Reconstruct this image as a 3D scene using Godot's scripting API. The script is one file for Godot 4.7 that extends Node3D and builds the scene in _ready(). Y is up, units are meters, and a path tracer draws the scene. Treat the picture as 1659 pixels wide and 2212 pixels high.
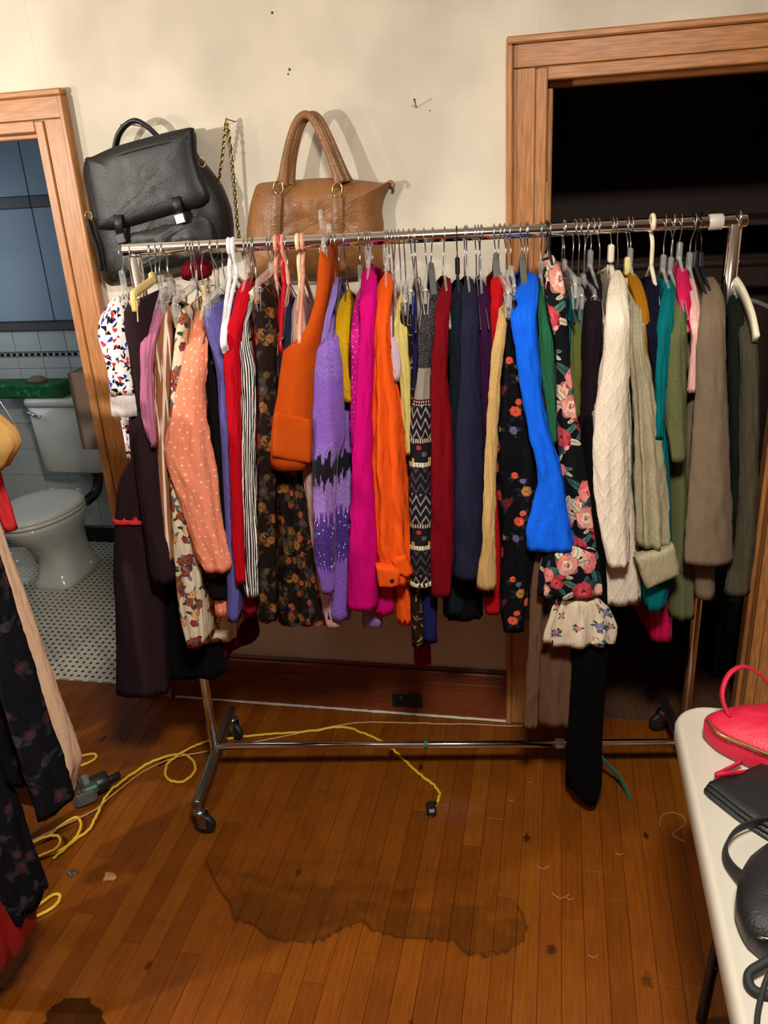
extends Node3D
# A crowded clothes rail in front of a cream wall between a bathroom door and a dark closet.
# World: the cream wall is the plane z = 0, x runs right along it, y is up, metres.

var M := {}
var used := {}
var nz := FastNoiseLite.new()
const RACK_TURN := 0.15175
const RACK_AT := Vector3(-0.328, 0.0, 0.333)
const RAIL_Y := 1.705
var rail_y := RAIL_Y   # height of the rail that the next hangers go on
var top_of := {}

func _ready() -> void:
	# ---- camera
	var cam := Camera3D.new()
	cam.name = "camera"
	cam.transform = Transform3D(Basis(Vector3(0.979107, -0.056285, -0.195400), Vector3(-0.023005, 0.924099, -0.381460), Vector3(0.202040, 0.377985, 0.903497)), Vector3(0.0, 1.85, 2.5))
	cam.fov = 63.98
	cam.near = 0.05
	add_child(cam)
	cam.current = true
	# ---- environment and exposure
	var env := Environment.new()
	env.background_mode = Environment.BG_COLOR
	env.background_color = Color(0.02, 0.025, 0.035)
	env.tonemap_mode = Environment.TONE_MAPPER_LINEAR
	env.tonemap_exposure = 1.45
	env.sdfgi_enabled = true
	env.ssao_enabled = true
	env.ssil_enabled = true
	var we := WorldEnvironment.new()
	we.name = "environment"
	we.environment = env
	add_child(we)
	# ---- lamps and window (builders near the end of the file)
	nz.seed = 7
	nz.frequency = 1.0
	make_materials()
	sconce(Vector3(-2.40, 1.98, 0.92), 0.34, "brass wall sconce with a bare bulb nearer the bathroom door")
	sconce(Vector3(-2.38, 1.98, 1.95), 2.3, "brass wall sconce with a bare bulb further into the room")
	ceiling_lamp(Vector3(0.1, 2.74, 2.15), 6.2)
	bathroom_window()
	# ---- setting
	room_shell()
	doorways()
	wood_floor()
	bathroom()
	closet()
	# ---- objects
	clothes_rack()
	for d in GARMENTS:
		garment(d, RACK_AT, RACK_TURN, "clothes hanging on the chrome rail")
	loose_hangers()
	bags_on_wall()
	side_rack()
	corner_rack()
	table_and_bags()
	floor_things()
	print("built")

# ------------------------------------------------------------------ naming
func numbered(called: String) -> String:
	var n: int = used.get(called, 0)
	used[called] = n + 1
	return called if n == 0 else "%s_%03d" % [called, n]

func tag(o: Node3D, label: String, category: String, group := "", kind := "") -> void:
	if label: o.set_meta("label", label)
	if category: o.set_meta("category", category)
	if group: o.set_meta("group", group)
	if kind: o.set_meta("kind", kind)

func thing(called: String, label: String, category: String, at := Vector3.ZERO, turn := 0.0, group := "") -> Node3D:
	var o := Node3D.new()
	o.name = numbered(called)
	add_child(o)
	o.position = at
	o.rotation.y = turn
	tag(o, label, category, group)
	return o

func part(parent: Node, called: String, st: SurfaceTool, m: Material, smooth := true) -> MeshInstance3D:
	var o := MeshInstance3D.new()
	o.name = called
	o.mesh = finish(st, smooth)
	o.material_override = m
	o.cast_shadow = GeometryInstance3D.SHADOW_CASTING_SETTING_ON
	parent.add_child(o, true)
	return o

func solo(called: String, st: SurfaceTool, m: Material, label: String, category: String, at := Vector3.ZERO, turn := 0.0, group := "", kind := "") -> MeshInstance3D:
	var o := MeshInstance3D.new()
	o.name = numbered(called)
	o.mesh = finish(st, true)
	o.material_override = m
	add_child(o)
	o.position = at
	o.rotation.y = turn
	tag(o, label, category, group, kind)
	return o

func struct_node(called: String) -> Node3D:
	var o := Node3D.new()
	o.name = numbered(called)
	add_child(o)
	o.set_meta("kind", "structure")
	return o

func struct_mesh(called: String, st: SurfaceTool, m: Material) -> MeshInstance3D:
	var o := MeshInstance3D.new()
	o.name = numbered(called)
	o.mesh = finish(st, true)
	o.material_override = m
	add_child(o)
	o.set_meta("kind", "structure")
	return o

# ------------------------------------------------------------------ mesh helpers
func begin() -> SurfaceTool:
	var st := SurfaceTool.new()
	st.begin(Mesh.PRIMITIVE_TRIANGLES)
	return st

func finish(st: SurfaceTool, _smooth := true) -> ArrayMesh:
	st.generate_normals()
	st.generate_tangents()
	return st.commit()

func tri(st: SurfaceTool, a: Vector3, b: Vector3, c: Vector3, out: Vector3, ua := Vector2.ZERO, ub := Vector2.ZERO, uc := Vector2.ZERO) -> void:
	if (c - a).cross(b - a).dot(out) < 0.0:
		var t := b
		b = c
		c = t
		var tu := ub
		ub = uc
		uc = tu
	st.set_uv(ua)
	st.add_vertex(a)
	st.set_uv(ub)
	st.add_vertex(b)
	st.set_uv(uc)
	st.add_vertex(c)

func quad(st: SurfaceTool, a: Vector3, b: Vector3, c: Vector3, d: Vector3, out: Vector3) -> void:
	tri(st, a, b, c, out)
	tri(st, a, c, d, out)

# chamfered box
func bx(st: SurfaceTool, c: Vector3, size: Vector3, bev := 0.003, basis := Basis.IDENTITY) -> void:
	var h := size * 0.5
	bev = minf(bev, minf(h.x, minf(h.y, h.z)) * 0.9)
	st.set_smooth_group(-1)
	var v := {}
	for sx in [-1, 1]:
		for sy in [-1, 1]:
			for sz in [-1, 1]:
				var s := Vector3(sx, sy, sz)
				for ax in 3:
					var p := Vector3(sx * (h.x - bev), sy * (h.y - bev), sz * (h.z - bev))
					p[ax] = s[ax] * h[ax]
					v[[sx, sy, sz, ax]] = c + basis * p
	for ax in 3:
		var b: int = (ax + 1) % 3
		var d: int = (ax + 2) % 3
		for s in [-1, 1]:
			var k := []
			for q in [[-1, -1], [1, -1], [1, 1], [-1, 1]]:
				var key := [0, 0, 0]
				key[ax] = s
				key[b] = q[0]
				key[d] = q[1]
				k.append(v[[key[0], key[1], key[2], ax]])
			var out := Vector3.ZERO
			out[ax] = s
			quad(st, k[0], k[1], k[2], k[3], basis * out)
		for s1 in [-1, 1]:
			for s2 in [-1, 1]:
				var k := []
				for e in [-1, 1]:
					var key := [0, 0, 0]
					key[ax] = e
					key[b] = s1
					key[d] = s2
					k.append(v[[key[0], key[1], key[2], b]])
					k.append(v[[key[0], key[1], key[2], d]])
				var out := Vector3.ZERO
				out[b] = s1
				out[d] = s2
				quad(st, k[0], k[1], k[3], k[2], basis * out)
	for sx in [-1, 1]:
		for sy in [-1, 1]:
			for sz in [-1, 1]:
				tri(st, v[[sx, sy, sz, 0]], v[[sx, sy, sz, 1]], v[[sx, sy, sz, 2]], basis * Vector3(sx, sy, sz))
	st.set_smooth_group(0)

# closed rings joined to a surface; uv are in metres, the caps close the ends
func loft(st: SurfaceTool, rings: Array, uvs := [], cap0 := true, cap1 := true, closed := true) -> void:
	var n: int = rings[0].size()
	var m := n if closed else n - 1
	var r0: PackedVector3Array = rings[rings.size() / 2 - 1]
	var r1: PackedVector3Array = rings[rings.size() / 2]
	var cen := Vector3.ZERO
	for p in r0: cen += p
	cen /= n
	var vote := 0.0
	for j in m:
		var a := r0[j]
		var b := r0[(j + 1) % n]
		var c := r1[j]
		vote += (c - a).cross(b - a).dot(a - cen)
	var flip := vote < 0.0
	st.set_smooth_group(0)
	for i in rings.size() - 1:
		var p: PackedVector3Array = rings[i]
		var q: PackedVector3Array = rings[i + 1]
		for j in m:
			var k := (j + 1) % n
			var ua := Vector2.ZERO
			var ub := ua
			var uc := ua
			var ud := ua
			if uvs:
				ua = uvs[i][j]
				ub = uvs[i][j + 1]
				uc = uvs[i + 1][j]
				ud = uvs[i + 1][j + 1]
			if flip:
				_v(st, p[j], ua); _v(st, q[j], uc); _v(st, p[k], ub)
				_v(st, p[k], ub); _v(st, q[j], uc); _v(st, q[k], ud)
			else:
				_v(st, p[j], ua); _v(st, p[k], ub); _v(st, q[j], uc)
				_v(st, p[k], ub); _v(st, q[k], ud); _v(st, q[j], uc)
	if closed:
		for e in 2:
			if (e == 0 and not cap0) or (e == 1 and not cap1): continue
			var p: PackedVector3Array = rings[0] if e == 0 else rings[rings.size() - 1]
			var near: PackedVector3Array = rings[1] if e == 0 else rings[rings.size() - 2]
			var c0 := Vector3.ZERO
			var c1 := Vector3.ZERO
			for j in n:
				c0 += p[j]
				c1 += near[j]
			c0 /= n
			c1 /= n
			var out := c0 - c1
			if out.length() < 1e-6: out = Vector3.UP
			for j in n:
				var uu: Vector2 = uvs[0][j] if uvs else Vector2.ZERO
				if uvs and e == 1: uu = uvs[rings.size() - 1][j]
				tri(st, c0, p[j], p[(j + 1) % n], out, uu, uu + Vector2(0.001, 0), uu + Vector2(0, 0.001))

func _v(st: SurfaceTool, p: Vector3, u: Vector2) -> void:
	st.set_uv(u)
	st.add_vertex(p)

func smooth_path(pts: Array, steps := 6) -> PackedVector3Array:
	var out := PackedVector3Array()
	for i in pts.size() - 1:
		var p0: Vector3 = pts[maxi(i - 1, 0)]
		var p1: Vector3 = pts[i]
		var p2: Vector3 = pts[i + 1]
		var p3: Vector3 = pts[mini(i + 2, pts.size() - 1)]
		for k in steps:
			out.append(p1.cubic_interpolate(p2, p0, p3, float(k) / steps))
	out.append(pts[pts.size() - 1])
	return out

# a tube along a path; rad is a number or a function of 0..1; flat squeezes it along the up axis
func tube(st: SurfaceTool, path, rad, seg := 10, caps := true, flat := 1.0, up := Vector3.ZERO) -> void:
	var rings := []
	var uvs := []
	var n: int = path.size()
	var side := Vector3.ZERO
	var run := 0.0
	for i in n:
		var t: Vector3 = (path[mini(i + 1, n - 1)] - path[maxi(i - 1, 0)]).normalized()
		if i == 0:
			var ref := up if up != Vector3.ZERO else (Vector3.UP if absf(t.y) < 0.9 else Vector3.RIGHT)
			side = t.cross(ref).normalized()
		elif up != Vector3.ZERO and t.cross(up).length() > 0.05:
			side = t.cross(up).normalized()
		else:
			side = (side - t * side.dot(t)).normalized()
		var nrm := side.cross(t)
		var r: float = rad if not rad is Callable else rad.call(float(i) / (n - 1))
		if i > 0: run += path[i].distance_to(path[i - 1])
		var ring := PackedVector3Array()
		var uv := PackedVector2Array()
		for j in seg:
			var a := TAU * j / seg
			ring.append(path[i] + side * cos(a) * r + nrm * sin(a) * r * flat)
		for j in seg + 1:
			uv.append(Vector2(TAU * r * j / seg, run))
		rings.append(ring)
		uvs.append(uv)
	loft(st, rings, uvs, caps, caps)

func rod(st: SurfaceTool, a: Vector3, b: Vector3, r: float, seg := 16, bev := 0.0) -> void:
	var d := (b - a).normalized()
	if bev > 0.0:
		tube(st, [a, a + d * bev * 0.3, a + d * bev, b - d * bev, b - d * bev * 0.3, b], func(u): return r - bev if (u <= 0.01 or u >= 0.99) else (r - bev * 0.35 if (u < 0.25 or u > 0.75) else r), seg)
	else:
		tube(st, [a, b], r, seg)

# a flat strap swept along a path, wide across "across", thick along its normal
func strap(st: SurfaceTool, path, width: float, thick: float, across: Vector3) -> void:
	var rings := []
	var uvs := []
	var n: int = path.size()
	var run := 0.0
	for i in n:
		var t: Vector3 = (path[mini(i + 1, n - 1)] - path[maxi(i - 1, 0)]).normalized()
		var s := (across - t * across.dot(t)).normalized()
		var nr := t.cross(s)
		if i > 0: run += path[i].distance_to(path[i - 1])
		var ring := PackedVector3Array()
		for q in [[-1.0, -0.6], [-0.92, -1.0], [0.92, -1.0], [1.0, -0.6], [1.0, 0.6], [0.92, 1.0], [-0.92, 1.0], [-1.0, 0.6]]:
			ring.append(path[i] + s * q[0] * width * 0.5 + nr * q[1] * thick * 0.5)
		var uv := PackedVector2Array()
		for j in 9: uv.append(Vector2(j * width * 0.25, run))
		rings.append(ring)
		uvs.append(uv)
	loft(st, rings, uvs)

func lathe(st: SurfaceTool, profile: Array, seg := 24, at := Vector3.ZERO, basis := Basis.IDENTITY) -> void:
	var rings := []
	for p in profile:
		var ring := PackedVector3Array()
		for j in seg:
			var a := TAU * j / seg
			ring.append(at + basis * Vector3(cos(a) * p[0], p[1], sin(a) * p[0]))
		rings.append(ring)
	loft(st, rings)

func torus(st: SurfaceTool, c: Vector3, rx: float, ry: float, r: float, basis := Basis.IDENTITY, seg := 16, sub := 6) -> void:
	var rings := []
	for i in seg + 1:
		var a := TAU * i / seg
		var o := Vector3(cos(a) * rx, sin(a) * ry, 0)
		var nrm := Vector3(cos(a) * ry, sin(a) * rx, 0).normalized()
		var ring := PackedVector3Array()
		for j in sub:
			var b := TAU * j / sub
			ring.append(c + basis * (o + nrm * cos(b) * r + Vector3(0, 0, 1) * sin(b) * r))
		rings.append(ring)
	loft(st, rings, [], false, false)

# a cushion-like solid over an outline (x, y); it swells from z_edge at the rim to z_mid in the middle, flat back at z_back
func puff(st: SurfaceTool, outline: Array, z_back: float, z_edge: float, z_mid: float, wrinkle := 0.0, sharp := 2.2, steps := 9, frame := Transform3D.IDENTITY, soft := 0.6) -> void:
	var pts := PackedVector2Array()
	var n0 := outline.size()
	for i in n0:
		var p0: Vector2 = outline[(i + n0 - 1) % n0]
		var p1: Vector2 = outline[i]
		var p2: Vector2 = outline[(i + 1) % n0]
		var p3: Vector2 = outline[(i + 2) % n0]
		for k in 4:
			var u := k / 4.0
			pts.append(p1.lerp(p2, u).lerp(p1.cubic_interpolate(p2, p0, p3, u), soft))
	var cen := Vector2.ZERO
	for p in pts: cen += p
	cen /= pts.size()
	var rings := []
	var uvs := []
	var put := func(k: float, z: float, wr: float) -> void:
		var ring := PackedVector3Array()
		var uv := PackedVector2Array()
		for p in pts:
			var q: Vector2 = cen + (p - cen) * k
			var w := nz.get_noise_3d(q.x * 17.0, q.y * 17.0, z_mid * 50.0) + 0.5 * nz.get_noise_3d(q.x * 41.0, q.y * 33.0, 9.0)
			ring.append(frame * Vector3(q.x, q.y, z + w * wr))
			uv.append(q)
		uv.append(uv[0])
		rings.append(ring)
		uvs.append(uv)
	put.call(0.02, z_back, 0.0)
	put.call(0.97, z_back, 0.0)
	put.call(1.0, lerpf(z_back, z_edge, 0.2), 0.0)
	put.call(1.0, lerpf(z_back, z_edge, 0.9), 0.0)
	for i in steps:
		var k := 1.0 - float(i + 1) / steps
		k = maxf(k, 0.015)
		put.call(k * 0.985, z_edge + (z_mid - z_edge) * (1.0 - pow(k, sharp)), wrinkle * (1.0 - pow(k, 4.0)))
	loft(st, rings, uvs)

func V(a: Array) -> Array:
	var out := []
	for p in a: out.append(Vector2(p[0], p[1]))
	return out

# ------------------------------------------------------------------ materials
func std(c: Color, rough := 0.8, metal := 0.0) -> StandardMaterial3D:
	var m := StandardMaterial3D.new()
	m.albedo_color = c
	m.roughness = rough
	m.metallic = metal
	return m

func rgb(r: int, g: int, b: int) -> Color:
	return Color(r / 255.0, g / 255.0, b / 255.0)

func noise_tex(freq: float, lo: float, hi: float, size := 256, kind := FastNoiseLite.TYPE_SIMPLEX_SMOOTH, sx := 1.0, sy := 1.0, seedn := 1) -> ImageTexture:
	var f := FastNoiseLite.new()
	f.noise_type = kind
	f.seed = seedn
	f.frequency = freq
	f.fractal_octaves = 4
	var im := Image.create(size, size, true, Image.FORMAT_RGB8)
	for y in size:
		for x in size:
			var v := clampf(0.5 + f.get_noise_2d(x * sx, y * sy), 0.0, 1.0)
			# blend to make it repeat
			var bx1 := clampf((x - size * 0.85) / (size * 0.15), 0.0, 1.0)
			if bx1 > 0.0: v = lerpf(v, clampf(0.5 + f.get_noise_2d((x - size) * sx, y * sy), 0.0, 1.0), bx1)
			var g := lerpf(lo, hi, v)
			im.set_pixel(x, y, Color(g, g, g))
	im.generate_mipmaps()
	return ImageTexture.create_from_image(im)

func normal_tex(im: Image, strength: float) -> ImageTexture:
	var c: Image = im.duplicate()
	c.clear_mipmaps()
	c.convert(Image.FORMAT_RGBA8)
	c.bump_map_to_normal_map(strength)
	c.generate_mipmaps()
	return ImageTexture.create_from_image(c)

func noise_normal(freq: float, strength: float, sx := 1.0, sy := 1.0, size := 256, seedn := 3) -> ImageTexture:
	var t := noise_tex(freq, 0.0, 1.0, size, FastNoiseLite.TYPE_SIMPLEX_SMOOTH, sx, sy, seedn)
	return normal_tex(t.get_image(), strength)

func rib_normal(px: int, strength: float, cable := false) -> ImageTexture:
	var im := Image.create(256, 256, false, Image.FORMAT_RGB8)
	for y in 256:
		for x in 256:
			var v := 0.5 + 0.5 * sin(TAU * x / px)
			v *= 0.75 + 0.25 * absf(sin(PI * (y + (x / px) * 4) / 8.0))
			if cable:
				var u := fposmod(x + 9.0 * sin(TAU * y / 64.0), 64.0) / 64.0
				var w := fposmod(x - 9.0 * sin(TAU * y / 64.0) + 32.0, 64.0) / 64.0
				v = maxf(maxf(exp(-pow((u - 0.35) * 9.0, 2.0)), exp(-pow((w - 0.35) * 9.0, 2.0))), 0.25 * v)
			im.set_pixel(x, y, Color(v, v, v))
	return normal_tex(im, strength)

# a pattern sheet: an image that wraps round, with simple drawn motifs
func sheet(c: Color, w := 384, h := 384) -> Image:
	var im := Image.create(w, h, false, Image.FORMAT_RGB8)
	im.fill(c)
	return im

func dab(im: Image, x: int, y: int, c: Color) -> void:
	im.set_pixel(posmod(x, im.get_width()), posmod(y, im.get_height()), c)

func blob(im: Image, cx: float, cy: float, rx: float, ry: float, turn: float, c: Color, wob := 0.2, lobes := 3, ph := 0.0) -> void:
	var r := int(maxf(rx, ry) * 1.4) + 1
	var ct := cos(turn)
	var s := sin(turn)
	for dy in range(-r, r + 1):
		for dx in range(-r, r + 1):
			var u := (dx * ct + dy * s) / rx
			var v := (-dx * s + dy * ct) / ry
			var a := atan2(v, u)
			if u * u + v * v < pow(1.0 + wob * sin(a * lobes + ph), 2.0):
				dab(im, int(cx) + dx, int(cy) + dy, c)

func bloom(im: Image, cx: float, cy: float, r: float, outer: Color, inner: Color, heart: Color, petals := 5, rg: RandomNumberGenerator = null) -> void:
	var ph := rg.randf() * TAU
	blob(im, cx, cy, r, r * 0.9, ph, outer.darkened(0.25), 0.10, petals, ph)
	for k in petals + 3:
		var a := ph + TAU * k / (petals + 3) + rg.randf() * 0.4
		var q := rg.randf_range(0.5, 0.68)
		blob(im, cx + cos(a) * r * q, cy + sin(a) * r * q, r * 0.42, r * 0.30, a + 1.4, outer.lerp(inner, rg.randf() * 0.7), 0.12, 3, a)
	for k in petals:
		var a := ph + 1.0 + TAU * k / petals + rg.randf() * 0.5
		blob(im, cx + cos(a) * r * 0.3, cy + sin(a) * r * 0.3, r * 0.28, r * 0.17, a + 1.4, outer.lerp(inner, 0.3 + 0.7 * rg.randf()), 0.15, 3, a)
	blob(im, cx, cy, r * 0.2, r * 0.16, ph, heart, 0.3, 3, ph)
	blob(im, cx + r * 0.06, cy - r * 0.03, r * 0.08, r * 0.07, ph, inner, 0.2, 3, ph)

func scatter(im: Image, n: int, sd: int, rmin: float, rmax: float, sets: Array, leaf: Array, leaves := 2) -> void:
	var rg := RandomNumberGenerator.new()
	rg.seed = sd
	var w := im.get_width()
	var h := im.get_height()
	for i in n:
		var x := rg.randf() * w
		var y := rg.randf() * h
		var r := rg.randf_range(rmin, rmax)
		for k in leaves:
			var a := rg.randf() * TAU
			var lc: Color = leaf[rg.randi() % leaf.size()]
			blob(im, x + cos(a) * r * 1.25, y + sin(a) * r * 1.25, r * 0.75, r * 0.3, a, lc, 0.06, 2, 0.0)
			blob(im, x + cos(a) * r * 1.25, y + sin(a) * r * 1.25, r * 0.7, r * 0.05, a, lc.darkened(0.35), 0.0, 2, 0.0)
		var s: Array = sets[rg.randi() % sets.size()]
		bloom(im, x, y, r, s[0], s[1], s[2], 5 + rg.randi() % 3, rg)

func cloth_tex(im: Image) -> ImageTexture:
	im.generate_mipmaps()
	return ImageTexture.create_from_image(im)

func printed(key: String, im: Image, size_x: float, size_y: float, rough := 0.85) -> void:
	var m := std(Color.WHITE, rough)
	m.metallic_specular = 0.2
	m.normal_enabled = true
	m.normal_texture = M._wrinkle_n
	m.normal_scale = 0.35
	m.albedo_texture = cloth_tex(im)
	m.uv1_scale = Vector3(1.0 / size_x, 1.0 / size_y, 1.0)
	m.texture_filter = BaseMaterial3D.TEXTURE_FILTER_LINEAR_WITH_MIPMAPS_ANISOTROPIC
	M[key] = m

func plain(key: String, c: Color, kind := "weave", rough := 0.9) -> void:
	var m := std(c, rough)
	m.metallic_specular = 0.2
	match kind:
		"wool":
			m.albedo_texture = M._wool
			m.uv1_scale = Vector3(7, 7, 1)
			m.normal_enabled = true
			m.normal_texture = M._wool_n
			m.normal_scale = 0.9
		"knit":
			m.albedo_texture = M._wool
			m.uv1_scale = Vector3(9, 9, 1)
			m.normal_enabled = true
			m.normal_texture = M._knit_n
			m.normal_scale = 0.6
		"satin":
			m.roughness = 0.38
			m.metallic_specular = 0.5
			m.normal_enabled = true
			m.normal_texture = M._wrinkle_n
			m.normal_scale = 0.3
			m.uv1_scale = Vector3(3, 3, 1)
		_:
			m.albedo_texture = M._weave
			m.uv1_scale = Vector3(5, 5, 1)
			m.normal_enabled = true
			m.normal_texture = M._wrinkle_n
			m.normal_scale = 0.4
	M[key] = m

func wood(c: Color, scale: Vector3, rough: float) -> StandardMaterial3D:
	var m := std(c, rough)
	m.albedo_texture = M._grain
	m.uv1_triplanar = true
	m.uv1_world_triplanar = true
	m.uv1_scale = scale
	return m

func make_materials() -> void:
	M._wool = noise_tex(0.22, 0.74, 1.0, 256, FastNoiseLite.TYPE_SIMPLEX, 1.0, 1.0, 4)
	M._wool_n = noise_normal(0.30, 3.0)
	M._knit_n = rib_normal(8, 2.0)
	M._weave = noise_tex(0.35, 0.86, 1.0, 256, FastNoiseLite.TYPE_SIMPLEX, 1.0, 1.0, 8)
	M._wrinkle_n = noise_normal(0.04, 6.0, 1.0, 0.22)
	M._leather_n = noise_normal(0.16, 3.5)
	M._grain = noise_tex(0.05, 0.80, 1.0, 512, FastNoiseLite.TYPE_SIMPLEX_SMOOTH, 1.0, 1.0, 21)
	M._patch = noise_tex(0.012, 0.9, 1.0, 256, FastNoiseLite.TYPE_SIMPLEX_SMOOTH, 1.0, 1.0, 5)
	# the room
	M.wall = std(rgb(226, 216, 196), 0.75)
	M.wall.albedo_texture = M._patch
	M.wall.uv1_triplanar = true
	M.wall.uv1_world_triplanar = true
	M.wall.uv1_scale = Vector3(0.7, 0.7, 0.7)
	M.wall.normal_enabled = true
	M.wall.normal_texture = noise_normal(0.02, 4.0)
	M.wall.normal_scale = 0.07
	M.ceiling = std(rgb(196, 188, 174), 0.9)
	M.panelling = wood(rgb(92, 58, 38), Vector3(3.0, 0.3, 3.0), 0.5)
	M.trim_v = wood(rgb(200, 134, 76), Vector3(5.0, 0.35, 5.0), 0.42)
	M.trim_h = wood(rgb(200, 134, 76), Vector3(0.35, 5.0, 5.0), 0.42)
	M.base_h = wood(rgb(128, 62, 30), Vector3(0.35, 5.0, 5.0), 0.42)
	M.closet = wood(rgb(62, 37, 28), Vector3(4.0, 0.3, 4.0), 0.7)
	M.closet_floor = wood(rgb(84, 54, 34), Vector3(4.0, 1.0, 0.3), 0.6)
	M.gap_dark = std(rgb(34, 20, 12), 0.9)
	M.bath_panel = std(rgb(132, 150, 166), 0.35)
	M.bath_strip = std(rgb(58, 58, 62), 0.4)
	M.bath_rail = std(rgb(70, 58, 52), 0.5)
	M.bath_tile = std(rgb(196, 200, 194), 0.25)
	M.bath_grout = std(rgb(120, 118, 110), 0.9)
	M.black_tile = std(rgb(14, 14, 15), 0.25)
	M.floor_white = std(rgb(206, 198, 180), 0.35)
	M.floor_white2 = std(rgb(190, 182, 164), 0.4)
	M.floor_black = std(rgb(24, 22, 21), 0.35)
	M.porcelain = std(rgb(214, 212, 202), 0.12)
	M.seat_plastic = std(rgb(226, 222, 210), 0.25)
	M.plaster = std(rgb(200, 190, 170), 0.95)
	# metals and plastics
	M.chrome = std(rgb(232, 230, 226), 0.12, 1.0)
	M.steel = std(rgb(176, 174, 172), 0.28, 1.0)
	M.worn_steel = std(rgb(150, 146, 142), 0.38, 1.0)
	M.dark_steel = std(rgb(70, 68, 70), 0.35, 1.0)
	M.brass = std(rgb(226, 196, 134), 0.2, 1.0)
	M.rubber = std(rgb(22, 22, 23), 0.55)
	M.black_plastic = std(rgb(24, 24, 26), 0.4)
	M.white_plastic = std(rgb(232, 230, 232), 0.3)
	M.pink_plastic = std(rgb(214, 150, 132), 0.35)
	M.cream_plastic = std(rgb(226, 208, 160), 0.35)
	M.cream_plastic2 = std(rgb(222, 212, 184), 0.35)
	M.yellow_plastic = std(rgb(222, 200, 128), 0.3)
	M.grey_felt = std(rgb(92, 90, 88), 0.95)
	M.red_plastic = std(rgb(196, 22, 34), 0.35)
	var cl := std(Color(0.95, 0.95, 0.93, 0.18), 0.06)
	cl.transparency = BaseMaterial3D.TRANSPARENCY_ALPHA
	cl.metallic_specular = 0.9
	M.clear_plastic = cl
	M.tape = std(rgb(196, 190, 176), 0.35)
	M.green_tape = std(rgb(46, 92, 66), 0.5)
	M.table = std(rgb(176, 168, 153), 0.45)
	M.table.normal_enabled = true
	M.table.normal_texture = noise_normal(0.5, 1.6)
	M.table.uv1_triplanar = true
	M.table.uv1_world_triplanar = true
	M.table.uv1_scale = Vector3(6, 6, 6)
	M.table.normal_scale = 0.4
	M.leather_black = std(rgb(18, 20, 20), 0.45)
	M.leather_tan = std(rgb(152, 102, 56), 0.42)
	M.leather_red = std(rgb(178, 14, 46), 0.5)
	for k in ["leather_black", "leather_tan", "leather_red"]:
		M[k].normal_enabled = true
		M[k].normal_texture = M._leather_n
		M[k].normal_scale = 0.14
		M[k].uv1_scale = Vector3(5, 5, 1)
	M.leather_tan.uv1_scale = Vector3(3, 3, 1)
	M.leather_tan.albedo_texture = noise_tex(0.008, 0.82, 1.0, 256, FastNoiseLite.TYPE_SIMPLEX_SMOOTH, 1.0, 1.0, 31)
	M.nylon_black = std(rgb(22, 22, 24), 0.6)
	M.webbing = std(rgb(14, 15, 15), 0.75)
	M.cord_yellow = std(rgb(206, 170, 40), 0.5)
	M.cord_tan = std(rgb(176, 140, 92), 0.55)
	M.cardboard = std(rgb(126, 106, 90), 0.9)
	M.chip = std(rgb(150, 104, 60), 0.8)
	M.nail = std(rgb(120, 104, 80), 0.4, 1.0)
	# fabrics
	plain("white_cotton", rgb(228, 220, 212))
	plain("cream", rgb(226, 212, 178))
	plain("black", rgb(18, 16, 19), "wool")
	plain("black2", rgb(16, 16, 18))
	plain("black3", rgb(14, 13, 15))
	plain("blackvelvet", rgb(8, 8, 9), "wool")
	plain("periwinkle", rgb(98, 92, 160))
	plain("red", rgb(205, 12, 32), "knit")
	plain("red2", rgb(196, 20, 30), "knit")
	plain("scarlet", rgb(196, 18, 28), "knit")
	plain("crimson", rgb(140, 20, 34), "knit")
	plain("crimson2", rgb(160, 34, 48), "knit")
	plain("scarfred", rgb(130, 14, 26))
	plain("plumred", rgb(120, 30, 58))
	plain("navy2", rgb(34, 38, 62))
	plain("navy", rgb(36, 36, 58), "knit")
	plain("navyblue", rgb(30, 30, 78))
	plain("midnight", rgb(20, 22, 42), "knit")
	plain("darkteal", rgb(24, 32, 42), "knit")
	plain("dustypink", rgb(206, 164, 156), "knit")
	plain("orangewool", rgb(208, 82, 14), "wool")
	plain("lavender", rgb(148, 122, 196))
	plain("lilac", rgb(140, 112, 176))
	plain("yellow", rgb(226, 174, 24), "wool")
	plain("fuchsia", rgb(228, 6, 128), "wool")
	plain("orange", rgb(236, 86, 22))
	plain("palelilac", rgb(208, 178, 194))
	plain("lemon", rgb(214, 194, 110))
	plain("darkred", rgb(132, 10, 24), "wool")
	plain("plum", rgb(60, 20, 62), "knit")
	plain("camel", rgb(226, 182, 116), "wool")
	plain("royalblue", rgb(20, 100, 236))
	plain("green", rgb(52, 120, 82), "wool")
	plain("teal2", rgb(16, 100, 108))
	plain("teal", rgb(6, 112, 118), "knit")
	plain("olive", rgb(98, 106, 48), "knit")
	plain("slate", rgb(108, 112, 138))
	plain("blackplum", rgb(34, 22, 30), "wool")
	plain("browntrouser", rgb(108, 78, 58))
	plain("cable", rgb(248, 230, 206), "wool")
	M.cable.normal_texture = rib_normal(8, 5.0, true)
	M.cable.normal_scale = 0.3
	M.cable.uv1_scale = Vector3(9, 5, 1)
	plain("pinkrib", rgb(206, 124, 160), "wool")
	M.pinkrib.normal_texture = rib_normal(32, 7.0)
	M.pinkrib.normal_scale = 1.0
	M.pinkrib.uv1_scale = Vector3(14, 14, 1)
	plain("mustard", rgb(178, 116, 20), "knit")
	plain("sagewool", rgb(112, 116, 76), "wool")
	plain("raspberry", rgb(186, 6, 72), "satin")
	plain("pinksatin", rgb(216, 166, 154), "satin")
	plain("taupe", rgb(138, 118, 96), "wool")
	plain("bottlegreen", rgb(28, 36, 28), "wool")
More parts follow.
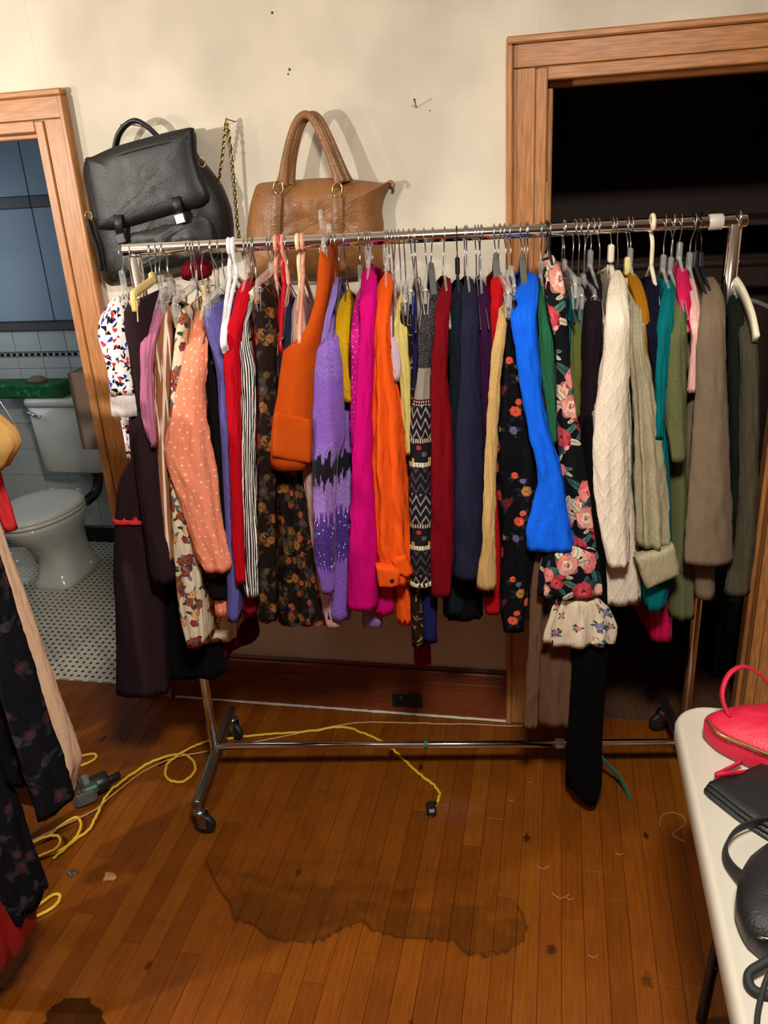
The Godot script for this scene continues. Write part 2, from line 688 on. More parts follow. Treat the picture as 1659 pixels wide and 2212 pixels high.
	plain("olivetweed", rgb(84, 78, 60), "wool")
	plain("beige", rgb(216, 178, 146))
	plain("tanjacket", rgb(206, 160, 92))
	plain("charcoal", rgb(40, 40, 44), "wool")
	plain("redlining", rgb(120, 12, 16), "satin")
	plain("coral", rgb(214, 52, 58))
	plain("redfuzz", rgb(140, 20, 40), "wool")
	plain("brownbraid", rgb(70, 36, 30))
	# prints
	var rg := RandomNumberGenerator.new()
	rg.seed = 11
	var im := sheet(rgb(232, 226, 222))
	for i in 210:
		var c: Color = [rgb(24, 22, 34), rgb(206, 44, 40), rgb(44, 62, 150), rgb(236, 230, 226), rgb(24, 22, 34), rgb(236, 230, 226)][rg.randi() % 6]
		blob(im, rg.randf() * 384, rg.randf() * 384, rg.randf_range(9, 22), rg.randf_range(5, 12), rg.randf() * TAU, c, 0.22, 3, rg.randf() * TAU)
	printed("whiteprint", im, 0.15, 0.15)
	im = sheet(rgb(40, 26, 32), 128, 128)
	for y in 128:
		for x in 128:
			var c := rgb(44, 28, 33).darkened(rg.randf() * 0.25)
			if x % 32 == 6: c = rgb(96, 44, 52).darkened(rg.randf() * 0.4)
			elif x % 32 == 20: c = rgb(84, 66, 58).darkened(rg.randf() * 0.5)
			im.set_pixel(x, y, c)
	printed("pinstripe", im, 0.05, 0.05)
	printed("pinstripe2", im.duplicate(), 0.07, 0.07)
	im = sheet(rgb(150, 96, 58), 256, 512)
	for y in 512:
		for x in 256:
			if posmod(y + int(x * 1.6), 96) < 18 and y < 260: im.set_pixel(x, y, rgb(226, 208, 190))
			if (x > 34 and x < 50) or (x > 226 and x < 244): im.set_pixel(x, y, rgb(222, 204, 192))
	printed("tanstripe", im, 0.10, 0.8)
	im = sheet(rgb(40, 28, 26))
	scatter(im, 22, 5, 14, 26, [[rgb(176, 90, 60), rgb(206, 150, 110), rgb(90, 30, 20)], [rgb(190, 160, 130), rgb(214, 190, 160), rgb(120, 60, 40)]], [rgb(70, 84, 60), rgb(60, 50, 40)])
	printed("rustfloral", im, 0.2, 0.2)
	im = sheet(rgb(74, 14, 36))
	scatter(im, 14, 15, 12, 26, [[rgb(120, 20, 50), rgb(150, 40, 70), rgb(40, 10, 40)]], [rgb(40, 16, 60), rgb(30, 10, 40)])
	printed("maroonprint", im, 0.2, 0.2)
	im = sheet(rgb(216, 198, 170), 512, 512)
	scatter(im, 30, 6, 18, 38, [[rgb(122, 58, 44), rgb(190, 106, 70), rgb(70, 24, 26)], [rgb(206, 134, 92), rgb(226, 180, 140), rgb(140, 50, 30)], [rgb(112, 44, 50), rgb(166, 84, 70), rgb(50, 20, 24)]], [rgb(60, 76, 58), rgb(96, 104, 92), rgb(130, 120, 130)], 3)
	printed("creamfloral", im, 0.26, 0.26)
	im = sheet(rgb(232, 138, 106), 512, 512)
	for i in 81:
		blob(im, (i % 9) * 57 + 28 * ((i / 9) % 2) + rg.randf() * 26, (i / 9) * 57 + rg.randf() * 26, rg.randf_range(7.5, 10), rg.randf_range(6, 7.5), rg.randf() * TAU, rgb(240, 196, 166), 0.1, 4, 0.0)
	printed("peachdots", im, 0.2, 0.2)
	im = sheet(rgb(232, 226, 218), 64, 64)
	for x in 64:
		if x % 16 < 8:
			for y in 64: im.set_pixel(x, y, rgb(16, 16, 18))
	printed("bwstripe", im, 0.022, 0.022)
	for kk in 2:
		im = sheet(rgb(26, 17, 14), 512, 512)
		scatter(im, 74, 40 + kk, 12, 34, [[rgb(104, 62, 30), rgb(150, 104, 56), rgb(50, 26, 14)], [rgb(122, 52, 36), rgb(170, 84, 56), rgb(60, 16, 14)], [rgb(70, 50, 30), rgb(104, 84, 52), rgb(30, 20, 12)], [rgb(52, 42, 44), rgb(80, 66, 62), rgb(120, 80, 40)]], [rgb(64, 56, 30), rgb(44, 36, 28), rgb(76, 48, 30), rgb(36, 34, 48)], 4)
		printed(["darkfloral", "darkfloral2"][kk], im, 0.27, 0.27, 0.7)
	# purple mohair: dyed bands down the sweater
	im = sheet(rgb(120, 84, 176), 192, 512)
	for y in 512:
		for x in 192:
			var n := nz.get_noise_2d(x * 0.05, y * 0.012)
			var f := nz.get_noise_2d(x * 0.5 + y * 0.12, y * 0.16)
			var v := y / 512.0 + n * 0.05
			var c := rgb(140, 104, 190)
			if v > 0.16 and v < 0.36: c = rgb(112, 62, 172).lerp(rgb(160, 124, 204), clampf(0.5 + f, 0, 1))
			if v > 0.40 and v < 0.47: c = rgb(24, 20, 26)
			elif v > 0.47 and v < 0.58: c = rgb(156, 118, 196)
			elif v > 0.58 and v < 0.74: c = rgb(82, 50, 140)
			elif v > 0.74: c = rgb(134, 92, 190)
			if v > 0.6 and v < 0.72 and f > 0.25: c = rgb(28, 20, 40)
			im.set_pixel(x, y, c.darkened(clampf(0.12 + f * 0.35, 0.0, 0.4)))
	for i in 60:
		blob(im, rg.randf() * 192, 300 + rg.randf() * 80, 1.6, 1.6, 0, rgb(206, 196, 226), 0.0, 2, 0.0)
	printed("mohair", im, 0.16, 0.9, 0.95)
	M.mohair.rim_enabled = true
	M.mohair.rim = 0.2
	M.mohair.rim_tint = 0.6
	M.mohair.normal_enabled = true
	M.mohair.normal_texture = M._wool_n
	M.mohair.normal_scale = 0.25
	im = sheet(rgb(176, 20, 110), 256, 256)
	for j in 8:
		for i in 8:
			blob(im, i * 32 + (j % 2) * 16, j * 32, 2.6, 2.6, 0, rgb(236, 196, 226), 0.0, 2, 0.0)
	printed("magentadots", im, 0.10, 0.10, 0.5)
	im = sheet(rgb(34, 22, 16))
	for i in 60:
		blob(im, rg.randf() * 384, rg.randf() * 384, rg.randf_range(10, 24), rg.randf_range(4, 8), rg.randf() * TAU, [rgb(164, 128, 92), rgb(120, 84, 56), rgb(22, 16, 14)][rg.randi() % 3], 0.4, 2, rg.randf() * TAU)
	printed("paisley", im, 0.16, 0.16)
	# fair isle cardigan: knitted bands on near black
	im = sheet(rgb(24, 20, 24), 128, 1024)
	for y in 1024:
		for x in 128:
			var c := rgb(26, 21, 25)
			var yy := y
			if yy < 230:
				if rg.randf() < 0.10: c = rgb(150, 146, 140)
				elif rg.randf() < 0.2: c = rgb(62, 58, 56)
			elif yy < 330:
				c = rgb(128, 120, 108) if (x + yy * 0.3) > 60.0 + 20.0 * nz.get_noise_2d(x * 0.03, yy * 0.03) else rgb(66, 26, 34)
			elif yy < 350:
				c = rgb(74, 20, 34) if (yy / 5) % 2 == 0 else (rgb(196, 190, 176) if (x / 5) % 2 == 0 else rgb(26, 21, 25))
			else:
				var band := (yy - 350) % 300
				var zz := absi((x % 32) - 16)
				if band < 110:
					if absi(posmod(band - zz * 2, 36) - 8) < 6: c = rgb(132, 126, 122)
				elif band < 124: c = rgb(190, 178, 150) if (x / 4) % 2 == 0 else rgb(40, 30, 34)
				elif band < 190:
					if (x / 22 + band / 22) % 3 == 0 and (x % 22) < 15 and (band % 22) < 15: c = [rgb(160, 44, 50), rgb(178, 140, 60), rgb(78, 76, 92)][(x / 22) % 3]
				elif band < 206: c = rgb(206, 194, 170) if band % 6 < 3 or (x / 5) % 2 == 0 else rgb(60, 54, 56)
				else:
					if absi(posmod(band + zz * 2, 36) - 8) < 5: c = rgb(74, 68, 76)
			im.set_pixel(x, y, c)
	printed("fairisle", im, 0.085, 0.80, 0.95)
	im = sheet(rgb(13, 12, 15), 512, 512)
	scatter(im, 44, 77, 11, 28, [[rgb(196, 70, 48), rgb(230, 104, 76), rgb(80, 20, 20)], [rgb(140, 96, 44), rgb(186, 140, 74), rgb(70, 44, 20)], [rgb(84, 28, 34), rgb(120, 44, 48), rgb(30, 10, 12)], [rgb(86, 80, 112), rgb(120, 112, 150), rgb(40, 36, 60)]], [rgb(36, 40, 38), rgb(50, 46, 50), rgb(30, 34, 44)], 4)
	printed("blackfloral", im, 0.30, 0.30)
	im = sheet(rgb(15, 15, 18), 512, 512)
	scatter(im, 21, 90, 28, 62, [[rgb(206, 96, 100), rgb(230, 168, 160), rgb(180, 50, 60)], [rgb(196, 120, 110), rgb(232, 206, 186), rgb(150, 60, 60)], [rgb(150, 40, 54), rgb(206, 84, 90), rgb(90, 20, 30)]], [rgb(48, 84, 80), rgb(72, 106, 98), rgb(36, 58, 54), rgb(190, 176, 150)], 4)
	printed("rosefloral", im, 0.30, 0.30)
	im = sheet(rgb(208, 190, 164), 512, 512)
	scatter(im, 26, 95, 12, 26, [[rgb(190, 96, 100), rgb(222, 160, 150), rgb(150, 50, 60)], [rgb(110, 96, 140), rgb(150, 140, 170), rgb(70, 60, 100)]], [rgb(58, 88, 84), rgb(88, 116, 104), rgb(40, 62, 60), rgb(64, 76, 104)], 8)
	printed("creamleaf", im, 0.26, 0.26)
	im = sheet(rgb(150, 140, 112), 256, 256)
	for j in 12:
		for i in 12:
			blob(im, i * 21 + (j % 2) * 10, j * 21, 1.4, 1.4, 0, rgb(214, 206, 178), 0.0, 2, 0.0)
	printed("sagesatin", im, 0.14, 0.14, 0.4)
	im = sheet(rgb(14, 13, 16), 128, 128)
	for j in 4:
		for i in 4:
			blob(im, i * 32 + (j % 2) * 16, j * 32, 5, 5, 0, rgb(224, 216, 208), 0.0, 2, 0.0)
	printed("tinydots", im, 0.026, 0.026)
	im = sheet(rgb(15, 15, 18), 512, 512)
	scatter(im, 30, 120, 12, 30, [[rgb(46, 32, 40), rgb(70, 40, 46), rgb(90, 40, 40)], [rgb(38, 36, 46), rgb(60, 54, 60), rgb(30, 24, 26)]], [rgb(26, 32, 28), rgb(40, 44, 40)], 3)
	printed("foreground_floral", im, 0.34, 0.34)
	im = sheet(rgb(40, 96, 56), 256, 256)
	for i in 70:
		blob(im, rg.randf() * 256, rg.randf() * 256, rg.randf_range(5, 16), rg.randf_range(3, 9), rg.randf() * TAU, [rgb(26, 70, 44), rgb(70, 140, 84), rgb(30, 84, 66)][rg.randi() % 3], 0.3, 3, 0.0)
	printed("green_wrap", im, 0.25, 0.25, 0.5)
	M.green_wrap.uv1_triplanar = true
	M.green_wrap.uv1_scale = Vector3(4, 4, 4)

# ------------------------------------------------------------------ clothes
# rows run down a garment: [height, place along the rail, half width, distance in front of the rail]
func samp(rows: Array, y: float) -> Vector3:
	var n := rows.size()
	if y >= rows[0][0]: return Vector3(rows[0][1], rows[0][2], rows[0][3])
	if y <= rows[n - 1][0]: return Vector3(rows[n - 1][1], rows[n - 1][2], rows[n - 1][3])
	var i := 0
	while rows[i + 1][0] > y: i += 1
	var u: float = (rows[i][0] - y) / maxf(rows[i][0] - rows[i + 1][0], 1e-5)
	var a: Array = rows[maxi(i - 1, 0)]
	var b: Array = rows[i]
	var c: Array = rows[i + 1]
	var e: Array = rows[mini(i + 2, n - 1)]
	var out := Vector3.ZERO
	for k in 3:
		out[k] = lerpf(lerpf(b[k + 1], c[k + 1], u), cubic_interpolate(b[k + 1], c[k + 1], a[k + 1], e[k + 1], u), 0.45)
	out.y = maxf(out.y, 0.003)
	return out

# a sleeve, leg or flounce: an upright soft tube
func sleeve_mesh(rows: Array, y1: float, y0: float, org: Vector3, folds: float, amp: float, sd: float, grow := 1.0, vtop := INF, deep := 0.8, mirror := false, wr := 0.0055) -> SurfaceTool:
	var st := begin()
	var n := clampi(int((y1 - y0) / 0.016), 3, 56)
	var seg := 36 if folds < 7 else 56
	var rings := []
	var uvs := []
	var mean := 0.0
	for r in rows: mean += r[2]
	mean /= rows.size()
	if vtop == INF: vtop = rows[0][0]
	for i in n + 3:
		var k := float(mini(i, n)) / n
		var y := lerpf(y1, y0, k)
		var p := samp(rows, y)
		var a := p.y * grow
		var b := clampf(p.y * deep, 0.008, 0.034) * grow
		var q := 1.0
		if i == n + 1: q = 0.93
		if i == n + 2:
			q = 0.86
			y += minf(0.03, (y1 - y0) * 0.4)
		if i == 0 and grow == 1.0: q = 0.55
		var g := clampf((rows[0][0] - y) * 3.0, 0.25, 1.0)
		var sway := nz.get_noise_2d(y * 3.0, sd * 7.0) * 2.2
		var ring := PackedVector3Array()
		var uv := PackedVector2Array()
		for j in seg + 1:
			var an := TAU * j / seg
			var f := 1.5 * amp * p.y * g * (0.62 * sin(folds * an + sd * 5.0 + sway) + 0.38 * sin((folds + 2.0) * an - sd * 3.0 - sway * 1.7))
			var cx := cos(an)
			var cz := sin(an)
			var w := nz.get_noise_3d(cx * 2.0 + sd * 9.0, y * 9.0, cz * 2.0) * wr + nz.get_noise_3d(cx * 4.0 + sd * 5.0, y * 24.0 + cx * 6.0, cz * 4.0) * wr * 0.45
			var zc := p.z - b
			var pt := Vector3(p.x + cx * (a + f * 0.7 + w) * q, y, zc + cz * (b + f + w) * q)
			if mirror: pt.z = -pt.z
			if j < seg: ring.append(pt - org)
			uv.append(Vector2((an - PI * 0.5) * mean, vtop - y))
		rings.append(ring)
		uvs.append(uv)
	loft(st, rings, uvs)
	return st

# a garment that reaches back from its front edge past the rail: skirt, dress, shirt body
func panel_mesh(rows: Array, y1: float, y0: float, org: Vector3, s0: float, back: float, folds: float, amp: float, sd: float, slim := 0.5, shoulder := false, vtop := INF, grow := 1.0, inset := 0.0) -> SurfaceTool:
	var st := begin()
	var n := clampi(int((y1 - y0) / 0.022), 3, 48)
	var rings := []
	var uvs := []
	if vtop == INF: vtop = rows[0][0]
	for i in n + 3:
		var k := float(mini(i, n)) / n
		var y := lerpf(y1, y0, k)
		var p := samp(rows, y)
		var a := p.y * grow
		var bk := back
		var zf := p.z - inset
		if shoulder:
			var q := clampf((y1 - y) / 0.10, 0.0, 1.0)
			bk = lerpf(0.05, back, q * (2.0 - q))
		var b := clampf(a * 0.8, 0.004, 0.03)
		if i > n:
			b *= 0.8
			zf -= 0.004 * (i - n)
			bk -= 0.004 * (i - n)
		var zc := zf - b
		var h := clampf(a * slim, 0.004, 0.022)
		var thin := 1.0
		if i == 0 and grow == 1.0: thin = 0.5
		if i == n + 1: thin = 0.8
		if i == n + 2:
			thin = 0.6
			y += 0.025
		var g := clampf((vtop - y) * 2.5, 0.15, 1.0)
		var sway := nz.get_noise_2d(y * 2.6, sd * 7.0) * 2.0
		var raw := []
		for j in 15:
			var an := lerpf(-PI * 0.5, PI * 0.5, j / 14.0)
			var f := 1.4 * amp * a * g * (0.6 * sin(folds * an * 1.4 + sd * 5.0 + sway) + 0.4 * sin((folds + 2.0) * an * 1.4 - sd * 3.0 - sway))
			raw.append(Vector2(p.x + (a * thin + f * 0.5) * sin(an), zc + (b + f) * cos(an)))
		for side in 2:
			for j in range(1, 9):
				var u := j / 9.0 if side == 0 else 1.0 - j / 9.0
				var z := lerpf(zc, -bk, u)
				var x := lerpf(p.x, s0, u * u * (3.0 - 2.0 * u))
				var th := lerpf(a, h, smoothstep(0.0, 0.55, u)) * thin
				var wv := amp * 0.05 * g * sin(z * 46.0 + sd * 4.0 + sway + y * 1.5) * smoothstep(0.0, 0.3, u)
				raw.append(Vector2(x + (th if side == 0 else -th) + wv, z))
			if side == 0:
				raw.append(Vector2(s0 + h * 0.6 * thin, -bk - h * 0.6))
				raw.append(Vector2(s0 - h * 0.6 * thin, -bk - h * 0.6))
		var ring := PackedVector3Array()
		var uv := PackedVector2Array()
		var run := 0.0
		var zero := 0.0
		for j in raw.size() + 1:
			var v: Vector2 = raw[j % raw.size()]
			if j > 0: run += v.distance_to(raw[j - 1])
			if j == 7: zero = run
			uv.append(Vector2(run, vtop - y))
			if j < raw.size():
				var w := nz.get_noise_3d(v.x * 20.0, y * 8.0, v.y * 20.0 + sd) * 0.003
				ring.append(Vector3(v.x + w, y + 0.012 * nz.get_noise_2d(v.y * 9.0, sd * 3.0) * k, v.y + w) - org)
		for j in uv.size(): uv[j].x -= zero
		rings.append(ring)
		uvs.append(uv)
	loft(st, rings, uvs)
	return st

func patch_mesh(poly: Array, t: float, thick: float, org: Vector3) -> SurfaceTool:
	var st := begin()
	var pts := []
	for p in poly: pts.append(Vector2(p[0] - org.x, p[1] - org.y))
	puff(st, pts, t - thick, t - thick * 0.25, t, 0.0015, 8.0, 9, Transform3D.IDENTITY, 0.15)
	return st

func garment(d: Dictionary, at: Vector3, turn: float, group: String) -> void:
	var rows: Array = d.rows
	var s0: float = d.s0
	var sd := fposmod(absf(s0) * 37.7 + rows.size() * 1.3, 6.0)
	var ytop: float = rows[0][0]
	var ylow: float = rows[rows.size() - 1][0]
	var fold: Array = d.get("fold", [3, 0.06])
	var brows: Array = d.get("body", [])
	var hem := maxf(ytop - 0.62, ylow + 0.03)
	if brows: hem = brows[brows.size() - 1][0]
	var base := minf(hem, ylow)
	var org := Vector3(s0, base, 0.0)
	var node := thing(d.n, d.l, d.c, at + Basis(Vector3.UP, turn) * org, turn, group)
	var m: Material = M[d.m]
	var back: float = d.get("back", 0.2)
	if d.k == "sleeve":
		var b2 := []
		if brows:
			b2.append([ytop, s0, 0.008, 0.03])
			b2.append([ytop - 0.05, lerpf(s0, brows[0][1], 0.4), 0.009, 0.10])
			for r in brows:
				if r[0] < ytop - 0.06: b2.append(r)
		else:
			for r in rows: b2.append([r[0], lerpf(s0, r[1], 0.8), minf(r[2] * 0.6, 0.010), maxf(r[3] - 0.035, 0.02)])
		part(node, "body", panel_mesh(b2, ytop, hem, org, s0, back, fold[0] + 1.0, fold[1] + 0.05, sd + 1.0, 0.6, true, ytop), m)
		var cuff: Array = d.get("cuff", [])
		part(node, "sleeve", sleeve_mesh(rows, ytop, ylow + (cuff[1] if cuff else 0.0), org, fold[0], fold[1], sd), m)
		var br := []
		for r in rows: br.append([r[0], s0 + 0.3 * (r[1] - rows[0][1]), minf(r[2], 0.022), r[3] * 0.92])
		part(node, "sleeve", sleeve_mesh(br, ytop, ylow, org, fold[0], fold[1], sd + 2.0, 1.0, INF, 0.8, true), m)
		if cuff: part(node, "cuff", sleeve_mesh(rows, ylow + cuff[1], ylow, org, 3, 0.03, sd, 1.06), M[cuff[0]])
	else:
		part(node, "body", panel_mesh(rows, ytop, ylow, org, s0, back, fold[0], fold[1], sd, d.get("slim", 0.5), d.has("shoulder")), m)
		if brows: part(node, "back_panel", panel_mesh(brows, brows[0][0], hem, org, s0, back, fold[0] + 2.0, fold[1] * 0.8, sd + 2.0, 0.4), m)
	if d.has("hemband"): part(node, "hem_band", sleeve_mesh(rows, ylow + d.hemband[1], ylow - 0.002, org, fold[0], fold[1], sd, 1.04), M[d.hemband[0]])
	if d.has("piping"): part(node, "piping", panel_mesh(rows, d.piping + 0.004, d.piping - 0.004, org, s0, back, fold[0], fold[1], sd, 0.6, false, ytop, 1.06, -0.006), M.coral)
	if d.has("braid"): part(node, "braid", sleeve_mesh(rows, d.braid + 0.008, d.braid - 0.008, org, fold[0], fold[1], sd, 1.05), M.brownbraid)
	for p in d.get("parts", []):
		part(node, p[0], sleeve_mesh(p[2], p[2][0][0], p[2][p[2].size() - 1][0], org, p[3], p[4], sd + 3.0, 1.0, INF, 0.5), M[p[1]])
	for p in d.get("patches", []):
		part(node, p[0], patch_mesh(p[2], p[3], p[4], org), M[p[1]])
	for p in d.get("buttons", []):
		var st := begin()
		lathe(st, [[0.001, 0.0], [0.0055, 0.0], [0.006, 0.0015], [0.0045, 0.003], [0.001, 0.0025]], 10, Vector3(p[0], p[1], p[2]) - org, Basis(Vector3.RIGHT, PI * 0.5))
		part(node, "button", st, M.black_plastic)
	if d.h: hanger(d.h, s0, ytop, rows[rows.size() / 3][3], "holding the " + d.q, at, turn, d.k != "sleeve", "")

# ------------------------------------------------------------------ hangers
const HANGER_WORDS := {
	"clear": ["plastic_hanger", "clear plastic hanger with a steel hook", "clear_plastic"],
	"clearclip": ["clip_hanger", "clear plastic clip hanger", "clear_plastic"],
	"yellowclip": ["clip_hanger", "yellowed plastic clip hanger", "yellow_plastic"],
	"wire": ["wire_hanger", "thin steel wire hanger", "steel"],
	"whitetube": ["tubular_hanger", "white tubular plastic hanger", "white_plastic"],
	"pinktube": ["tubular_hanger", "pink tubular plastic hanger", "pink_plastic"],
	"creamtube": ["tubular_hanger", "cream tubular plastic hanger", "cream_plastic"],
	"creamtube2": ["tubular_hanger", "ivory tubular plastic hanger", "cream_plastic2"],
	"redtube": ["tubular_hanger", "red tubular plastic hanger", "red_plastic"],
	"black": ["plastic_hanger", "black plastic hanger", "black_plastic"],
	"greyfelt": ["felt_hanger", "grey felt padded hanger", "grey_felt"],
	"cleardisc": ["clip_hanger", "clear plastic hanger with a large round clip", "clear_plastic"],
	"whiteclear": ["plastic_hanger", "milky clear plastic hanger", "clear_plastic"],
	"creamflat": ["plastic_hanger", "broad ivory plastic hanger", "cream_plastic2"],
	"yellowflat": ["plastic_hanger", "broad yellow plastic hanger", "yellow_plastic"],
	"creamflat2": ["plastic_hanger", "broad cream plastic hanger with one bare arm", "cream_plastic2"],
	"woodgrey": ["plastic_hanger", "khaki plastic hanger", "cream_plastic"]}

func hook_path(lean: float, flipz: float, low: float) -> PackedVector3Array:
	var r := 0.0195
	var pts := [Vector3(0, low, 0), Vector3(0, lerpf(low, -0.05, 0.6), 0), Vector3(lean * 0.3, -0.045, 0.002 * flipz), Vector3(lean * 0.7, -0.022, -0.014 * flipz)]
	for i in 9:
		var a := lerpf(PI * 1.05, -0.25 * PI, i / 8.0)
		pts.append(Vector3(lean, sin(a) * r, cos(a) * r * flipz))
	return smooth_path(pts, 3)

func hanger(type: String, s: float, ytop: float, tf: float, why: String, at: Vector3, turn: float, clips: bool, group: String) -> Node3D:
	var w: Array = HANGER_WORDS[type]
	var rnd := fposmod(sin(s * 913.7) * 4375.5, 1.0)
	var lean := (rnd - 0.5) * 0.016
	var flipz := 1.0 if fposmod(rnd * 7.0, 1.0) > 0.35 else -1.0
	var low := ytop + 0.03 - rail_y
	var drop := ytop - 0.07 - rail_y
	var node := thing(w[0], (w[1] + " " + why).strip_edges(), "hanger", at + Basis(Vector3.UP, turn) * Vector3(s, rail_y, 0.0), turn + (rnd - 0.5) * 0.12, group)
	var m: Material = M[w[2]]
	var st := begin()
	var is_tube := type in ["whitetube", "pinktube", "creamtube", "creamtube2", "redtube"]
	tube(st, hook_path(lean, flipz, low), 0.0055 if is_tube else 0.0018, 8 if is_tube else 6)
	part(node, "hook", st, m if is_tube else (M.dark_steel if type == "black" else M.steel))
	st = begin()
	var reach := clampf(tf - 0.02, 0.12 if tf > 0.0 else 0.05, 0.20)
	if type in ["clearclip", "yellowclip", "cleardisc"]:
		var by := low - 0.005
		var thick := 0.011 if type == "yellowclip" else 0.008
		reach = clampf(tf - 0.012, 0.08, 0.19)
		for e in [-1.0, 1.0]:
			strap(st, smooth_path([Vector3(0, by + 0.012, 0), Vector3(0, by + 0.004, e * 0.03), Vector3(0, by - 0.004, e * reach * 0.85), Vector3(0, by - 0.012, e * reach), Vector3(0, by - 0.045, e * (reach + 0.004))], 4), 0.02, thick, Vector3(1, 0.0, 0.0).rotated(Vector3.FORWARD, PI * 0.5))
		bx(st, Vector3(0, by + 0.012, 0), Vector3(0.012, 0.03, 0.03), 0.004)
		part(node, "bar", st, m)
		for e in [-1.0, 1.0]:
			var c := begin()
			for q in [-1.0, 1.0]:
				bx(c, Vector3(q * 0.006, by - 0.045, e * reach), Vector3(0.0035, 0.052, 0.024), 0.0015, Basis(Vector3.FORWARD, q * 0.10))
			if type == "cleardisc" and e > 0:
				lathe(c, [[0.002, -0.004], [0.02, -0.004], [0.023, 0.0], [0.02, 0.004], [0.002, 0.004]], 20, Vector3(0, by + 0.045, reach), Basis(Vector3.FORWARD, PI * 0.5))
			var clip := part(node, "clip", c, m)
			var sp := begin()
			tube(sp, smooth_path([Vector3(-0.007, by - 0.04, e * reach), Vector3(-0.009, by - 0.02, e * (reach + 0.002)), Vector3(0, by - 0.012, e * (reach + 0.002)), Vector3(0.009, by - 0.02, e * (reach + 0.002)), Vector3(0.007, by - 0.04, e * reach)], 4), 0.0022, 6)
			part(clip, "spring", sp, M.chrome)
		return node
	if type == "wire":
		var a := Vector3(0, low, 0)
		var b := Vector3(0, drop, reach)
		var c := Vector3(0, drop, -reach)
		tube(st, smooth_path([a, a.lerp(b, 0.5) + Vector3(0, 0.008, 0), b, b + Vector3(0, -0.008, -0.006), b.lerp(c, 0.5) + Vector3(0, -0.012, 0), c + Vector3(0, -0.008, 0.006), c, a.lerp(c, 0.5) + Vector3(0, 0.008, 0), a], 4), 0.0018, 6)
		part(node, "wire_frame", st, m)
		return node
	if is_tube:
		var e1 := Vector3(0, drop - 0.02, reach + 0.015)
		var e2 := Vector3(0, drop - 0.02, -reach - 0.015)
		var a2 := Vector3(0, low, 0)
		tube(st, smooth_path([a2, a2.lerp(e1, 0.5) + Vector3(0, 0.008, 0), e1, e1 + Vector3(0, -0.028, -0.003), e1 + Vector3(0, -0.038, -0.035), (e1 + e2) * 0.5 + Vector3(0, -0.042, 0), e2 + Vector3(0, -0.038, 0.035), e2 + Vector3(0, -0.028, 0.003), e2, a2.lerp(e2, 0.5) + Vector3(0, 0.008, 0), a2], 5), 0.0056, 8)
		part(node, "shoulder_tube", st, m)
		return node
	var wide := 0.012
	var thick2 := 0.006
	var sink := 0.018
	if type == "greyfelt":
		wide = 0.024
		thick2 = 0.016
		sink = 0.03
	elif type in ["creamflat", "yellowflat", "creamflat2"]:
		wide = 0.028
		thick2 = 0.011
		sink = 0.05
		if type == "creamflat2":
			sink = -0.02
			reach += 0.02
	for e in [-1.0, 1.0]:
		var up := 0.012 if type == "greyfelt" else 0.0
		strap(st, smooth_path([Vector3(0, low + 0.005 + up - sink * 0.7, e * 0.004), Vector3(0, lerpf(low, drop, 0.3) + 0.008 + up * 0.5 - sink, e * reach * 0.35), Vector3(0, lerpf(low, drop, 0.7) + 0.006 - sink, e * reach * 0.75), Vector3(0, drop - 0.01 - sink, e * reach)], 4), wide, thick2, Vector3(0, 1, 0))
	part(node, "shoulder_bar", st, m)
	var nk := begin()
	bx(nk, Vector3(0, low + 0.008, 0), Vector3(minf(thick2 + 0.006, 0.014), 0.045 if type != "greyfelt" else 0.02, 0.024 if type != "greyfelt" else 0.012), 0.004)
	part(node, "neck", nk, m)
	return node

func loose_hangers() -> void:
	for s in BARE_WIRE:
		var lo := {}
		var hi := {}
		for d in GARMENTS:
			if d.s0 <= s and (lo.is_empty() or d.s0 > lo.s0): lo = d
			if d.s0 > s and (hi.is_empty() or d.s0 < hi.s0): hi = d
		hanger("wire", s, 1.575, 0.20, "bare between the %s and %s" % [lo.q, hi.q], RACK_AT, RACK_TURN, false, "bare wire hangers on the chrome rail")
	hanger("whitetube", -0.500, 1.605, 0.225, "hanging bare next to the bright red sweater", RACK_AT, RACK_TURN, false, "")
	hanger("whitetube", -0.518, 1.600, 0.225, "hanging bare next to the periwinkle dress", RACK_AT, RACK_TURN, false, "")
	hanger("pinktube", -0.325, 1.60, 0.215, "hanging bare before the navy jersey top", RACK_AT, RACK_TURN, false, "")
	hanger("redtube", -0.378, 1.575, 0.16, "with its hook beside the pink hangers", RACK_AT, RACK_TURN, false, "")
	hanger("whiteclear", -0.155, 1.63, 0.2, "hanging bare beside the fuchsia sweater", RACK_AT, RACK_TURN, false, "")
	hanger("clearclip", -0.005, 1.585, 0.215, "hanging bare before the fair isle cardigan", RACK_AT, RACK_TURN, true, "")
	hanger("clearclip", 0.345, 1.58, 0.215, "hanging bare beside the rose print dress", RACK_AT, RACK_TURN, true, "")
	hanger("black", 0.672, 1.575, 0.21, "hanging bare before the taupe wool coat", RACK_AT, RACK_TURN, false, "")

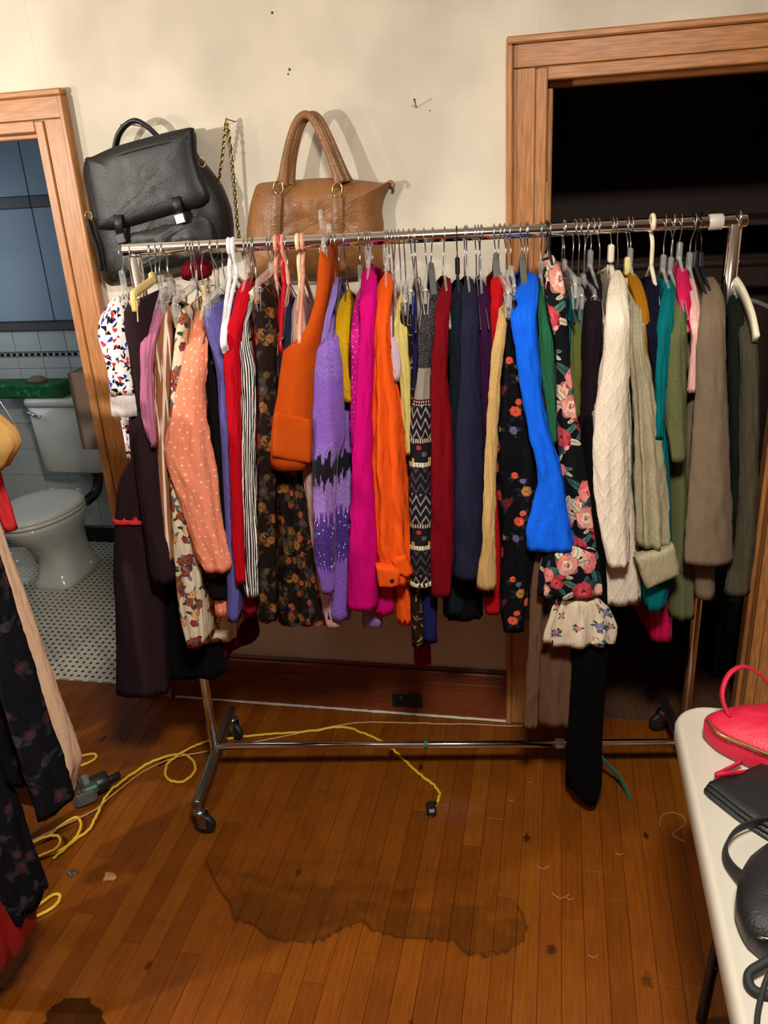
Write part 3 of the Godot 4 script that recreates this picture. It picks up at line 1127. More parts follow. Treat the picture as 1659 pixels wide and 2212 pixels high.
# ------------------------------------------------------------------ the clothes, left to right along the rail (metres)
const GARMENTS := [
	{"n": "blouse", "l": "white short-sleeved blouse printed with small red, blue and black shapes", "c": "blouse", "m": "whiteprint", "k": "sleeve", "h": "clear", "q": "white printed blouse", "rows": [[1.602, -0.8132, 0.0134, 0.04], [1.582, -0.7999, 0.0238, 0.105], [1.561, -0.7948, 0.0363, 0.153], [1.534, -0.7858, 0.0398, 0.194], [1.491, -0.7799, 0.0364, 0.21], [1.445, -0.779, 0.0344, 0.21], [1.392, -0.7804, 0.0371, 0.21], [1.351, -0.7814, 0.0403, 0.21], [1.323, -0.7816, 0.0429, 0.21]], "s0": -0.8026, "body": [[1.544, -0.7782, 0.0148, 0.13], [1.33, -0.8066, 0.0259, 0.13], [1.254, -0.8108, 0.0206, 0.13], [1.175, -0.8138, 0.0165, 0.13]], "fold": [4, 0.09], "cuff": ["white_cotton", 0.055]},
	{"n": "skirt", "l": "dark plum pinstriped skirt clipped to the yellowed hanger", "c": "skirt", "m": "pinstripe", "k": "panel", "h": "yellowclip", "q": "plum pinstriped skirt", "rows": [[1.602, -0.7193, 0.0266, 0.2], [1.486, -0.7287, 0.0313, 0.2], [1.37, -0.7395, 0.0343, 0.2], [1.248, -0.7496, 0.0339, 0.2], [1.12, -0.762, 0.0304, 0.2], [0.987, -0.7686, 0.0279, 0.2], [0.844, -0.7676, 0.0351, 0.2]], "s0": -0.724, "fold": [3, 0.1], "back": 0.12},
	{"n": "dress", "l": "long dark brown pinstriped dress with a red piped hip seam", "c": "dress", "m": "pinstripe2", "k": "panel", "h": "wire", "q": "brown pinstriped dress", "rows": [[1.556, -0.747, 0.0188, 0.14], [1.306, -0.7788, 0.0296, 0.14], [1.175, -0.7954, 0.029, 0.14], [1.153, -0.8075, 0.0412, 0.14], [1.121, -0.8171, 0.0516, 0.14], [1.067, -0.8278, 0.0585, 0.14], [1.006, -0.838, 0.0637, 0.14], [0.835, -0.864, 0.071, 0.14], [0.606, -0.8963, 0.073, 0.14], [0.432, -0.9215, 0.0787, 0.14]], "s0": -0.7737, "fold": [3, 0.06], "back": 0.16, "piping": 1.006},
	{"n": "skirt", "l": "long plain black skirt beside the brown pinstriped dress", "c": "skirt", "m": "black", "k": "panel", "h": "clearclip", "q": "long black skirt", "rows": [[1.529, -0.7097, 0.0122, 0.06], [1.15, -0.7459, 0.0522, 0.06], [0.761, -0.7788, 0.0821, 0.06], [0.553, -0.7799, 0.097, 0.06], [0.436, -0.7792, 0.1023, 0.06]], "s0": -0.7097, "fold": [4, 0.08], "back": 0.15},
	{"n": "blouse", "l": "maroon print blouse with a dark hem behind the cream floral skirt", "c": "blouse", "m": "maroonprint", "k": "panel", "h": "wire", "q": "maroon print blouse", "rows": [[1.518, -0.6082, 0.0155, 0.02], [1.13, -0.6305, 0.0231, 0.02], [0.687, -0.6738, 0.0284, 0.02], [0.474, -0.6996, 0.0294, 0.02]], "s0": -0.6082, "back": 0.14},
	{"n": "cardigan", "l": "pink ribbed knit cardigan with a broad ribbed front edge", "c": "cardigan", "m": "pinkrib", "k": "sleeve", "h": "clear", "q": "pink ribbed cardigan", "rows": [[1.585, -0.7042, 0.0122, 0.04], [1.572, -0.7028, 0.0209, 0.089], [1.545, -0.6983, 0.0234, 0.154], [1.498, -0.6971, 0.0172, 0.212], [1.442, -0.7074, 0.0156, 0.215], [1.372, -0.7175, 0.0164, 0.215], [1.324, -0.722, 0.0166, 0.215], [1.282, -0.7232, 0.0131, 0.215], [1.241, -0.7203, 0.006, 0.215]], "s0": -0.7018, "body": [[1.482, -0.7103, 0.0119, 0.13], [1.237, -0.7423, 0.0125, 0.13]], "fold": [3, 0.05]},
	{"n": "cardigan", "l": "tan knit cardigan with white stripes and white edging", "c": "cardigan", "m": "tanstripe", "k": "sleeve", "h": "clear", "q": "tan striped cardigan", "rows": [[1.578, -0.6887, 0.0128, 0.04], [1.549, -0.6765, 0.0202, 0.115], [1.48, -0.6701, 0.0209, 0.185], [1.375, -0.6877, 0.0196, 0.185], [1.253, -0.7099, 0.0152, 0.185], [1.126, -0.7262, 0.0162, 0.185], [1.033, -0.7375, 0.0177, 0.185], [0.951, -0.7456, 0.0205, 0.185], [0.902, -0.7502, 0.0201, 0.185]], "s0": -0.6784, "fold": [3, 0.05]},
	{"n": "blouse", "l": "dark rust floral blouse between the tan cardigan and cream skirt", "c": "blouse", "m": "rustfloral", "k": "sleeve", "h": "clearclip", "q": "dark rust floral blouse", "rows": [[1.578, -0.6771, 0.011, 0.04], [1.533, -0.6618, 0.0144, 0.096], [1.419, -0.6655, 0.0169, 0.12], [1.168, -0.7072, 0.0152, 0.12]], "s0": -0.6771},
	{"n": "skirt", "l": "cream pleated skirt printed with brown and rust flowers", "c": "skirt", "m": "creamfloral", "k": "panel", "h": "clearclip", "q": "cream floral skirt", "rows": [[1.581, -0.5994, 0.0091, 0.19], [1.524, -0.6139, 0.0149, 0.19], [1.433, -0.6355, 0.0181, 0.19], [1.253, -0.67, 0.0182, 0.19], [1.126, -0.6854, 0.0217, 0.19], [0.993, -0.6933, 0.0273, 0.19], [0.853, -0.7003, 0.0318, 0.19], [0.736, -0.7086, 0.0311, 0.19], [0.625, -0.7101, 0.0236, 0.19]], "s0": -0.6163, "body": [[1.504, -0.6402, 0.0152, 0.07], [1.012, -0.6714, 0.053, 0.07], [0.793, -0.6742, 0.07, 0.07], [0.573, -0.6961, 0.0668, 0.07]], "fold": [3, 0.16], "back": 0.14},
	{"n": "blouse", "l": "peach blouse with scattered white polka dots and loose sleeves", "c": "blouse", "m": "peachdots", "k": "sleeve", "h": "woodgrey", "q": "peach dotted blouse", "rows": [[1.554, -0.596, 0.0122, 0.04], [1.533, -0.586, 0.0207, 0.117], [1.491, -0.5791, 0.0264, 0.201], [1.439, -0.59, 0.0315, 0.225], [1.383, -0.6072, 0.0383, 0.225], [1.324, -0.6208, 0.0458, 0.225], [1.264, -0.6328, 0.0564, 0.225], [1.238, -0.6375, 0.0609, 0.225], [1.203, -0.6367, 0.0601, 0.225], [1.139, -0.6322, 0.0553, 0.225], [1.073, -0.6263, 0.0479, 0.225], [1.007, -0.6222, 0.0447, 0.225], [0.938, -0.6155, 0.0452, 0.225], [0.899, -0.6069, 0.043, 0.225], [0.882, -0.6041, 0.038, 0.225]], "s0": -0.5917, "body": [[1.421, -0.5796, 0.0119, 0.15], [1.041, -0.6048, 0.0223, 0.15], [0.756, -0.6243, 0.0214, 0.15], [0.702, -0.6302, 0.0202, 0.15]], "fold": [4, 0.1]},
	{"n": "blouse", "l": "black blouse with a patterned braid above its wide cuff", "c": "blouse", "m": "black2", "k": "sleeve", "h": "clear", "q": "black blouse", "rows": [[1.531, -0.5624, 0.0147, 0.04], [1.487, -0.5561, 0.0249, 0.126], [1.365, -0.5552, 0.031, 0.165], [1.242, -0.5646, 0.0317, 0.165], [1.113, -0.5707, 0.0287, 0.165], [0.978, -0.5771, 0.023, 0.165], [0.852, -0.612, 0.0366, 0.165], [0.768, -0.6247, 0.0358, 0.165]], "s0": -0.5593, "fold": [4, 0.06], "braid": 0.844},
	{"n": "dress", "l": "periwinkle blue cotton dress with a wide waistband", "c": "dress", "m": "periwinkle", "k": "panel", "h": "clearclip", "q": "periwinkle dress", "rows": [[1.578, -0.5326, 0.0238, 0.19], [1.554, -0.5337, 0.0216, 0.19], [1.497, -0.5305, 0.0178, 0.19], [1.428, -0.5264, 0.014, 0.19], [1.333, -0.5308, 0.0154, 0.19], [1.185, -0.543, 0.0134, 0.19], [0.988, -0.5587, 0.0139, 0.19], [0.805, -0.575, 0.0176, 0.19], [0.714, -0.5873, 0.0159, 0.19]], "s0": -0.5323, "fold": [4, 0.1], "back": 0.13},
	{"n": "sweater", "l": "bright red knit sweater with a rounded shoulder", "c": "sweater", "m": "red", "k": "sleeve", "h": "clear", "q": "bright red sweater", "rows": [[1.624, -0.4694, 0.0126, 0.04], [1.597, -0.4641, 0.0174, 0.126], [1.571, -0.4649, 0.0176, 0.178], [1.543, -0.4726, 0.018, 0.209], [1.489, -0.4868, 0.021, 0.215], [1.432, -0.4935, 0.0195, 0.215], [1.339, -0.5008, 0.0175, 0.215], [1.254, -0.5086, 0.016, 0.215], [1.129, -0.5209, 0.0152, 0.215], [0.998, -0.5331, 0.0149, 0.215], [0.902, -0.5407, 0.0145, 0.215], [0.843, -0.5448, 0.0128, 0.215]], "s0": -0.4677, "fold": [3, 0.05]},
	{"n": "blouse", "l": "black and white pinstriped blouse with a cream tie collar", "c": "blouse", "m": "bwstripe", "k": "sleeve", "h": "wire", "q": "striped blouse", "rows": [[1.605, -0.4542, 0.0084, 0.04], [1.573, -0.4515, 0.0139, 0.127], [1.537, -0.4594, 0.0103, 0.183], [1.484, -0.4607, 0.0143, 0.2], [1.427, -0.4608, 0.0202, 0.2], [1.333, -0.4687, 0.0194, 0.2], [1.249, -0.4802, 0.0197, 0.2], [1.123, -0.4954, 0.0177, 0.2], [1.031, -0.5034, 0.0186, 0.2], [0.95, -0.5107, 0.0227, 0.2], [0.866, -0.5188, 0.0237, 0.2], [0.792, -0.5206, 0.0155, 0.2]], "s0": -0.4565, "fold": [5, 0.13], "patches": [["tie_collar", "cream", [[-0.4514, 1.6019], [-0.4361, 1.6124], [-0.4291, 1.5918], [-0.4387, 1.5605], [-0.4478, 1.5333], [-0.4555, 1.5475], [-0.4498, 1.5758]], 0.11, 0.02]]},
	{"n": "sweater", "l": "dark crimson sweater hidden beside the striped blouse", "c": "sweater", "m": "crimson", "k": "sleeve", "h": "wire", "q": "dark crimson sweater", "rows": [[1.584, -0.4531, 0.0096, 0.04], [1.528, -0.4424, 0.0117, 0.129], [1.295, -0.4622, 0.0109, 0.15], [0.996, -0.4972, 0.014, 0.15], [0.768, -0.5385, 0.0265, 0.15], [0.708, -0.547, 0.0174, 0.15]], "s0": -0.4477},
	{"n": "dress", "l": "dark brown velvet dress printed with gold and rust flowers", "c": "dress", "m": "darkfloral", "k": "panel", "h": "clearclip", "q": "brown velvet floral dress", "rows": [[1.612, -0.407, 0.015, 0.2], [1.582, -0.4049, 0.0251, 0.2], [1.538, -0.4054, 0.0254, 0.2], [1.425, -0.413, 0.023, 0.2], [1.308, -0.4227, 0.0247, 0.2], [1.184, -0.4376, 0.0241, 0.2], [1.056, -0.4546, 0.0247, 0.2], [0.921, -0.4685, 0.024, 0.2], [0.779, -0.4824, 0.0253, 0.2], [0.709, -0.4884, 0.0262, 0.2]], "s0": -0.4058, "fold": [3, 0.13]},
	{"n": "skirt", "l": "dark pleated skirt with rust and gold chrysanthemums", "c": "skirt", "m": "darkfloral2", "k": "panel", "h": "clearclip", "q": "dark pleated skirt", "rows": [[1.53, -0.3931, 0.0161, 0.155], [1.355, -0.4015, 0.0202, 0.155], [1.168, -0.4007, 0.0344, 0.155], [1.036, -0.3942, 0.0503, 0.155], [0.898, -0.3952, 0.0567, 0.155], [0.753, -0.3949, 0.0646, 0.155], [0.669, -0.3936, 0.0668, 0.155]], "s0": -0.3973, "fold": [6, 0.2], "back": 0.12},
	{"n": "skirt", "l": "plum red skirt hem below the dark pleated skirt", "c": "skirt", "m": "plumred", "k": "panel", "h": "wire", "q": "plum red skirt", "rows": [[1.273, -0.3943, 0.0274, 0.08], [0.863, -0.4349, 0.0307, 0.08], [0.632, -0.4585, 0.0291, 0.08]], "s0": -0.3943, "back": 0.12},
	{"n": "top", "l": "scarlet knit top on the pink tubular hanger", "c": "top", "m": "red2", "k": "sleeve", "h": "pinktube", "q": "scarlet top", "rows": [[1.581, -0.3966, 0.0084, 0.04], [1.542, -0.3806, 0.0141, 0.097], [1.455, -0.3783, 0.0153, 0.13], [1.286, -0.3923, 0.0146, 0.13]], "s0": -0.3966},
	{"n": "top", "l": "navy jersey top with a wide neck beside pink hangers", "c": "top", "m": "navy2", "k": "sleeve", "h": "pinktube", "q": "navy jersey top", "rows": [[1.568, -0.3666, 0.0108, 0.04], [1.533, -0.3639, 0.0176, 0.111], [1.461, -0.3648, 0.0186, 0.16], [1.294, -0.3783, 0.018, 0.16]], "s0": -0.3666},
	{"n": "top", "l": "pale dusty pink knit top on a cream tubular hanger", "c": "top", "m": "dustypink", "k": "sleeve", "h": "creamtube", "q": "dusty pink top", "rows": [[1.578, -0.3379, 0.0096, 0.04], [1.542, -0.3323, 0.0152, 0.111], [1.482, -0.33, 0.0185, 0.16], [1.292, -0.3412, 0.0168, 0.16], [0.752, -0.3124, 0.0275, 0.16], [0.661, -0.3078, 0.0199, 0.16]], "s0": -0.3351},
	{"n": "vest", "l": "burnt orange boiled wool vest with a deep armhole and patch pocket", "c": "vest", "m": "orangewool", "k": "panel", "h": "cleardisc", "q": "orange wool vest", "rows": [[1.697, -0.2481, 0.0043, 0.225], [1.672, -0.2428, 0.014, 0.225], [1.641, -0.246, 0.0157, 0.225], [1.589, -0.257, 0.0148, 0.225], [1.536, -0.2749, 0.0183, 0.225], [1.498, -0.2917, 0.0262, 0.225], [1.481, -0.3119, 0.0426, 0.225], [1.47, -0.3175, 0.0449, 0.225], [1.428, -0.3267, 0.0459, 0.225], [1.359, -0.3408, 0.0494, 0.225], [1.277, -0.3572, 0.0537, 0.225], [1.204, -0.3686, 0.0562, 0.225], [1.172, -0.3719, 0.0554, 0.225]], "s0": -0.2485, "fold": [2, 0.03], "back": 0.1, "patches": [["pocket", "orangewool", [[-0.3934, 1.3249], [-0.3187, 1.305], [-0.3066, 1.2973], [-0.3177, 1.1882], [-0.3762, 1.198], [-0.4127, 1.2119]], 0.228, 0.006]], "slim": 0.5},
	{"n": "blouse", "l": "lavender blouse with its collar showing above the purple sweater", "c": "blouse", "m": "lavender", "k": "sleeve", "h": "wire", "q": "lavender blouse", "rows": [[1.613, -0.2415, 0.0095, 0.04], [1.584, -0.2426, 0.0138, 0.119], [1.549, -0.2539, 0.0146, 0.179], [1.487, -0.2676, 0.0164, 0.2], [1.419, -0.2757, 0.0166, 0.2]], "s0": -0.2415},
	{"n": "sweater", "l": "purple mohair sweater with black fuzzy bands and sequins", "c": "sweater", "m": "mohair", "k": "sleeve", "h": "black", "q": "purple mohair sweater", "rows": [[1.557, -0.2496, 0.0132, 0.04], [1.522, -0.2477, 0.0172, 0.152], [1.479, -0.2507, 0.028, 0.221], [1.425, -0.2547, 0.0355, 0.23], [1.357, -0.2599, 0.04, 0.23], [1.25, -0.2682, 0.0425, 0.23], [1.189, -0.2809, 0.0342, 0.23], [1.088, -0.293, 0.0288, 0.23], [0.997, -0.3001, 0.0287, 0.23], [0.902, -0.305, 0.0261, 0.23], [0.811, -0.3051, 0.0164, 0.23]], "s0": -0.2493, "body": [[1.524, -0.2308, 0.0159, 0.17], [1.291, -0.2373, 0.0237, 0.17], [1.102, -0.2543, 0.0319, 0.17], [0.9, -0.2724, 0.0331, 0.17], [0.697, -0.2888, 0.0336, 0.17]], "fold": [3, 0.07]},
	{"n": "sweater", "l": "golden yellow wool sweater between purple and magenta ones", "c": "sweater", "m": "yellow", "k": "sleeve", "h": "wire", "q": "yellow sweater", "rows": [[1.579, -0.2125, 0.0101, 0.04], [1.554, -0.215, 0.0168, 0.112], [1.524, -0.2173, 0.0182, 0.169], [1.462, -0.2191, 0.0158, 0.2], [1.393, -0.2197, 0.0138, 0.2], [1.334, -0.2125, 0.0093, 0.2]], "s0": -0.2137},
	{"n": "blouse", "l": "magenta blouse sprinkled with tiny silver studs", "c": "blouse", "m": "magentadots", "k": "sleeve", "h": "clear", "q": "magenta studded blouse", "rows": [[1.584, -0.1758, 0.0083, 0.04], [1.558, -0.178, 0.0127, 0.115], [1.504, -0.1803, 0.0146, 0.194], [1.414, -0.1889, 0.012, 0.2], [1.297, -0.2006, 0.0087, 0.2], [1.193, -0.2085, 0.0071, 0.2]], "s0": -0.1769},
	{"n": "top", "l": "lilac jersey top beside the fuchsia sweater", "c": "top", "m": "lilac", "k": "panel", "h": "wire", "q": "lilac jersey top", "rows": [[1.518, -0.1746, 0.008, 0.15], [1.331, -0.1873, 0.0083, 0.15], [0.816, -0.1873, 0.0337, 0.15], [0.66, -0.1969, 0.0292, 0.15]], "s0": -0.1746, "back": 0.12},
	{"n": "sweater", "l": "hot pink fuchsia wool sweater", "c": "sweater", "m": "fuchsia", "k": "sleeve", "h": "whiteclear", "q": "fuchsia sweater", "rows": [[1.64, -0.1532, 0.0094, 0.04], [1.622, -0.1481, 0.0194, 0.103], [1.579, -0.1471, 0.0188, 0.197], [1.508, -0.151, 0.0166, 0.225], [1.419, -0.1624, 0.0191, 0.225], [1.304, -0.1757, 0.0219, 0.225], [1.183, -0.186, 0.0259, 0.225], [1.056, -0.1933, 0.0313, 0.225], [0.924, -0.2015, 0.0388, 0.225], [0.753, -0.2148, 0.0432, 0.225]], "s0": -0.1495, "body": [[1.406, -0.1512, 0.0144, 0.17], [0.965, -0.1568, 0.0313, 0.17], [0.704, -0.1616, 0.0287, 0.17]], "fold": [3, 0.04]},
	{"n": "shirt", "l": "bright orange shirt with buttoned cuffs and a long tail", "c": "shirt", "m": "orange", "k": "sleeve", "h": "clear", "q": "orange shirt", "rows": [[1.622, -0.1048, 0.0129, 0.04], [1.599, -0.1094, 0.02, 0.112], [1.565, -0.1143, 0.0211, 0.183], [1.505, -0.1202, 0.0205, 0.215], [1.415, -0.1214, 0.026, 0.215], [1.299, -0.1188, 0.0392, 0.215], [1.178, -0.1238, 0.0454, 0.215], [1.05, -0.123, 0.0471, 0.215], [0.944, -0.1232, 0.0498, 0.215], [0.886, -0.12, 0.049, 0.215], [0.822, -0.1227, 0.0452, 0.215]], "s0": -0.1095, "body": [[1.399, -0.1002, 0.0146, 0.15], [1.022, -0.092, 0.0249, 0.15], [0.798, -0.0923, 0.0388, 0.15], [0.662, -0.0946, 0.0304, 0.15]], "fold": [6, 0.16], "patches": [["cuff", "orange", [[-0.1687, 0.8933], [-0.1455, 0.8898], [-0.121, 0.8862], [-0.1056, 0.8747], [-0.1053, 0.8554], [-0.1102, 0.8305], [-0.1292, 0.8242], [-0.1491, 0.8262], [-0.1639, 0.8281], [-0.167, 0.8602]], 0.235, 0.03], ["cuff", "orange", [[-0.1254, 0.9034], [-0.0902, 0.9185], [-0.0692, 0.863], [-0.0859, 0.8496], [-0.1126, 0.8644]], 0.225, 0.025]], "buttons": [[-0.1265, 0.8516, 0.237]]},
	{"n": "blouse", "l": "pale pink lilac blouse with a pointed short sleeve", "c": "blouse", "m": "palelilac", "k": "sleeve", "h": "clear", "q": "pale lilac blouse", "rows": [[1.555, -0.099, 0.0083, 0.04], [1.522, -0.0986, 0.0103, 0.129], [1.477, -0.0952, 0.0124, 0.192], [1.421, -0.0888, 0.0136, 0.2], [1.379, -0.0891, 0.004, 0.2]], "s0": -0.099},
	{"n": "sweater", "l": "crimson sweater tucked behind the pale lilac blouse", "c": "sweater", "m": "crimson2", "k": "sleeve", "h": "clear", "q": "crimson sweater behind lilac", "rows": [[1.566, -0.0889, 0.0083, 0.04], [1.439, -0.088, 0.0105, 0.12], [1.27, -0.0893, 0.0157, 0.12]], "s0": -0.0889},
	{"n": "blouse", "l": "pale lemon yellow blouse beside the dark fair isle cardigan", "c": "blouse", "m": "lemon", "k": "sleeve", "h": "clear", "q": "lemon blouse", "rows": [[1.569, -0.0709, 0.0095, 0.04], [1.541, -0.0738, 0.015, 0.114], [1.496, -0.0743, 0.0169, 0.18], [1.407, -0.0704, 0.0137, 0.19], [1.289, -0.0678, 0.0105, 0.19], [1.184, -0.0684, 0.0065, 0.19]], "s0": -0.0723, "fold": [3, 0.1]},
	{"n": "blouse", "l": "brown blouse printed with black and tan scrolls", "c": "blouse", "m": "paisley", "k": "panel", "h": "clearclip", "q": "brown scroll blouse", "rows": [[1.554, -0.0607, 0.0146, 0.16], [1.492, -0.0591, 0.0125, 0.16], [1.399, -0.0587, 0.0104, 0.16], [1.155, -0.0587, 0.0145, 0.16], [0.744, -0.0673, 0.0169, 0.16], [0.593, -0.0682, 0.0173, 0.16]], "s0": -0.0599, "back": 0.12},
	{"n": "skirt", "l": "deep navy blue skirt clipped in a clear hanger", "c": "skirt", "m": "navyblue", "k": "panel", "h": "clearclip", "q": "navy blue skirt", "rows": [[1.578, -0.0396, 0.0079, 0.15], [1.396, -0.0427, 0.0105, 0.15], [0.882, -0.028, 0.0248, 0.15], [0.601, -0.0347, 0.0213, 0.15]], "s0": -0.0396, "back": 0.12},
	{"n": "scarf", "l": "narrow dark red scarf hanging lowest over the wall baseboard", "c": "scarf", "m": "scarfred", "k": "panel", "h": "clear", "q": "dark red scarf", "rows": [[1.493, -0.0367, 0.0078, 0.04], [0.83, -0.0648, 0.0094, 0.04], [0.519, -0.0749, 0.0099, 0.04], [0.443, -0.078, 0.0085, 0.04]], "s0": -0.0367, "back": -0.02},
	{"n": "cardigan", "l": "dark fair isle cardigan with sequinned shoulder and cream hem", "c": "cardigan", "m": "fairisle", "k": "sleeve", "h": "greyfelt", "q": "fair isle cardigan", "rows": [[1.593, 0.0162, 0.0129, 0.04], [1.562, 0.0061, 0.0204, 0.13], [1.518, -0.0038, 0.021, 0.199], [1.454, -0.0128, 0.0179, 0.21], [1.386, -0.021, 0.0181, 0.21], [1.293, -0.0314, 0.0253, 0.21], [1.172, -0.0374, 0.0294, 0.21], [1.044, -0.0424, 0.0301, 0.21], [0.911, -0.047, 0.0302, 0.21], [0.814, -0.0508, 0.0295, 0.21]], "s0": 0.0062, "fold": [2, 0.03], "hemband": ["cream", 0.012]},
	{"n": "sweater", "l": "dark red velvety chenille sweater", "c": "sweater", "m": "darkred", "k": "sleeve", "h": "clear", "q": "dark red chenille sweater", "rows": [[1.602, 0.0482, 0.0094, 0.04], [1.576, 0.0379, 0.0153, 0.122], [1.538, 0.0285, 0.0171, 0.194], [1.465, 0.0203, 0.0183, 0.215], [1.386, 0.0157, 0.0197, 0.215], [1.293, 0.018, 0.0264, 0.215], [1.171, 0.0167, 0.0293, 0.215], [1.044, 0.013, 0.03, 0.215], [0.911, 0.009, 0.0307, 0.215], [0.783, 0.0028, 0.0264, 0.215]], "s0": 0.0382, "fold": [3, 0.06]},
	{"n": "sweater", "l": "blackish teal fine knit sweater", "c": "sweater", "m": "darkteal", "k": "sleeve", "h": "black", "q": "blackish teal sweater", "rows": [[1.59, 0.0783, 0.0117, 0.04], [1.558, 0.0693, 0.0165, 0.121], [1.491, 0.0612, 0.0167, 0.19], [1.343, 0.0567, 0.0172, 0.19], [1.161, 0.0549, 0.0154, 0.19], [0.828, 0.0486, 0.0151, 0.19]], "s0": 0.0738, "body": [[1.387, 0.0599, 0.0175, 0.13], [0.798, 0.0437, 0.0349, 0.13], [0.679, 0.0357, 0.0277, 0.13]]},
	{"n": "sweater", "l": "dark navy wool sweater with a plain straight sleeve", "c": "sweater", "m": "navy", "k": "sleeve", "h": "clear", "q": "dark navy sweater", "rows": [[1.597, 0.103, 0.0128, 0.04], [1.573, 0.0969, 0.0175, 0.118], [1.515, 0.0924, 0.0192, 0.21], [1.405, 0.0919, 0.0235, 0.215], [1.29, 0.0895, 0.0348, 0.215], [1.169, 0.0845, 0.0409, 0.215], [1.042, 0.0812, 0.0418, 0.215], [0.909, 0.0795, 0.041, 0.215], [0.832, 0.0776, 0.0384, 0.215]], "s0": 0.0974, "fold": [2, 0.04]},
	{"n": "skirt", "l": "black flared skirt whose hem shows below the navy sweater", "c": "skirt", "m": "black3", "k": "panel", "h": "clearclip", "q": "black flared skirt", "rows": [[1.5, 0.0916, 0.0115, 0.12], [1.003, 0.0859, 0.0344, 0.12], [0.793, 0.0673, 0.0558, 0.12], [0.654, 0.0672, 0.0545, 0.12]], "s0": 0.0916, "fold": [5, 0.1], "back": 0.12},
	{"n": "sweater", "l": "deep plum purple knit sweater", "c": "sweater", "m": "plum", "k": "sleeve", "h": "clear", "q": "plum sweater", "rows": [[1.587, 0.1344, 0.0093, 0.04], [1.554, 0.1313, 0.0159, 0.117], [1.486, 0.1286, 0.0179, 0.18], [1.337, 0.1329, 0.0172, 0.18], [1.154, 0.1348, 0.0142, 0.18], [0.763, 0.1341, 0.0152, 0.18]], "s0": 0.1328},
	{"n": "sweater", "l": "scarlet turtleneck sweater beside the tan sleeve", "c": "sweater", "m": "scarlet", "k": "sleeve", "h": "greyfelt", "q": "scarlet turtleneck", "rows": [[1.608, 0.1753, 0.0151, 0.04], [1.59, 0.1688, 0.016, 0.076], [1.554, 0.1634, 0.0147, 0.126], [1.48, 0.1533, 0.0158, 0.15], [1.268, 0.1509, 0.0176, 0.15], [0.746, 0.1464, 0.0232, 0.15], [0.687, 0.1487, 0.0208, 0.15]], "s0": 0.1721},
	{"n": "sweater", "l": "tan camel knit sweater with one narrow long sleeve", "c": "sweater", "m": "camel", "k": "sleeve", "h": "clearclip", "q": "camel sweater", "rows": [[1.568, 0.1945, 0.0111, 0.04], [1.542, 0.183, 0.0118, 0.128], [1.508, 0.1715, 0.0116, 0.194], [1.465, 0.1605, 0.0131, 0.225], [1.443, 0.1571, 0.0143, 0.225], [1.347, 0.15, 0.0123, 0.225], [1.266, 0.1439, 0.0137, 0.225], [1.169, 0.1393, 0.0157, 0.225], [1.043, 0.1354, 0.0154, 0.225], [0.938, 0.1322, 0.0169, 0.225], [0.871, 0.1286, 0.0226, 0.225], [0.806, 0.1268, 0.0266, 0.225]], "s0": 0.1774, "fold": [3, 0.04]},
	{"n": "dress", "l": "black dress scattered with orange poppies and gold flowers", "c": "dress", "m": "blackfloral", "k": "panel", "h": "clearclip", "q": "black poppy dress", "rows": [[1.561, 0.1976, 0.0142, 0.19], [1.485, 0.1978, 0.0188, 0.19], [1.395, 0.2026, 0.0304, 0.19], [1.278, 0.2088, 0.0483, 0.19], [1.156, 0.2142, 0.0565, 0.19], [1.027, 0.2186, 0.0565, 0.19], [0.893, 0.2146, 0.0456, 0.19], [0.752, 0.204, 0.0379, 0.19], [0.649, 0.2032, 0.027, 0.19]], "s0": 0.1993, "fold": [4, 0.12], "back": 0.12},
	{"n": "skirt", "l": "black skirt with tiny white polka dots", "c": "skirt", "m": "tinydots", "k": "panel", "h": "clearclip", "q": "tiny dotted skirt", "rows": [[1.571, 0.2112, 0.0113, 0.11], [1.254, 0.2317, 0.0239, 0.11], [0.853, 0.2476, 0.023, 0.11], [0.646, 0.251, 0.0146, 0.11]], "s0": 0.2112, "back": 0.1},
	{"n": "jacket", "l": "royal blue jacket with a crumpled empty sleeve", "c": "jacket", "m": "royalblue", "k": "sleeve", "h": "greyfelt", "q": "royal blue jacket", "rows": [[1.603, 0.2633, 0.0127, 0.04], [1.582, 0.2442, 0.0247, 0.116], [1.558, 0.2299, 0.0307, 0.175], [1.523, 0.2214, 0.0303, 0.223], [1.458, 0.2277, 0.0283, 0.23], [1.402, 0.2338, 0.0264, 0.23], [1.345, 0.2411, 0.0245, 0.23], [1.287, 0.2508, 0.0236, 0.23], [1.227, 0.2636, 0.0267, 0.23], [1.166, 0.2818, 0.0293, 0.23], [1.103, 0.294, 0.0325, 0.23], [1.04, 0.2942, 0.0446, 0.23], [0.976, 0.2943, 0.0582, 0.23], [0.915, 0.301, 0.0642, 0.23]], "s0": 0.2397, "fold": [4, 0.12]},
	{"n": "sweater", "l": "kelly green wool sweater", "c": "sweater", "m": "green", "k": "sleeve", "h": "clear", "q": "kelly green sweater", "rows": [[1.57, 0.2916, 0.0105, 0.04], [1.536, 0.2809, 0.0146, 0.124], [1.48, 0.2765, 0.0155, 0.188], [1.391, 0.2819, 0.0174, 0.19], [1.297, 0.2922, 0.0126, 0.19], [1.2, 0.2994, 0.0087, 0.19]], "s0": 0.2863},
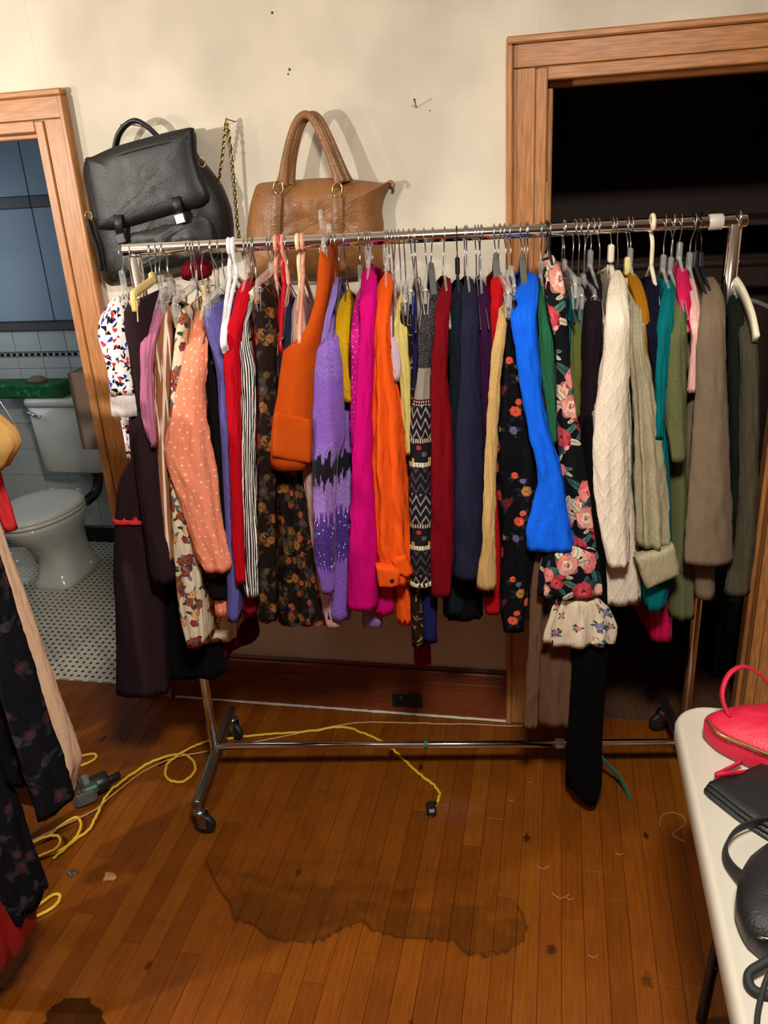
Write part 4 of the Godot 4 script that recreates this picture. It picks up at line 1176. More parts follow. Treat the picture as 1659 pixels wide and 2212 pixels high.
	{"n": "dress", "l": "black dress with large pink roses and teal leaves", "c": "dress", "m": "rosefloral", "k": "panel", "h": "black", "q": "rose print dress", "rows": [[1.644, 0.3075, 0.0092, 0.04], [1.622, 0.3023, 0.0178, 0.111], [1.587, 0.2991, 0.0217, 0.183], [1.528, 0.3022, 0.0216, 0.215], [1.451, 0.3139, 0.0164, 0.215], [1.372, 0.3199, 0.0172, 0.215], [1.279, 0.3303, 0.0254, 0.215], [1.158, 0.3481, 0.0323, 0.215], [1.031, 0.3685, 0.033, 0.215], [0.898, 0.3923, 0.0314, 0.215], [0.774, 0.3957, 0.0481, 0.215]], "s0": 0.303, "fold": [4, 0.1], "back": 0.1, "parts": [["flounce", "rosefloral", [[0.923, 0.349, 0.0626, 0.235], [0.87, 0.3488, 0.0771, 0.235], [0.776, 0.354, 0.0857, 0.235]], 9, 0.14], ["flounce", "creamleaf", [[0.78, 0.3734, 0.046, 0.225], [0.724, 0.3845, 0.0768, 0.225], [0.667, 0.3878, 0.0938, 0.225], [0.62, 0.3831, 0.0933, 0.225]], 9, 0.22]], "shoulder": true},
	{"n": "top", "l": "dark teal jersey top showing as a thin edge", "c": "top", "m": "teal2", "k": "sleeve", "h": "clearclip", "q": "dark teal top", "rows": [[1.543, 0.3654, 0.0093, 0.04], [1.467, 0.3509, 0.0102, 0.134], [1.256, 0.3611, 0.0082, 0.14]], "s0": 0.3654},
	{"n": "sweater", "l": "olive green knit sweater", "c": "sweater", "m": "olive", "k": "sleeve", "h": "clear", "q": "olive sweater", "rows": [[1.525, 0.3811, 0.0105, 0.04], [1.47, 0.3591, 0.0146, 0.152], [1.385, 0.3537, 0.0135, 0.18], [1.261, 0.3588, 0.008, 0.18]], "s0": 0.3811},
	{"n": "top", "l": "slate blue jersey top hanging from a wide clip hanger", "c": "top", "m": "slate", "k": "sleeve", "h": "clearclip", "q": "slate blue top", "rows": [[1.541, 0.3944, 0.0105, 0.04], [1.489, 0.3794, 0.009, 0.14], [1.381, 0.3769, 0.0056, 0.17]], "s0": 0.3944},
	{"n": "jacket", "l": "black plum velvet jacket beside the cable knit sweater", "c": "jacket", "m": "blackplum", "k": "sleeve", "h": "clear", "q": "black plum jacket", "rows": [[1.59, 0.4202, 0.0149, 0.04], [1.554, 0.3994, 0.0206, 0.13], [1.498, 0.3883, 0.0224, 0.189], [1.328, 0.3893, 0.0231, 0.19], [1.209, 0.3888, 0.0196, 0.19], [1.071, 0.3987, 0.013, 0.19], [0.885, 0.4108, 0.0232, 0.19]], "s0": 0.4098},
	{"n": "trousers", "l": "brown pleated trousers folded long over a hanger bar", "c": "trousers", "m": "browntrouser", "k": "panel", "h": "clearclip", "q": "brown trousers", "rows": [[1.473, 0.3016, 0.0197, 0.15], [1.137, 0.3119, 0.0299, 0.15], [0.727, 0.3308, 0.048, 0.15], [0.498, 0.3363, 0.0551, 0.15], [0.3, 0.3404, 0.0562, 0.15]], "s0": 0.3016, "fold": [5, 0.12], "back": 0.02, "parts": [["leg", "browntrouser", [[1.386, 0.2723, 0.0142, 0.17], [0.88, 0.2702, 0.0174, 0.17], [0.605, 0.2639, 0.0182, 0.17], [0.465, 0.2598, 0.0193, 0.17], [0.306, 0.2556, 0.0205, 0.17]], 3, 0.05]]},
	{"n": "trousers", "l": "long black velvet legging hanging almost to the floor", "c": "trousers", "m": "blackvelvet", "k": "panel", "h": "clearclip", "q": "black velvet leggings", "rows": [[1.272, 0.3879, 0.0159, 0.2], [0.891, 0.405, 0.0413, 0.2], [0.62, 0.4181, 0.0483, 0.2], [0.451, 0.4169, 0.0497, 0.2], [0.29, 0.415, 0.0509, 0.2], [0.154, 0.4186, 0.052, 0.2], [0.084, 0.4274, 0.0436, 0.2], [0.048, 0.4364, 0.0209, 0.2]], "s0": 0.3965, "fold": [3, 0.04], "back": -0.1, "slim": 1.0},
	{"n": "sweater", "l": "cream cable knit sweater with a thick ribbed sleeve", "c": "sweater", "m": "cable", "k": "sleeve", "h": "creamflat", "q": "cream cable knit sweater", "rows": [[1.6, 0.4736, 0.0092, 0.04], [1.581, 0.462, 0.02, 0.109], [1.548, 0.4485, 0.026, 0.183], [1.501, 0.443, 0.03, 0.225], [1.425, 0.4426, 0.0315, 0.225], [1.358, 0.4411, 0.0358, 0.225], [1.278, 0.4384, 0.0419, 0.225], [1.182, 0.4402, 0.0455, 0.225], [1.096, 0.4461, 0.048, 0.225], [0.993, 0.4558, 0.0406, 0.225], [0.861, 0.475, 0.0277, 0.225]], "s0": 0.4614, "body": [[1.49, 0.461, 0.0165, 0.17], [1.138, 0.4679, 0.0411, 0.17], [1.062, 0.4569, 0.0566, 0.17], [0.874, 0.4832, 0.0596, 0.17], [0.721, 0.4966, 0.0592, 0.17]], "fold": [5, 0.05]},
	{"n": "blouse", "l": "sage grey satin blouse with a gathered sleeve and deep cuff", "c": "blouse", "m": "sagesatin", "k": "sleeve", "h": "yellowflat", "q": "sage satin blouse", "rows": [[1.567, 0.5165, 0.0115, 0.04], [1.529, 0.4988, 0.0154, 0.144], [1.44, 0.4952, 0.0185, 0.205], [1.35, 0.5106, 0.0244, 0.205], [1.268, 0.5269, 0.0293, 0.205], [1.146, 0.5456, 0.0362, 0.205], [1.02, 0.5616, 0.0423, 0.205], [0.941, 0.5693, 0.0441, 0.205], [0.904, 0.5713, 0.0414, 0.205]], "s0": 0.5035, "fold": [8, 0.15], "patches": [["cuff", "sagesatin", [[0.5179, 0.8844], [0.5662, 0.8962], [0.6159, 0.9158], [0.6418, 0.8285], [0.5977, 0.8052], [0.5542, 0.7858]], 0.215, 0.035]]},
	{"n": "sweater", "l": "mustard gold knit sweater beside the sage satin blouse", "c": "sweater", "m": "mustard", "k": "sleeve", "h": "clear", "q": "mustard sweater", "rows": [[1.59, 0.5095, 0.0149, 0.04], [1.548, 0.5126, 0.0155, 0.128], [1.487, 0.5181, 0.0121, 0.17], [1.374, 0.5388, 0.0078, 0.17], [1.256, 0.5523, 0.0069, 0.17]], "s0": 0.5095},
	{"n": "sweater", "l": "midnight navy sweater beside the teal knit", "c": "sweater", "m": "midnight", "k": "sleeve", "h": "creamtube2", "q": "midnight navy sweater", "rows": [[1.573, 0.5642, 0.0137, 0.04], [1.544, 0.5415, 0.0189, 0.115], [1.468, 0.5307, 0.0131, 0.19], [1.378, 0.5445, 0.0078, 0.19], [1.201, 0.5623, 0.0069, 0.19]], "s0": 0.5642},
	{"n": "sweater", "l": "teal green knit sweater", "c": "sweater", "m": "teal", "k": "sleeve", "h": "clear", "q": "teal sweater", "rows": [[1.569, 0.6043, 0.0103, 0.04], [1.543, 0.582, 0.0155, 0.117], [1.49, 0.5592, 0.0189, 0.194], [1.425, 0.5562, 0.0175, 0.2], [1.323, 0.5563, 0.0128, 0.2], [1.204, 0.5606, 0.0102, 0.2]], "s0": 0.5931, "body": [[1.373, 0.5645, 0.009, 0.17], [0.87, 0.5954, 0.0342, 0.17], [0.772, 0.5935, 0.041, 0.17], [0.696, 0.5949, 0.0227, 0.17]]},
	{"n": "coat", "l": "sage green wool coat", "c": "coat", "m": "sagewool", "k": "sleeve", "h": "clear", "q": "sage wool coat", "rows": [[1.562, 0.6231, 0.0126, 0.04], [1.523, 0.601, 0.0154, 0.141], [1.468, 0.5883, 0.0211, 0.2], [1.402, 0.5868, 0.0312, 0.2], [1.334, 0.5915, 0.0322, 0.2], [1.239, 0.6033, 0.026, 0.2], [1.141, 0.616, 0.0167, 0.2]], "s0": 0.612, "body": [[1.476, 0.61, 0.0112, 0.13], [1.116, 0.6473, 0.0267, 0.13], [0.848, 0.6695, 0.0323, 0.13], [0.64, 0.6888, 0.0321, 0.13]]},
	{"n": "blouse", "l": "crimson pink satin blouse", "c": "blouse", "m": "raspberry", "k": "sleeve", "h": "clear", "q": "raspberry blouse", "rows": [[1.597, 0.6316, 0.0148, 0.04], [1.544, 0.6134, 0.0142, 0.141], [1.46, 0.624, 0.0088, 0.17]], "s0": 0.6316, "body": [[1.466, 0.6449, 0.0086, 0.08], [0.825, 0.6374, 0.0255, 0.08], [0.678, 0.6389, 0.0327, 0.08], [0.535, 0.6478, 0.0321, 0.08]]},
	{"n": "blouse", "l": "pale pink satin blouse", "c": "blouse", "m": "pinksatin", "k": "sleeve", "h": "clear", "q": "pale pink satin blouse", "rows": [[1.571, 0.6581, 0.0074, 0.04], [1.54, 0.6403, 0.0094, 0.12], [1.485, 0.632, 0.013, 0.187], [1.419, 0.6368, 0.0109, 0.19], [1.317, 0.6323, 0.0089, 0.19]], "s0": 0.6581, "fold": [3, 0.1]},
	{"n": "coat", "l": "taupe wool coat with a wide straight sleeve", "c": "coat", "m": "taupe", "k": "sleeve", "h": "black", "q": "taupe wool coat", "rows": [[1.571, 0.7051, 0.0159, 0.04], [1.541, 0.6841, 0.0229, 0.139], [1.499, 0.6654, 0.0293, 0.212], [1.437, 0.6649, 0.0327, 0.225], [1.325, 0.6781, 0.0361, 0.225], [1.208, 0.6869, 0.0436, 0.225], [1.086, 0.6978, 0.0486, 0.225], [0.959, 0.7063, 0.0567, 0.225], [0.858, 0.7133, 0.0613, 0.225]], "s0": 0.6849, "body": [[1.479, 0.6724, 0.0274, 0.16], [1.308, 0.6707, 0.0288, 0.16], [1.188, 0.6756, 0.0353, 0.16], [1.061, 0.6921, 0.0343, 0.16], [0.726, 0.7325, 0.0256, 0.16]], "fold": [2, 0.04]},
	{"n": "jacket", "l": "dark bottle green jacket", "c": "jacket", "m": "bottlegreen", "k": "sleeve", "h": "clear", "q": "bottle green jacket", "rows": [[1.523, 0.7711, 0.0137, 0.04], [1.472, 0.7456, 0.0188, 0.139], [1.306, 0.7544, 0.0191, 0.17], [1.061, 0.7814, 0.0164, 0.17], [0.792, 0.8071, 0.0123, 0.17]], "s0": 0.7711},
	{"n": "coat", "l": "dark olive grey tweed coat at the rail end", "c": "coat", "m": "olivetweed", "k": "sleeve", "h": "creamflat2", "q": "olive tweed coat", "rows": [[1.505, 0.7844, 0.0137, 0.04], [1.47, 0.7681, 0.0177, 0.135], [1.415, 0.7613, 0.0206, 0.198], [1.313, 0.7741, 0.0232, 0.2], [1.195, 0.7855, 0.0242, 0.2], [1.072, 0.7962, 0.0242, 0.2], [0.943, 0.8057, 0.0248, 0.2], [0.753, 0.8046, 0.0329, 0.2]], "s0": 0.7762, "fold": [3, 0.05]},
]
const BARE_WIRE := [-0.6048, -0.5491, -0.4491, -0.3628, -0.1405, -0.031, 0.1221, 0.1291, 0.2427, 0.2531, 0.3383, 0.4335, 0.4791, 0.6143, -0.2281, -0.0898]
const SIDE_GARMENTS := [
	{"n": "jacket", "l": "black dark-flowered jacket on the second rail", "c": "jacket", "m": "foreground_floral", "k": "sleeve", "h": "wire", "q": "black flowered jacket", "s0": 0.0, "rows": [[1.41, 0.0, 0.012, 0.04], [1.37, 0.0, 0.03, 0.17], [1.3, 0.0, 0.045, 0.235], [1.15, 0.0, 0.05, 0.262], [0.9, 0.0, 0.052, 0.272], [0.56, 0.005, 0.06, 0.284]], "fold": [4, 0.08], "body": [[1.28, 0.0, 0.015, 0.2], [1.0, 0, 0.02, 0.22], [0.62, 0, 0.025, 0.22]]},
	{"n": "skirt", "l": "long black flowered skirt hanging lowest on the second rail", "c": "skirt", "m": "foreground_floral", "k": "panel", "h": "clearclip", "q": "black flowered skirt", "s0": -0.06, "rows": [[1.4, -0.06, 0.02, 0.1], [1.2, -0.06, 0.03, 0.12], [0.8, -0.06, 0.05, 0.155], [0.5, -0.06, 0.065, 0.18], [0.3, -0.06, 0.07, 0.185]], "fold": [5, 0.14], "back": 0.2},
	{"n": "skirt", "l": "dark red satin skirt hem showing below the black flowered skirt", "c": "skirt", "m": "redlining", "k": "panel", "h": "wire", "q": "dark red satin skirt", "s0": -0.1, "rows": [[1.3, -0.1, 0.02, 0.04], [0.8, -0.1, 0.04, 0.12], [0.3, -0.1, 0.07, 0.165], [0.22, -0.1, 0.075, 0.16], [0.08, -0.1, 0.05, 0.03]], "fold": [5, 0.12], "back": 0.2},
	{"n": "dress", "l": "beige cotton dress hanging behind the black flowered jacket", "c": "dress", "m": "beige", "k": "panel", "h": "wire", "q": "beige cotton dress", "s0": 0.14, "rows": [[1.4, 0.14, 0.012, 0.05], [1.3, 0.14, 0.02, 0.16], [1.1, 0.14, 0.03, 0.18], [0.8, 0.14, 0.04, 0.205], [0.55, 0.14, 0.05, 0.222], [0.44, 0.14, 0.045, 0.18]], "fold": [3, 0.1], "back": 0.2},
	{"n": "jacket", "l": "tan jacket sleeve on the second rail with a crumpled cuff", "c": "jacket", "m": "tanjacket", "k": "sleeve", "h": "wire", "q": "tan jacket", "s0": 0.21, "rows": [[1.47, 0.21, 0.012, 0.04], [1.45, 0.21, 0.03, 0.14], [1.42, 0.215, 0.04, 0.17], [1.38, 0.22, 0.042, 0.205], [1.35, 0.22, 0.042, 0.208], [1.3, 0.215, 0.035, 0.17]], "fold": [4, 0.14]},
	{"n": "coat", "l": "charcoal coat hanging beside the coral blouse on the second rail", "c": "coat", "m": "charcoal", "k": "panel", "h": "wire", "q": "charcoal side coat", "s0": 0.36, "rows": [[1.4, 0.36, 0.012, -0.1], [1.3, 0.36, 0.03, -0.06], [1.0, 0.36, 0.035, -0.06], [0.5, 0.36, 0.04, -0.05]], "fold": [3, 0.1], "back": 0.24},
	{"n": "coat", "l": "black coat at the end of the second rail by the bathroom", "c": "coat", "m": "black2", "k": "panel", "h": "wire", "q": "black end coat", "s0": 0.44, "rows": [[1.4, 0.44, 0.012, -0.12], [1.3, 0.44, 0.03, -0.1], [1.0, 0.44, 0.035, -0.1], [0.52, 0.44, 0.04, -0.1]], "fold": [3, 0.1], "back": 0.24},
	{"n": "blouse", "l": "coral red blouse sleeve below the tan jacket cuff", "c": "blouse", "m": "coral", "k": "sleeve", "h": "wire", "q": "coral red blouse", "s0": 0.27, "rows": [[1.42, 0.27, 0.012, 0.03], [1.38, 0.27, 0.02, 0.07], [1.35, 0.27, 0.022, 0.09], [1.25, 0.275, 0.022, 0.1], [1.12, 0.28, 0.016, 0.105]], "fold": [3, 0.1]},
]
# ------------------------------------------------------------------ lamps and window
func sconce(at: Vector3, energy: float, label: String) -> void:
	var t := thing("wall_sconce", label, "lamp", at)
	var wx := -2.55 - at.x
	var st := begin()
	lathe(st, [[0.002, 0.0], [0.055, 0.0], [0.058, 0.006], [0.05, 0.014], [0.02, 0.02], [0.002, 0.02]], 24, Vector3(wx, -0.10, 0), Basis(Vector3.FORWARD, PI * 0.5))
	part(t, "backplate", st, M.brass)
	st = begin()
	tube(st, smooth_path([Vector3(wx + 0.015, -0.10, 0), Vector3(wx * 0.5, -0.13, 0), Vector3(0, -0.11, 0), Vector3(0, -0.075, 0)], 6), 0.007, 8)
	lathe(st, [[0.002, -0.085], [0.017, -0.085], [0.019, -0.05], [0.015, -0.045], [0.002, -0.045]], 16)
	part(t, "arm", st, M.brass)
	st = begin()
	lathe(st, [[0.002, -0.045], [0.012, -0.043], [0.014, -0.03], [0.026, -0.012], [0.03, 0.004], [0.027, 0.02], [0.016, 0.031], [0.002, 0.034]], 20)
	var bulb := std(rgb(255, 244, 226), 0.5)
	bulb.emission_enabled = true
	bulb.emission = Color(1.0, 0.83, 0.60)
	bulb.emission_energy_multiplier = 3.0
	part(t, "bulb", st, bulb)
	var l := OmniLight3D.new()
	l.name = "bulb_light"
	l.light_color = Color(1.0, 0.98, 0.94)
	l.light_energy = energy
	l.light_size = 0.03
	l.omni_range = 12.0
	l.omni_attenuation = 2.0
	l.shadow_enabled = true
	t.add_child(l)

func ceiling_lamp(at: Vector3, energy: float) -> void:
	var t := thing("ceiling_lamp", "round frosted glass lamp on the ceiling above the room", "lamp", at)
	var st := begin()
	lathe(st, [[0.01, 0.06], [0.20, 0.06], [0.205, 0.03], [0.19, 0.02], [0.01, 0.02]], 32)
	part(t, "rim", st, M.brass)
	st = begin()
	lathe(st, [[0.185, 0.022], [0.17, 0.004], [0.12, -0.008], [0.01, -0.014]], 32)
	var g := std(rgb(250, 244, 232), 0.4)
	g.emission_enabled = true
	g.emission = Color(1.0, 0.86, 0.68)
	g.emission_energy_multiplier = 1.0
	part(t, "shade", st, g)
	var l := AreaLight3D.new()
	l.name = "shade_light"
	l.area_size = Vector2(0.32, 0.32)
	l.light_color = Color(1.0, 0.98, 0.94)
	l.light_energy = energy
	l.area_range = 12.0
	l.area_attenuation = 2.0
	l.shadow_enabled = true
	l.rotation.x = -PI * 0.5
	l.position = Vector3(0, -0.02, 0)
	t.add_child(l)

func bathroom_window() -> void:
	var w := struct_node("window_1")
	w.position = Vector3(-3.29, 1.55, -0.72)
	var st := begin()
	for s in [-1.0, 1.0]:
		bx(st, Vector3(0.0, 0, s * 0.33), Vector3(0.05, 0.98, 0.06), 0.006)
		bx(st, Vector3(0.0, s * 0.46, 0), Vector3(0.05, 0.06, 0.62), 0.006)
	bx(st, Vector3(0, 0, 0), Vector3(0.04, 0.03, 0.62), 0.004)
	part(w, "window_frame", st, M.porcelain)
	for s in [-1.0, 1.0]:
		st = begin()
		bx(st, Vector3(-0.005, s * 0.22, 0), Vector3(0.006, 0.41, 0.60), 0.001)
		var g := std(rgb(200, 214, 230), 0.4)
		g.emission_enabled = true
		g.emission = Color(0.62, 0.78, 1.0)
		g.emission_energy_multiplier = 0.6
		part(w, "frosted_pane", st, g)
	var l := AreaLight3D.new()
	l.name = "window_light"
	l.area_size = Vector2(0.58, 0.86)
	l.light_color = Color(0.92, 0.96, 1.0)
	l.light_energy = 0.24
	l.area_range = 12.0
	l.area_attenuation = 2.0
	l.shadow_enabled = true
	l.rotation.y = -PI * 0.5
	l.position = Vector3(0.04, 0, 0)
	w.add_child(l)

# ------------------------------------------------------------------ setting
func box_between(st: SurfaceTool, a: Vector3, b: Vector3, bev := 0.0005) -> void:
	bx(st, (a + b) * 0.5, (b - a).abs(), bev)

func room_shell() -> void:
	var H := 2.80
	var st := begin()
	box_between(st, Vector3(-2.67, 0, -0.12), Vector3(-2.17, H, 0))
	box_between(st, Vector3(-2.17, 2.05, -0.12), Vector3(-1.53, H, 0))
	box_between(st, Vector3(-1.53, 0, -0.12), Vector3(-0.06, H, 0))
	box_between(st, Vector3(-0.06, 2.08, -0.12), Vector3(0.67, H, 0))
	box_between(st, Vector3(0.67, 0, -0.12), Vector3(3.72, H, 0))
	var wall := struct_mesh("wall_back", st, M.wall)
	# small nail holes and scuffs in the plaster
	for p in [[-0.788, 2.284, 0.004], [-0.753, 2.143, 0.004], [-0.758, 2.132, 0.003], [-1.29, 2.037, 0.003], [-0.36, 2.012, 0.002]]:
		var h := begin()
		lathe(h, [[0.0005, 0.0], [p[2], 0.0], [p[2] * 0.8, 0.0012], [0.0005, 0.0006]], 7, Vector3(p[0], p[1], 0.0), Basis(Vector3.RIGHT, PI * 0.5))
		part(wall, "nail_hole", h, M.bath_rail)
	st = begin()
	box_between(st, Vector3(-2.67, 0, 0), Vector3(-2.55, H, 5.62))
	struct_mesh("wall_left", st, M.panelling)
	st = begin()
	box_between(st, Vector3(3.60, 0, 0), Vector3(3.72, H, 5.62))
	struct_mesh("wall_right", st, M.panelling)
	st = begin()
	box_between(st, Vector3(-2.67, 0, 5.50), Vector3(3.72, H, 5.62))
	struct_mesh("wall_front", st, M.panelling)
	st = begin()
	box_between(st, Vector3(-3.5, H, -1.6), Vector3(3.72, H + 0.1, 5.62))
	struct_mesh("ceiling", st, M.ceiling)
	# baseboard with a moulded top and the dusty joint below it
	var b := struct_node("baseboard_back")
	st = begin()
	box_between(st, Vector3(-1.45, 0.006, 0), Vector3(-0.146, 0.150, 0.020), 0.002)
	part(b, "board", st, M.base_h)
	st = begin()
	box_between(st, Vector3(-1.45, 0.150, 0), Vector3(-0.146, 0.196, 0.024), 0.005)
	box_between(st, Vector3(-1.45, 0.196, 0), Vector3(-0.146, 0.206, 0.014), 0.004)
	part(b, "moulding", st, M.base_h)
	st = begin()
	var path := []
	for i in 70: path.append(Vector3(-1.44 + i * 1.29 / 69.0, 0.004, 0.022 + 0.003 * nz.get_noise_1d(i * 0.8)))
	tube(st, path, func(u): return 0.005 + 0.003 * nz.get_noise_1d(u * 50.0), 6)
	part(b, "plaster_joint", st, M.plaster)
	st = begin()
	box_between(st, Vector3(0.78, 0.0, 0), Vector3(3.6, 0.2, 0.022), 0.003)
	struct_mesh("baseboard_back", st, M.base_h)

func doorway(xl: float, xr: float, ytop: float, cw: float) -> void:
	var t := struct_node("trim_1" if not used.has("trim_1") else "trim_2")
	for s in [[xl, -1.0], [xr, 1.0]]:
		var x0: float = s[0]
		var d: float = s[1]
		var st := begin()
		box_between(st, Vector3(x0 + d * 0.032, 0, 0), Vector3(x0 + d * (cw - 0.018), ytop + 0.032, 0.022), 0.002)
		part(t, "side_casing", st, M.trim_v)
		st = begin()
		box_between(st, Vector3(x0, 0, 0), Vector3(x0 + d * 0.030, ytop + 0.030, 0.026), 0.003)
		part(t, "inner_bead", st, M.trim_v)
		st = begin()
		box_between(st, Vector3(x0 + d * (cw - 0.018), 0, 0), Vector3(x0 + d * cw, ytop + cw - 0.0185, 0.036), 0.004)
		part(t, "backband", st, M.trim_v)
		st = begin()
		box_between(st, Vector3(x0, 0, -0.125), Vector3(x0 + d * 0.024, ytop, -0.0005), 0.002)
		box_between(st, Vector3(x0 - d * 0.014, 0, -0.09), Vector3(x0, ytop - 0.014, -0.03), 0.003)
		part(t, "jamb", st, M.trim_v)
	var st := begin()
	box_between(st, Vector3(xl - cw + 0.018, ytop + 0.034, 0), Vector3(xr + cw - 0.018, ytop + cw - 0.018, 0.022), 0.002)
	part(t, "head_casing", st, M.trim_h)
	st = begin()
	box_between(st, Vector3(xl, ytop, 0), Vector3(xr, ytop + 0.032, 0.026), 0.003)
	part(t, "inner_bead", st, M.trim_h)
	st = begin()
	box_between(st, Vector3(xl - cw, ytop + cw - 0.018, 0), Vector3(xr + cw, ytop + cw, 0.036), 0.004)
	part(t, "backband", st, M.trim_h)
	st = begin()
	box_between(st, Vector3(xl, ytop, -0.125), Vector3(xr, ytop + 0.024, -0.0005), 0.002)
	box_between(st, Vector3(xl, ytop - 0.014, -0.09), Vector3(xr, ytop, -0.03), 0.003)
	part(t, "jamb", st, M.trim_h)

func doorways() -> void:
	doorway(-2.14, -1.560, 2.034, 0.112)
	doorway(-0.040, 0.642, 2.062, 0.108)

const STAIN := [[-0.955, 0.837], [-0.903, 0.897], [-0.861, 0.932], [-0.828, 0.981], [-0.773, 0.988], [-0.714, 1.024], [-0.662, 1.027], [-0.625, 1.022], [-0.565, 1.008], [-0.548, 0.977], [-0.504, 0.948], [-0.468, 0.938], [-0.45, 0.962], [-0.374, 0.968], [-0.324, 0.969], [-0.228, 0.958], [-0.201, 0.988], [-0.153, 0.991], [-0.101, 0.977], [-0.051, 0.931], [-0.047, 0.873], [-0.096, 0.772], [-0.162, 0.748], [-0.231, 0.716], [-0.365, 0.738], [-0.501, 0.728], [-0.709, 0.75], [-0.89, 0.762], [-1.001, 0.782]]
const STAIN2 := [[-1.188, 1.315], [-1.178, 1.27], [-1.108, 1.259], [-1.048, 1.293], [-1.02, 1.337], [-1.05, 1.40], [-1.196, 1.40]]

func floor_texture() -> ImageTexture:
	# one sheet over 3.2 m x 1.6 m of boards, from x = -2.5 and z = -0.1: grain, knots, the water stain and old spots
	var W := 1280
	var Hh := 640
	var im := Image.create(W, Hh, false, Image.FORMAT_RGB8)
	var poly := PackedVector2Array()
	for p in STAIN: poly.append(Vector2(p[0], p[1]))
	var poly2 := PackedVector2Array()
	for p in STAIN2: poly2.append(Vector2(p[0], p[1]))
	var spots := [[-0.056, 0.575, 0.016, 0.5], [0.291, 0.518, 0.014, 0.45], [-1.14, 0.33, 0.016, 0.4], [-1.32, 0.39, 0.02, 0.4], [-0.53, 0.24, 0.02, 0.5], [-0.42, 0.30, 0.014, 0.5], [0.02, 0.95, 0.018, 0.6], [-0.7, 0.8, 0.012, 0.7], [-1.0, 1.15, 0.012, 0.6], [-0.3, 1.2, 0.012, 0.65], [0.25, 1.0, 0.02, 0.7], [-1.6, 0.3, 0.02, 0.6]]
	for j in Hh:
		var z := -0.1 + 1.6 * j / Hh
		for i in W:
			var x := -2.5 + 3.2 * i / W
			var g := 0.5 * nz.get_noise_2d(x * 95.0, z * 4.0) + 0.4 * nz.get_noise_2d(x * 240.0, z * 11.0) + 0.35 * nz.get_noise_2d(x * 5.0, z * 5.0)
			var v := 0.90 + 0.18 * g
			var c := Color(v, v * (0.985 + 0.03 * g), v * (0.96 + 0.06 * g))
			if x > -1.05 and x < 0.0 and z > 0.68 and z < 1.08:
				var wob := 0.012 * nz.get_noise_2d(x * 40.0, z * 40.0)
				var q := Vector2(x + wob, z + wob)
				var inside := Geometry2D.is_point_in_polygon(q, poly)
				var near := 1.0
				if inside or z > 0.8:
					for k in poly.size():
						var cp := Geometry2D.get_closest_point_to_segment(q, poly[k], poly[(k + 1) % poly.size()])
						near = minf(near, cp.distance_to(q))
				if inside:
					var wet := clampf((z - 0.79) / 0.12 + 1.2 * nz.get_noise_2d(x * 7.0, z * 14.0), 0.25, 1.0)
					c = c.lerp(Color(c.r * 0.80, c.g * 0.82, c.b * 0.90), wet)
				if near < 0.006 and z > 0.8 + 0.1 * nz.get_noise_2d(x * 9.0, 2.0): c = c * (0.70 + 0.30 * near / 0.006)
			if x < -1.0 and z > 1.2 and Geometry2D.is_point_in_polygon(Vector2(x + 0.02 * nz.get_noise_2d(x * 20.0, z * 20.0), z), poly2): c = Color(c.r * 0.50, c.g * 0.50, c.b * 0.56)
			for s in spots:
				var d: float = Vector2((x - s[0]) * 1.3, (z - s[1]) * 0.8).length() / s[2] + 0.7 * nz.get_noise_2d(x * 60.0, z * 60.0)
				if d < 1.0: c = c.lerp(Color(c.r * s[3], c.g * s[3], c.b * s[3]), clampf((1.0 - d) * 2.0, 0.0, 1.0))
			im.set_pixel(i, j, c)
	im.generate_mipmaps()
	return ImageTexture.create_from_image(im)

func wood_floor() -> void:
	var fl := struct_node("floor")
	var st := begin()
	box_between(st, Vector3(-2.67, -0.10, -0.04), Vector3(3.72, -0.012, 5.62))
	part(fl, "subfloor", st, M.gap_dark)
	# beyond the camera the boards run on as one surface
	st = begin()
	box_between(st, Vector3(1.602, -0.012, 0.0), Vector3(3.6, 0.0, 5.5))
	box_between(st, Vector3(-2.55, -0.012, 2.601), Vector3(1.601, 0.0, 5.5))
	part(fl, "far_boards", st, wood(rgb(139, 76, 21), Vector3(4.0, 1.0, 0.3), 0.4))
	var tones := []
	var tex := floor_texture()
	var plain_tex := noise_tex(0.05, 0.8, 1.0, 256, FastNoiseLite.TYPE_SIMPLEX_SMOOTH, 1.0, 0.06, 77)
	for c in [rgb(126, 68, 14), rgb(122, 65, 13), rgb(130, 72, 16), rgb(116, 60, 11), rgb(125, 66, 15)]:
		var pair := []
		for k in 2:
			var m := std(c, 0.34)
			m.albedo_texture = tex if k == 0 else plain_tex
			m.metallic_specular = 0.38
			m.texture_filter = BaseMaterial3D.TEXTURE_FILTER_LINEAR_WITH_MIPMAPS_ANISOTROPIC
			pair.append(m)
		tones.append(pair)
	var rg := RandomNumberGenerator.new()
	rg.seed = 5
	var wide := 0.0577
	var x := -2.55
	while x < 1.6:
		var z := -0.042
		var first := true
		while z < 2.6:
			var len := rg.randf_range(0.45, 1.9)
			if first: len = rg.randf_range(0.3, 1.2)
			first = false
			var z1 := minf(z + len, 2.6)
			if z < 1.45 and z1 > 1.45: z1 = 1.45
			if 2.6 - z1 < 0.2: z1 = 2.6
			var inside := z1 <= 1.4501 and x < 0.64
			var x1 := minf(x + wide, 1.6)
			st = begin()
			plank(st, x + 0.0004, x1 - 0.0004, z + 0.0004, z1 - 0.0004, inside)
			part(fl, "plank", st, tones[rg.randi() % 5][0 if inside else 1])
			z = z1
		x += wide

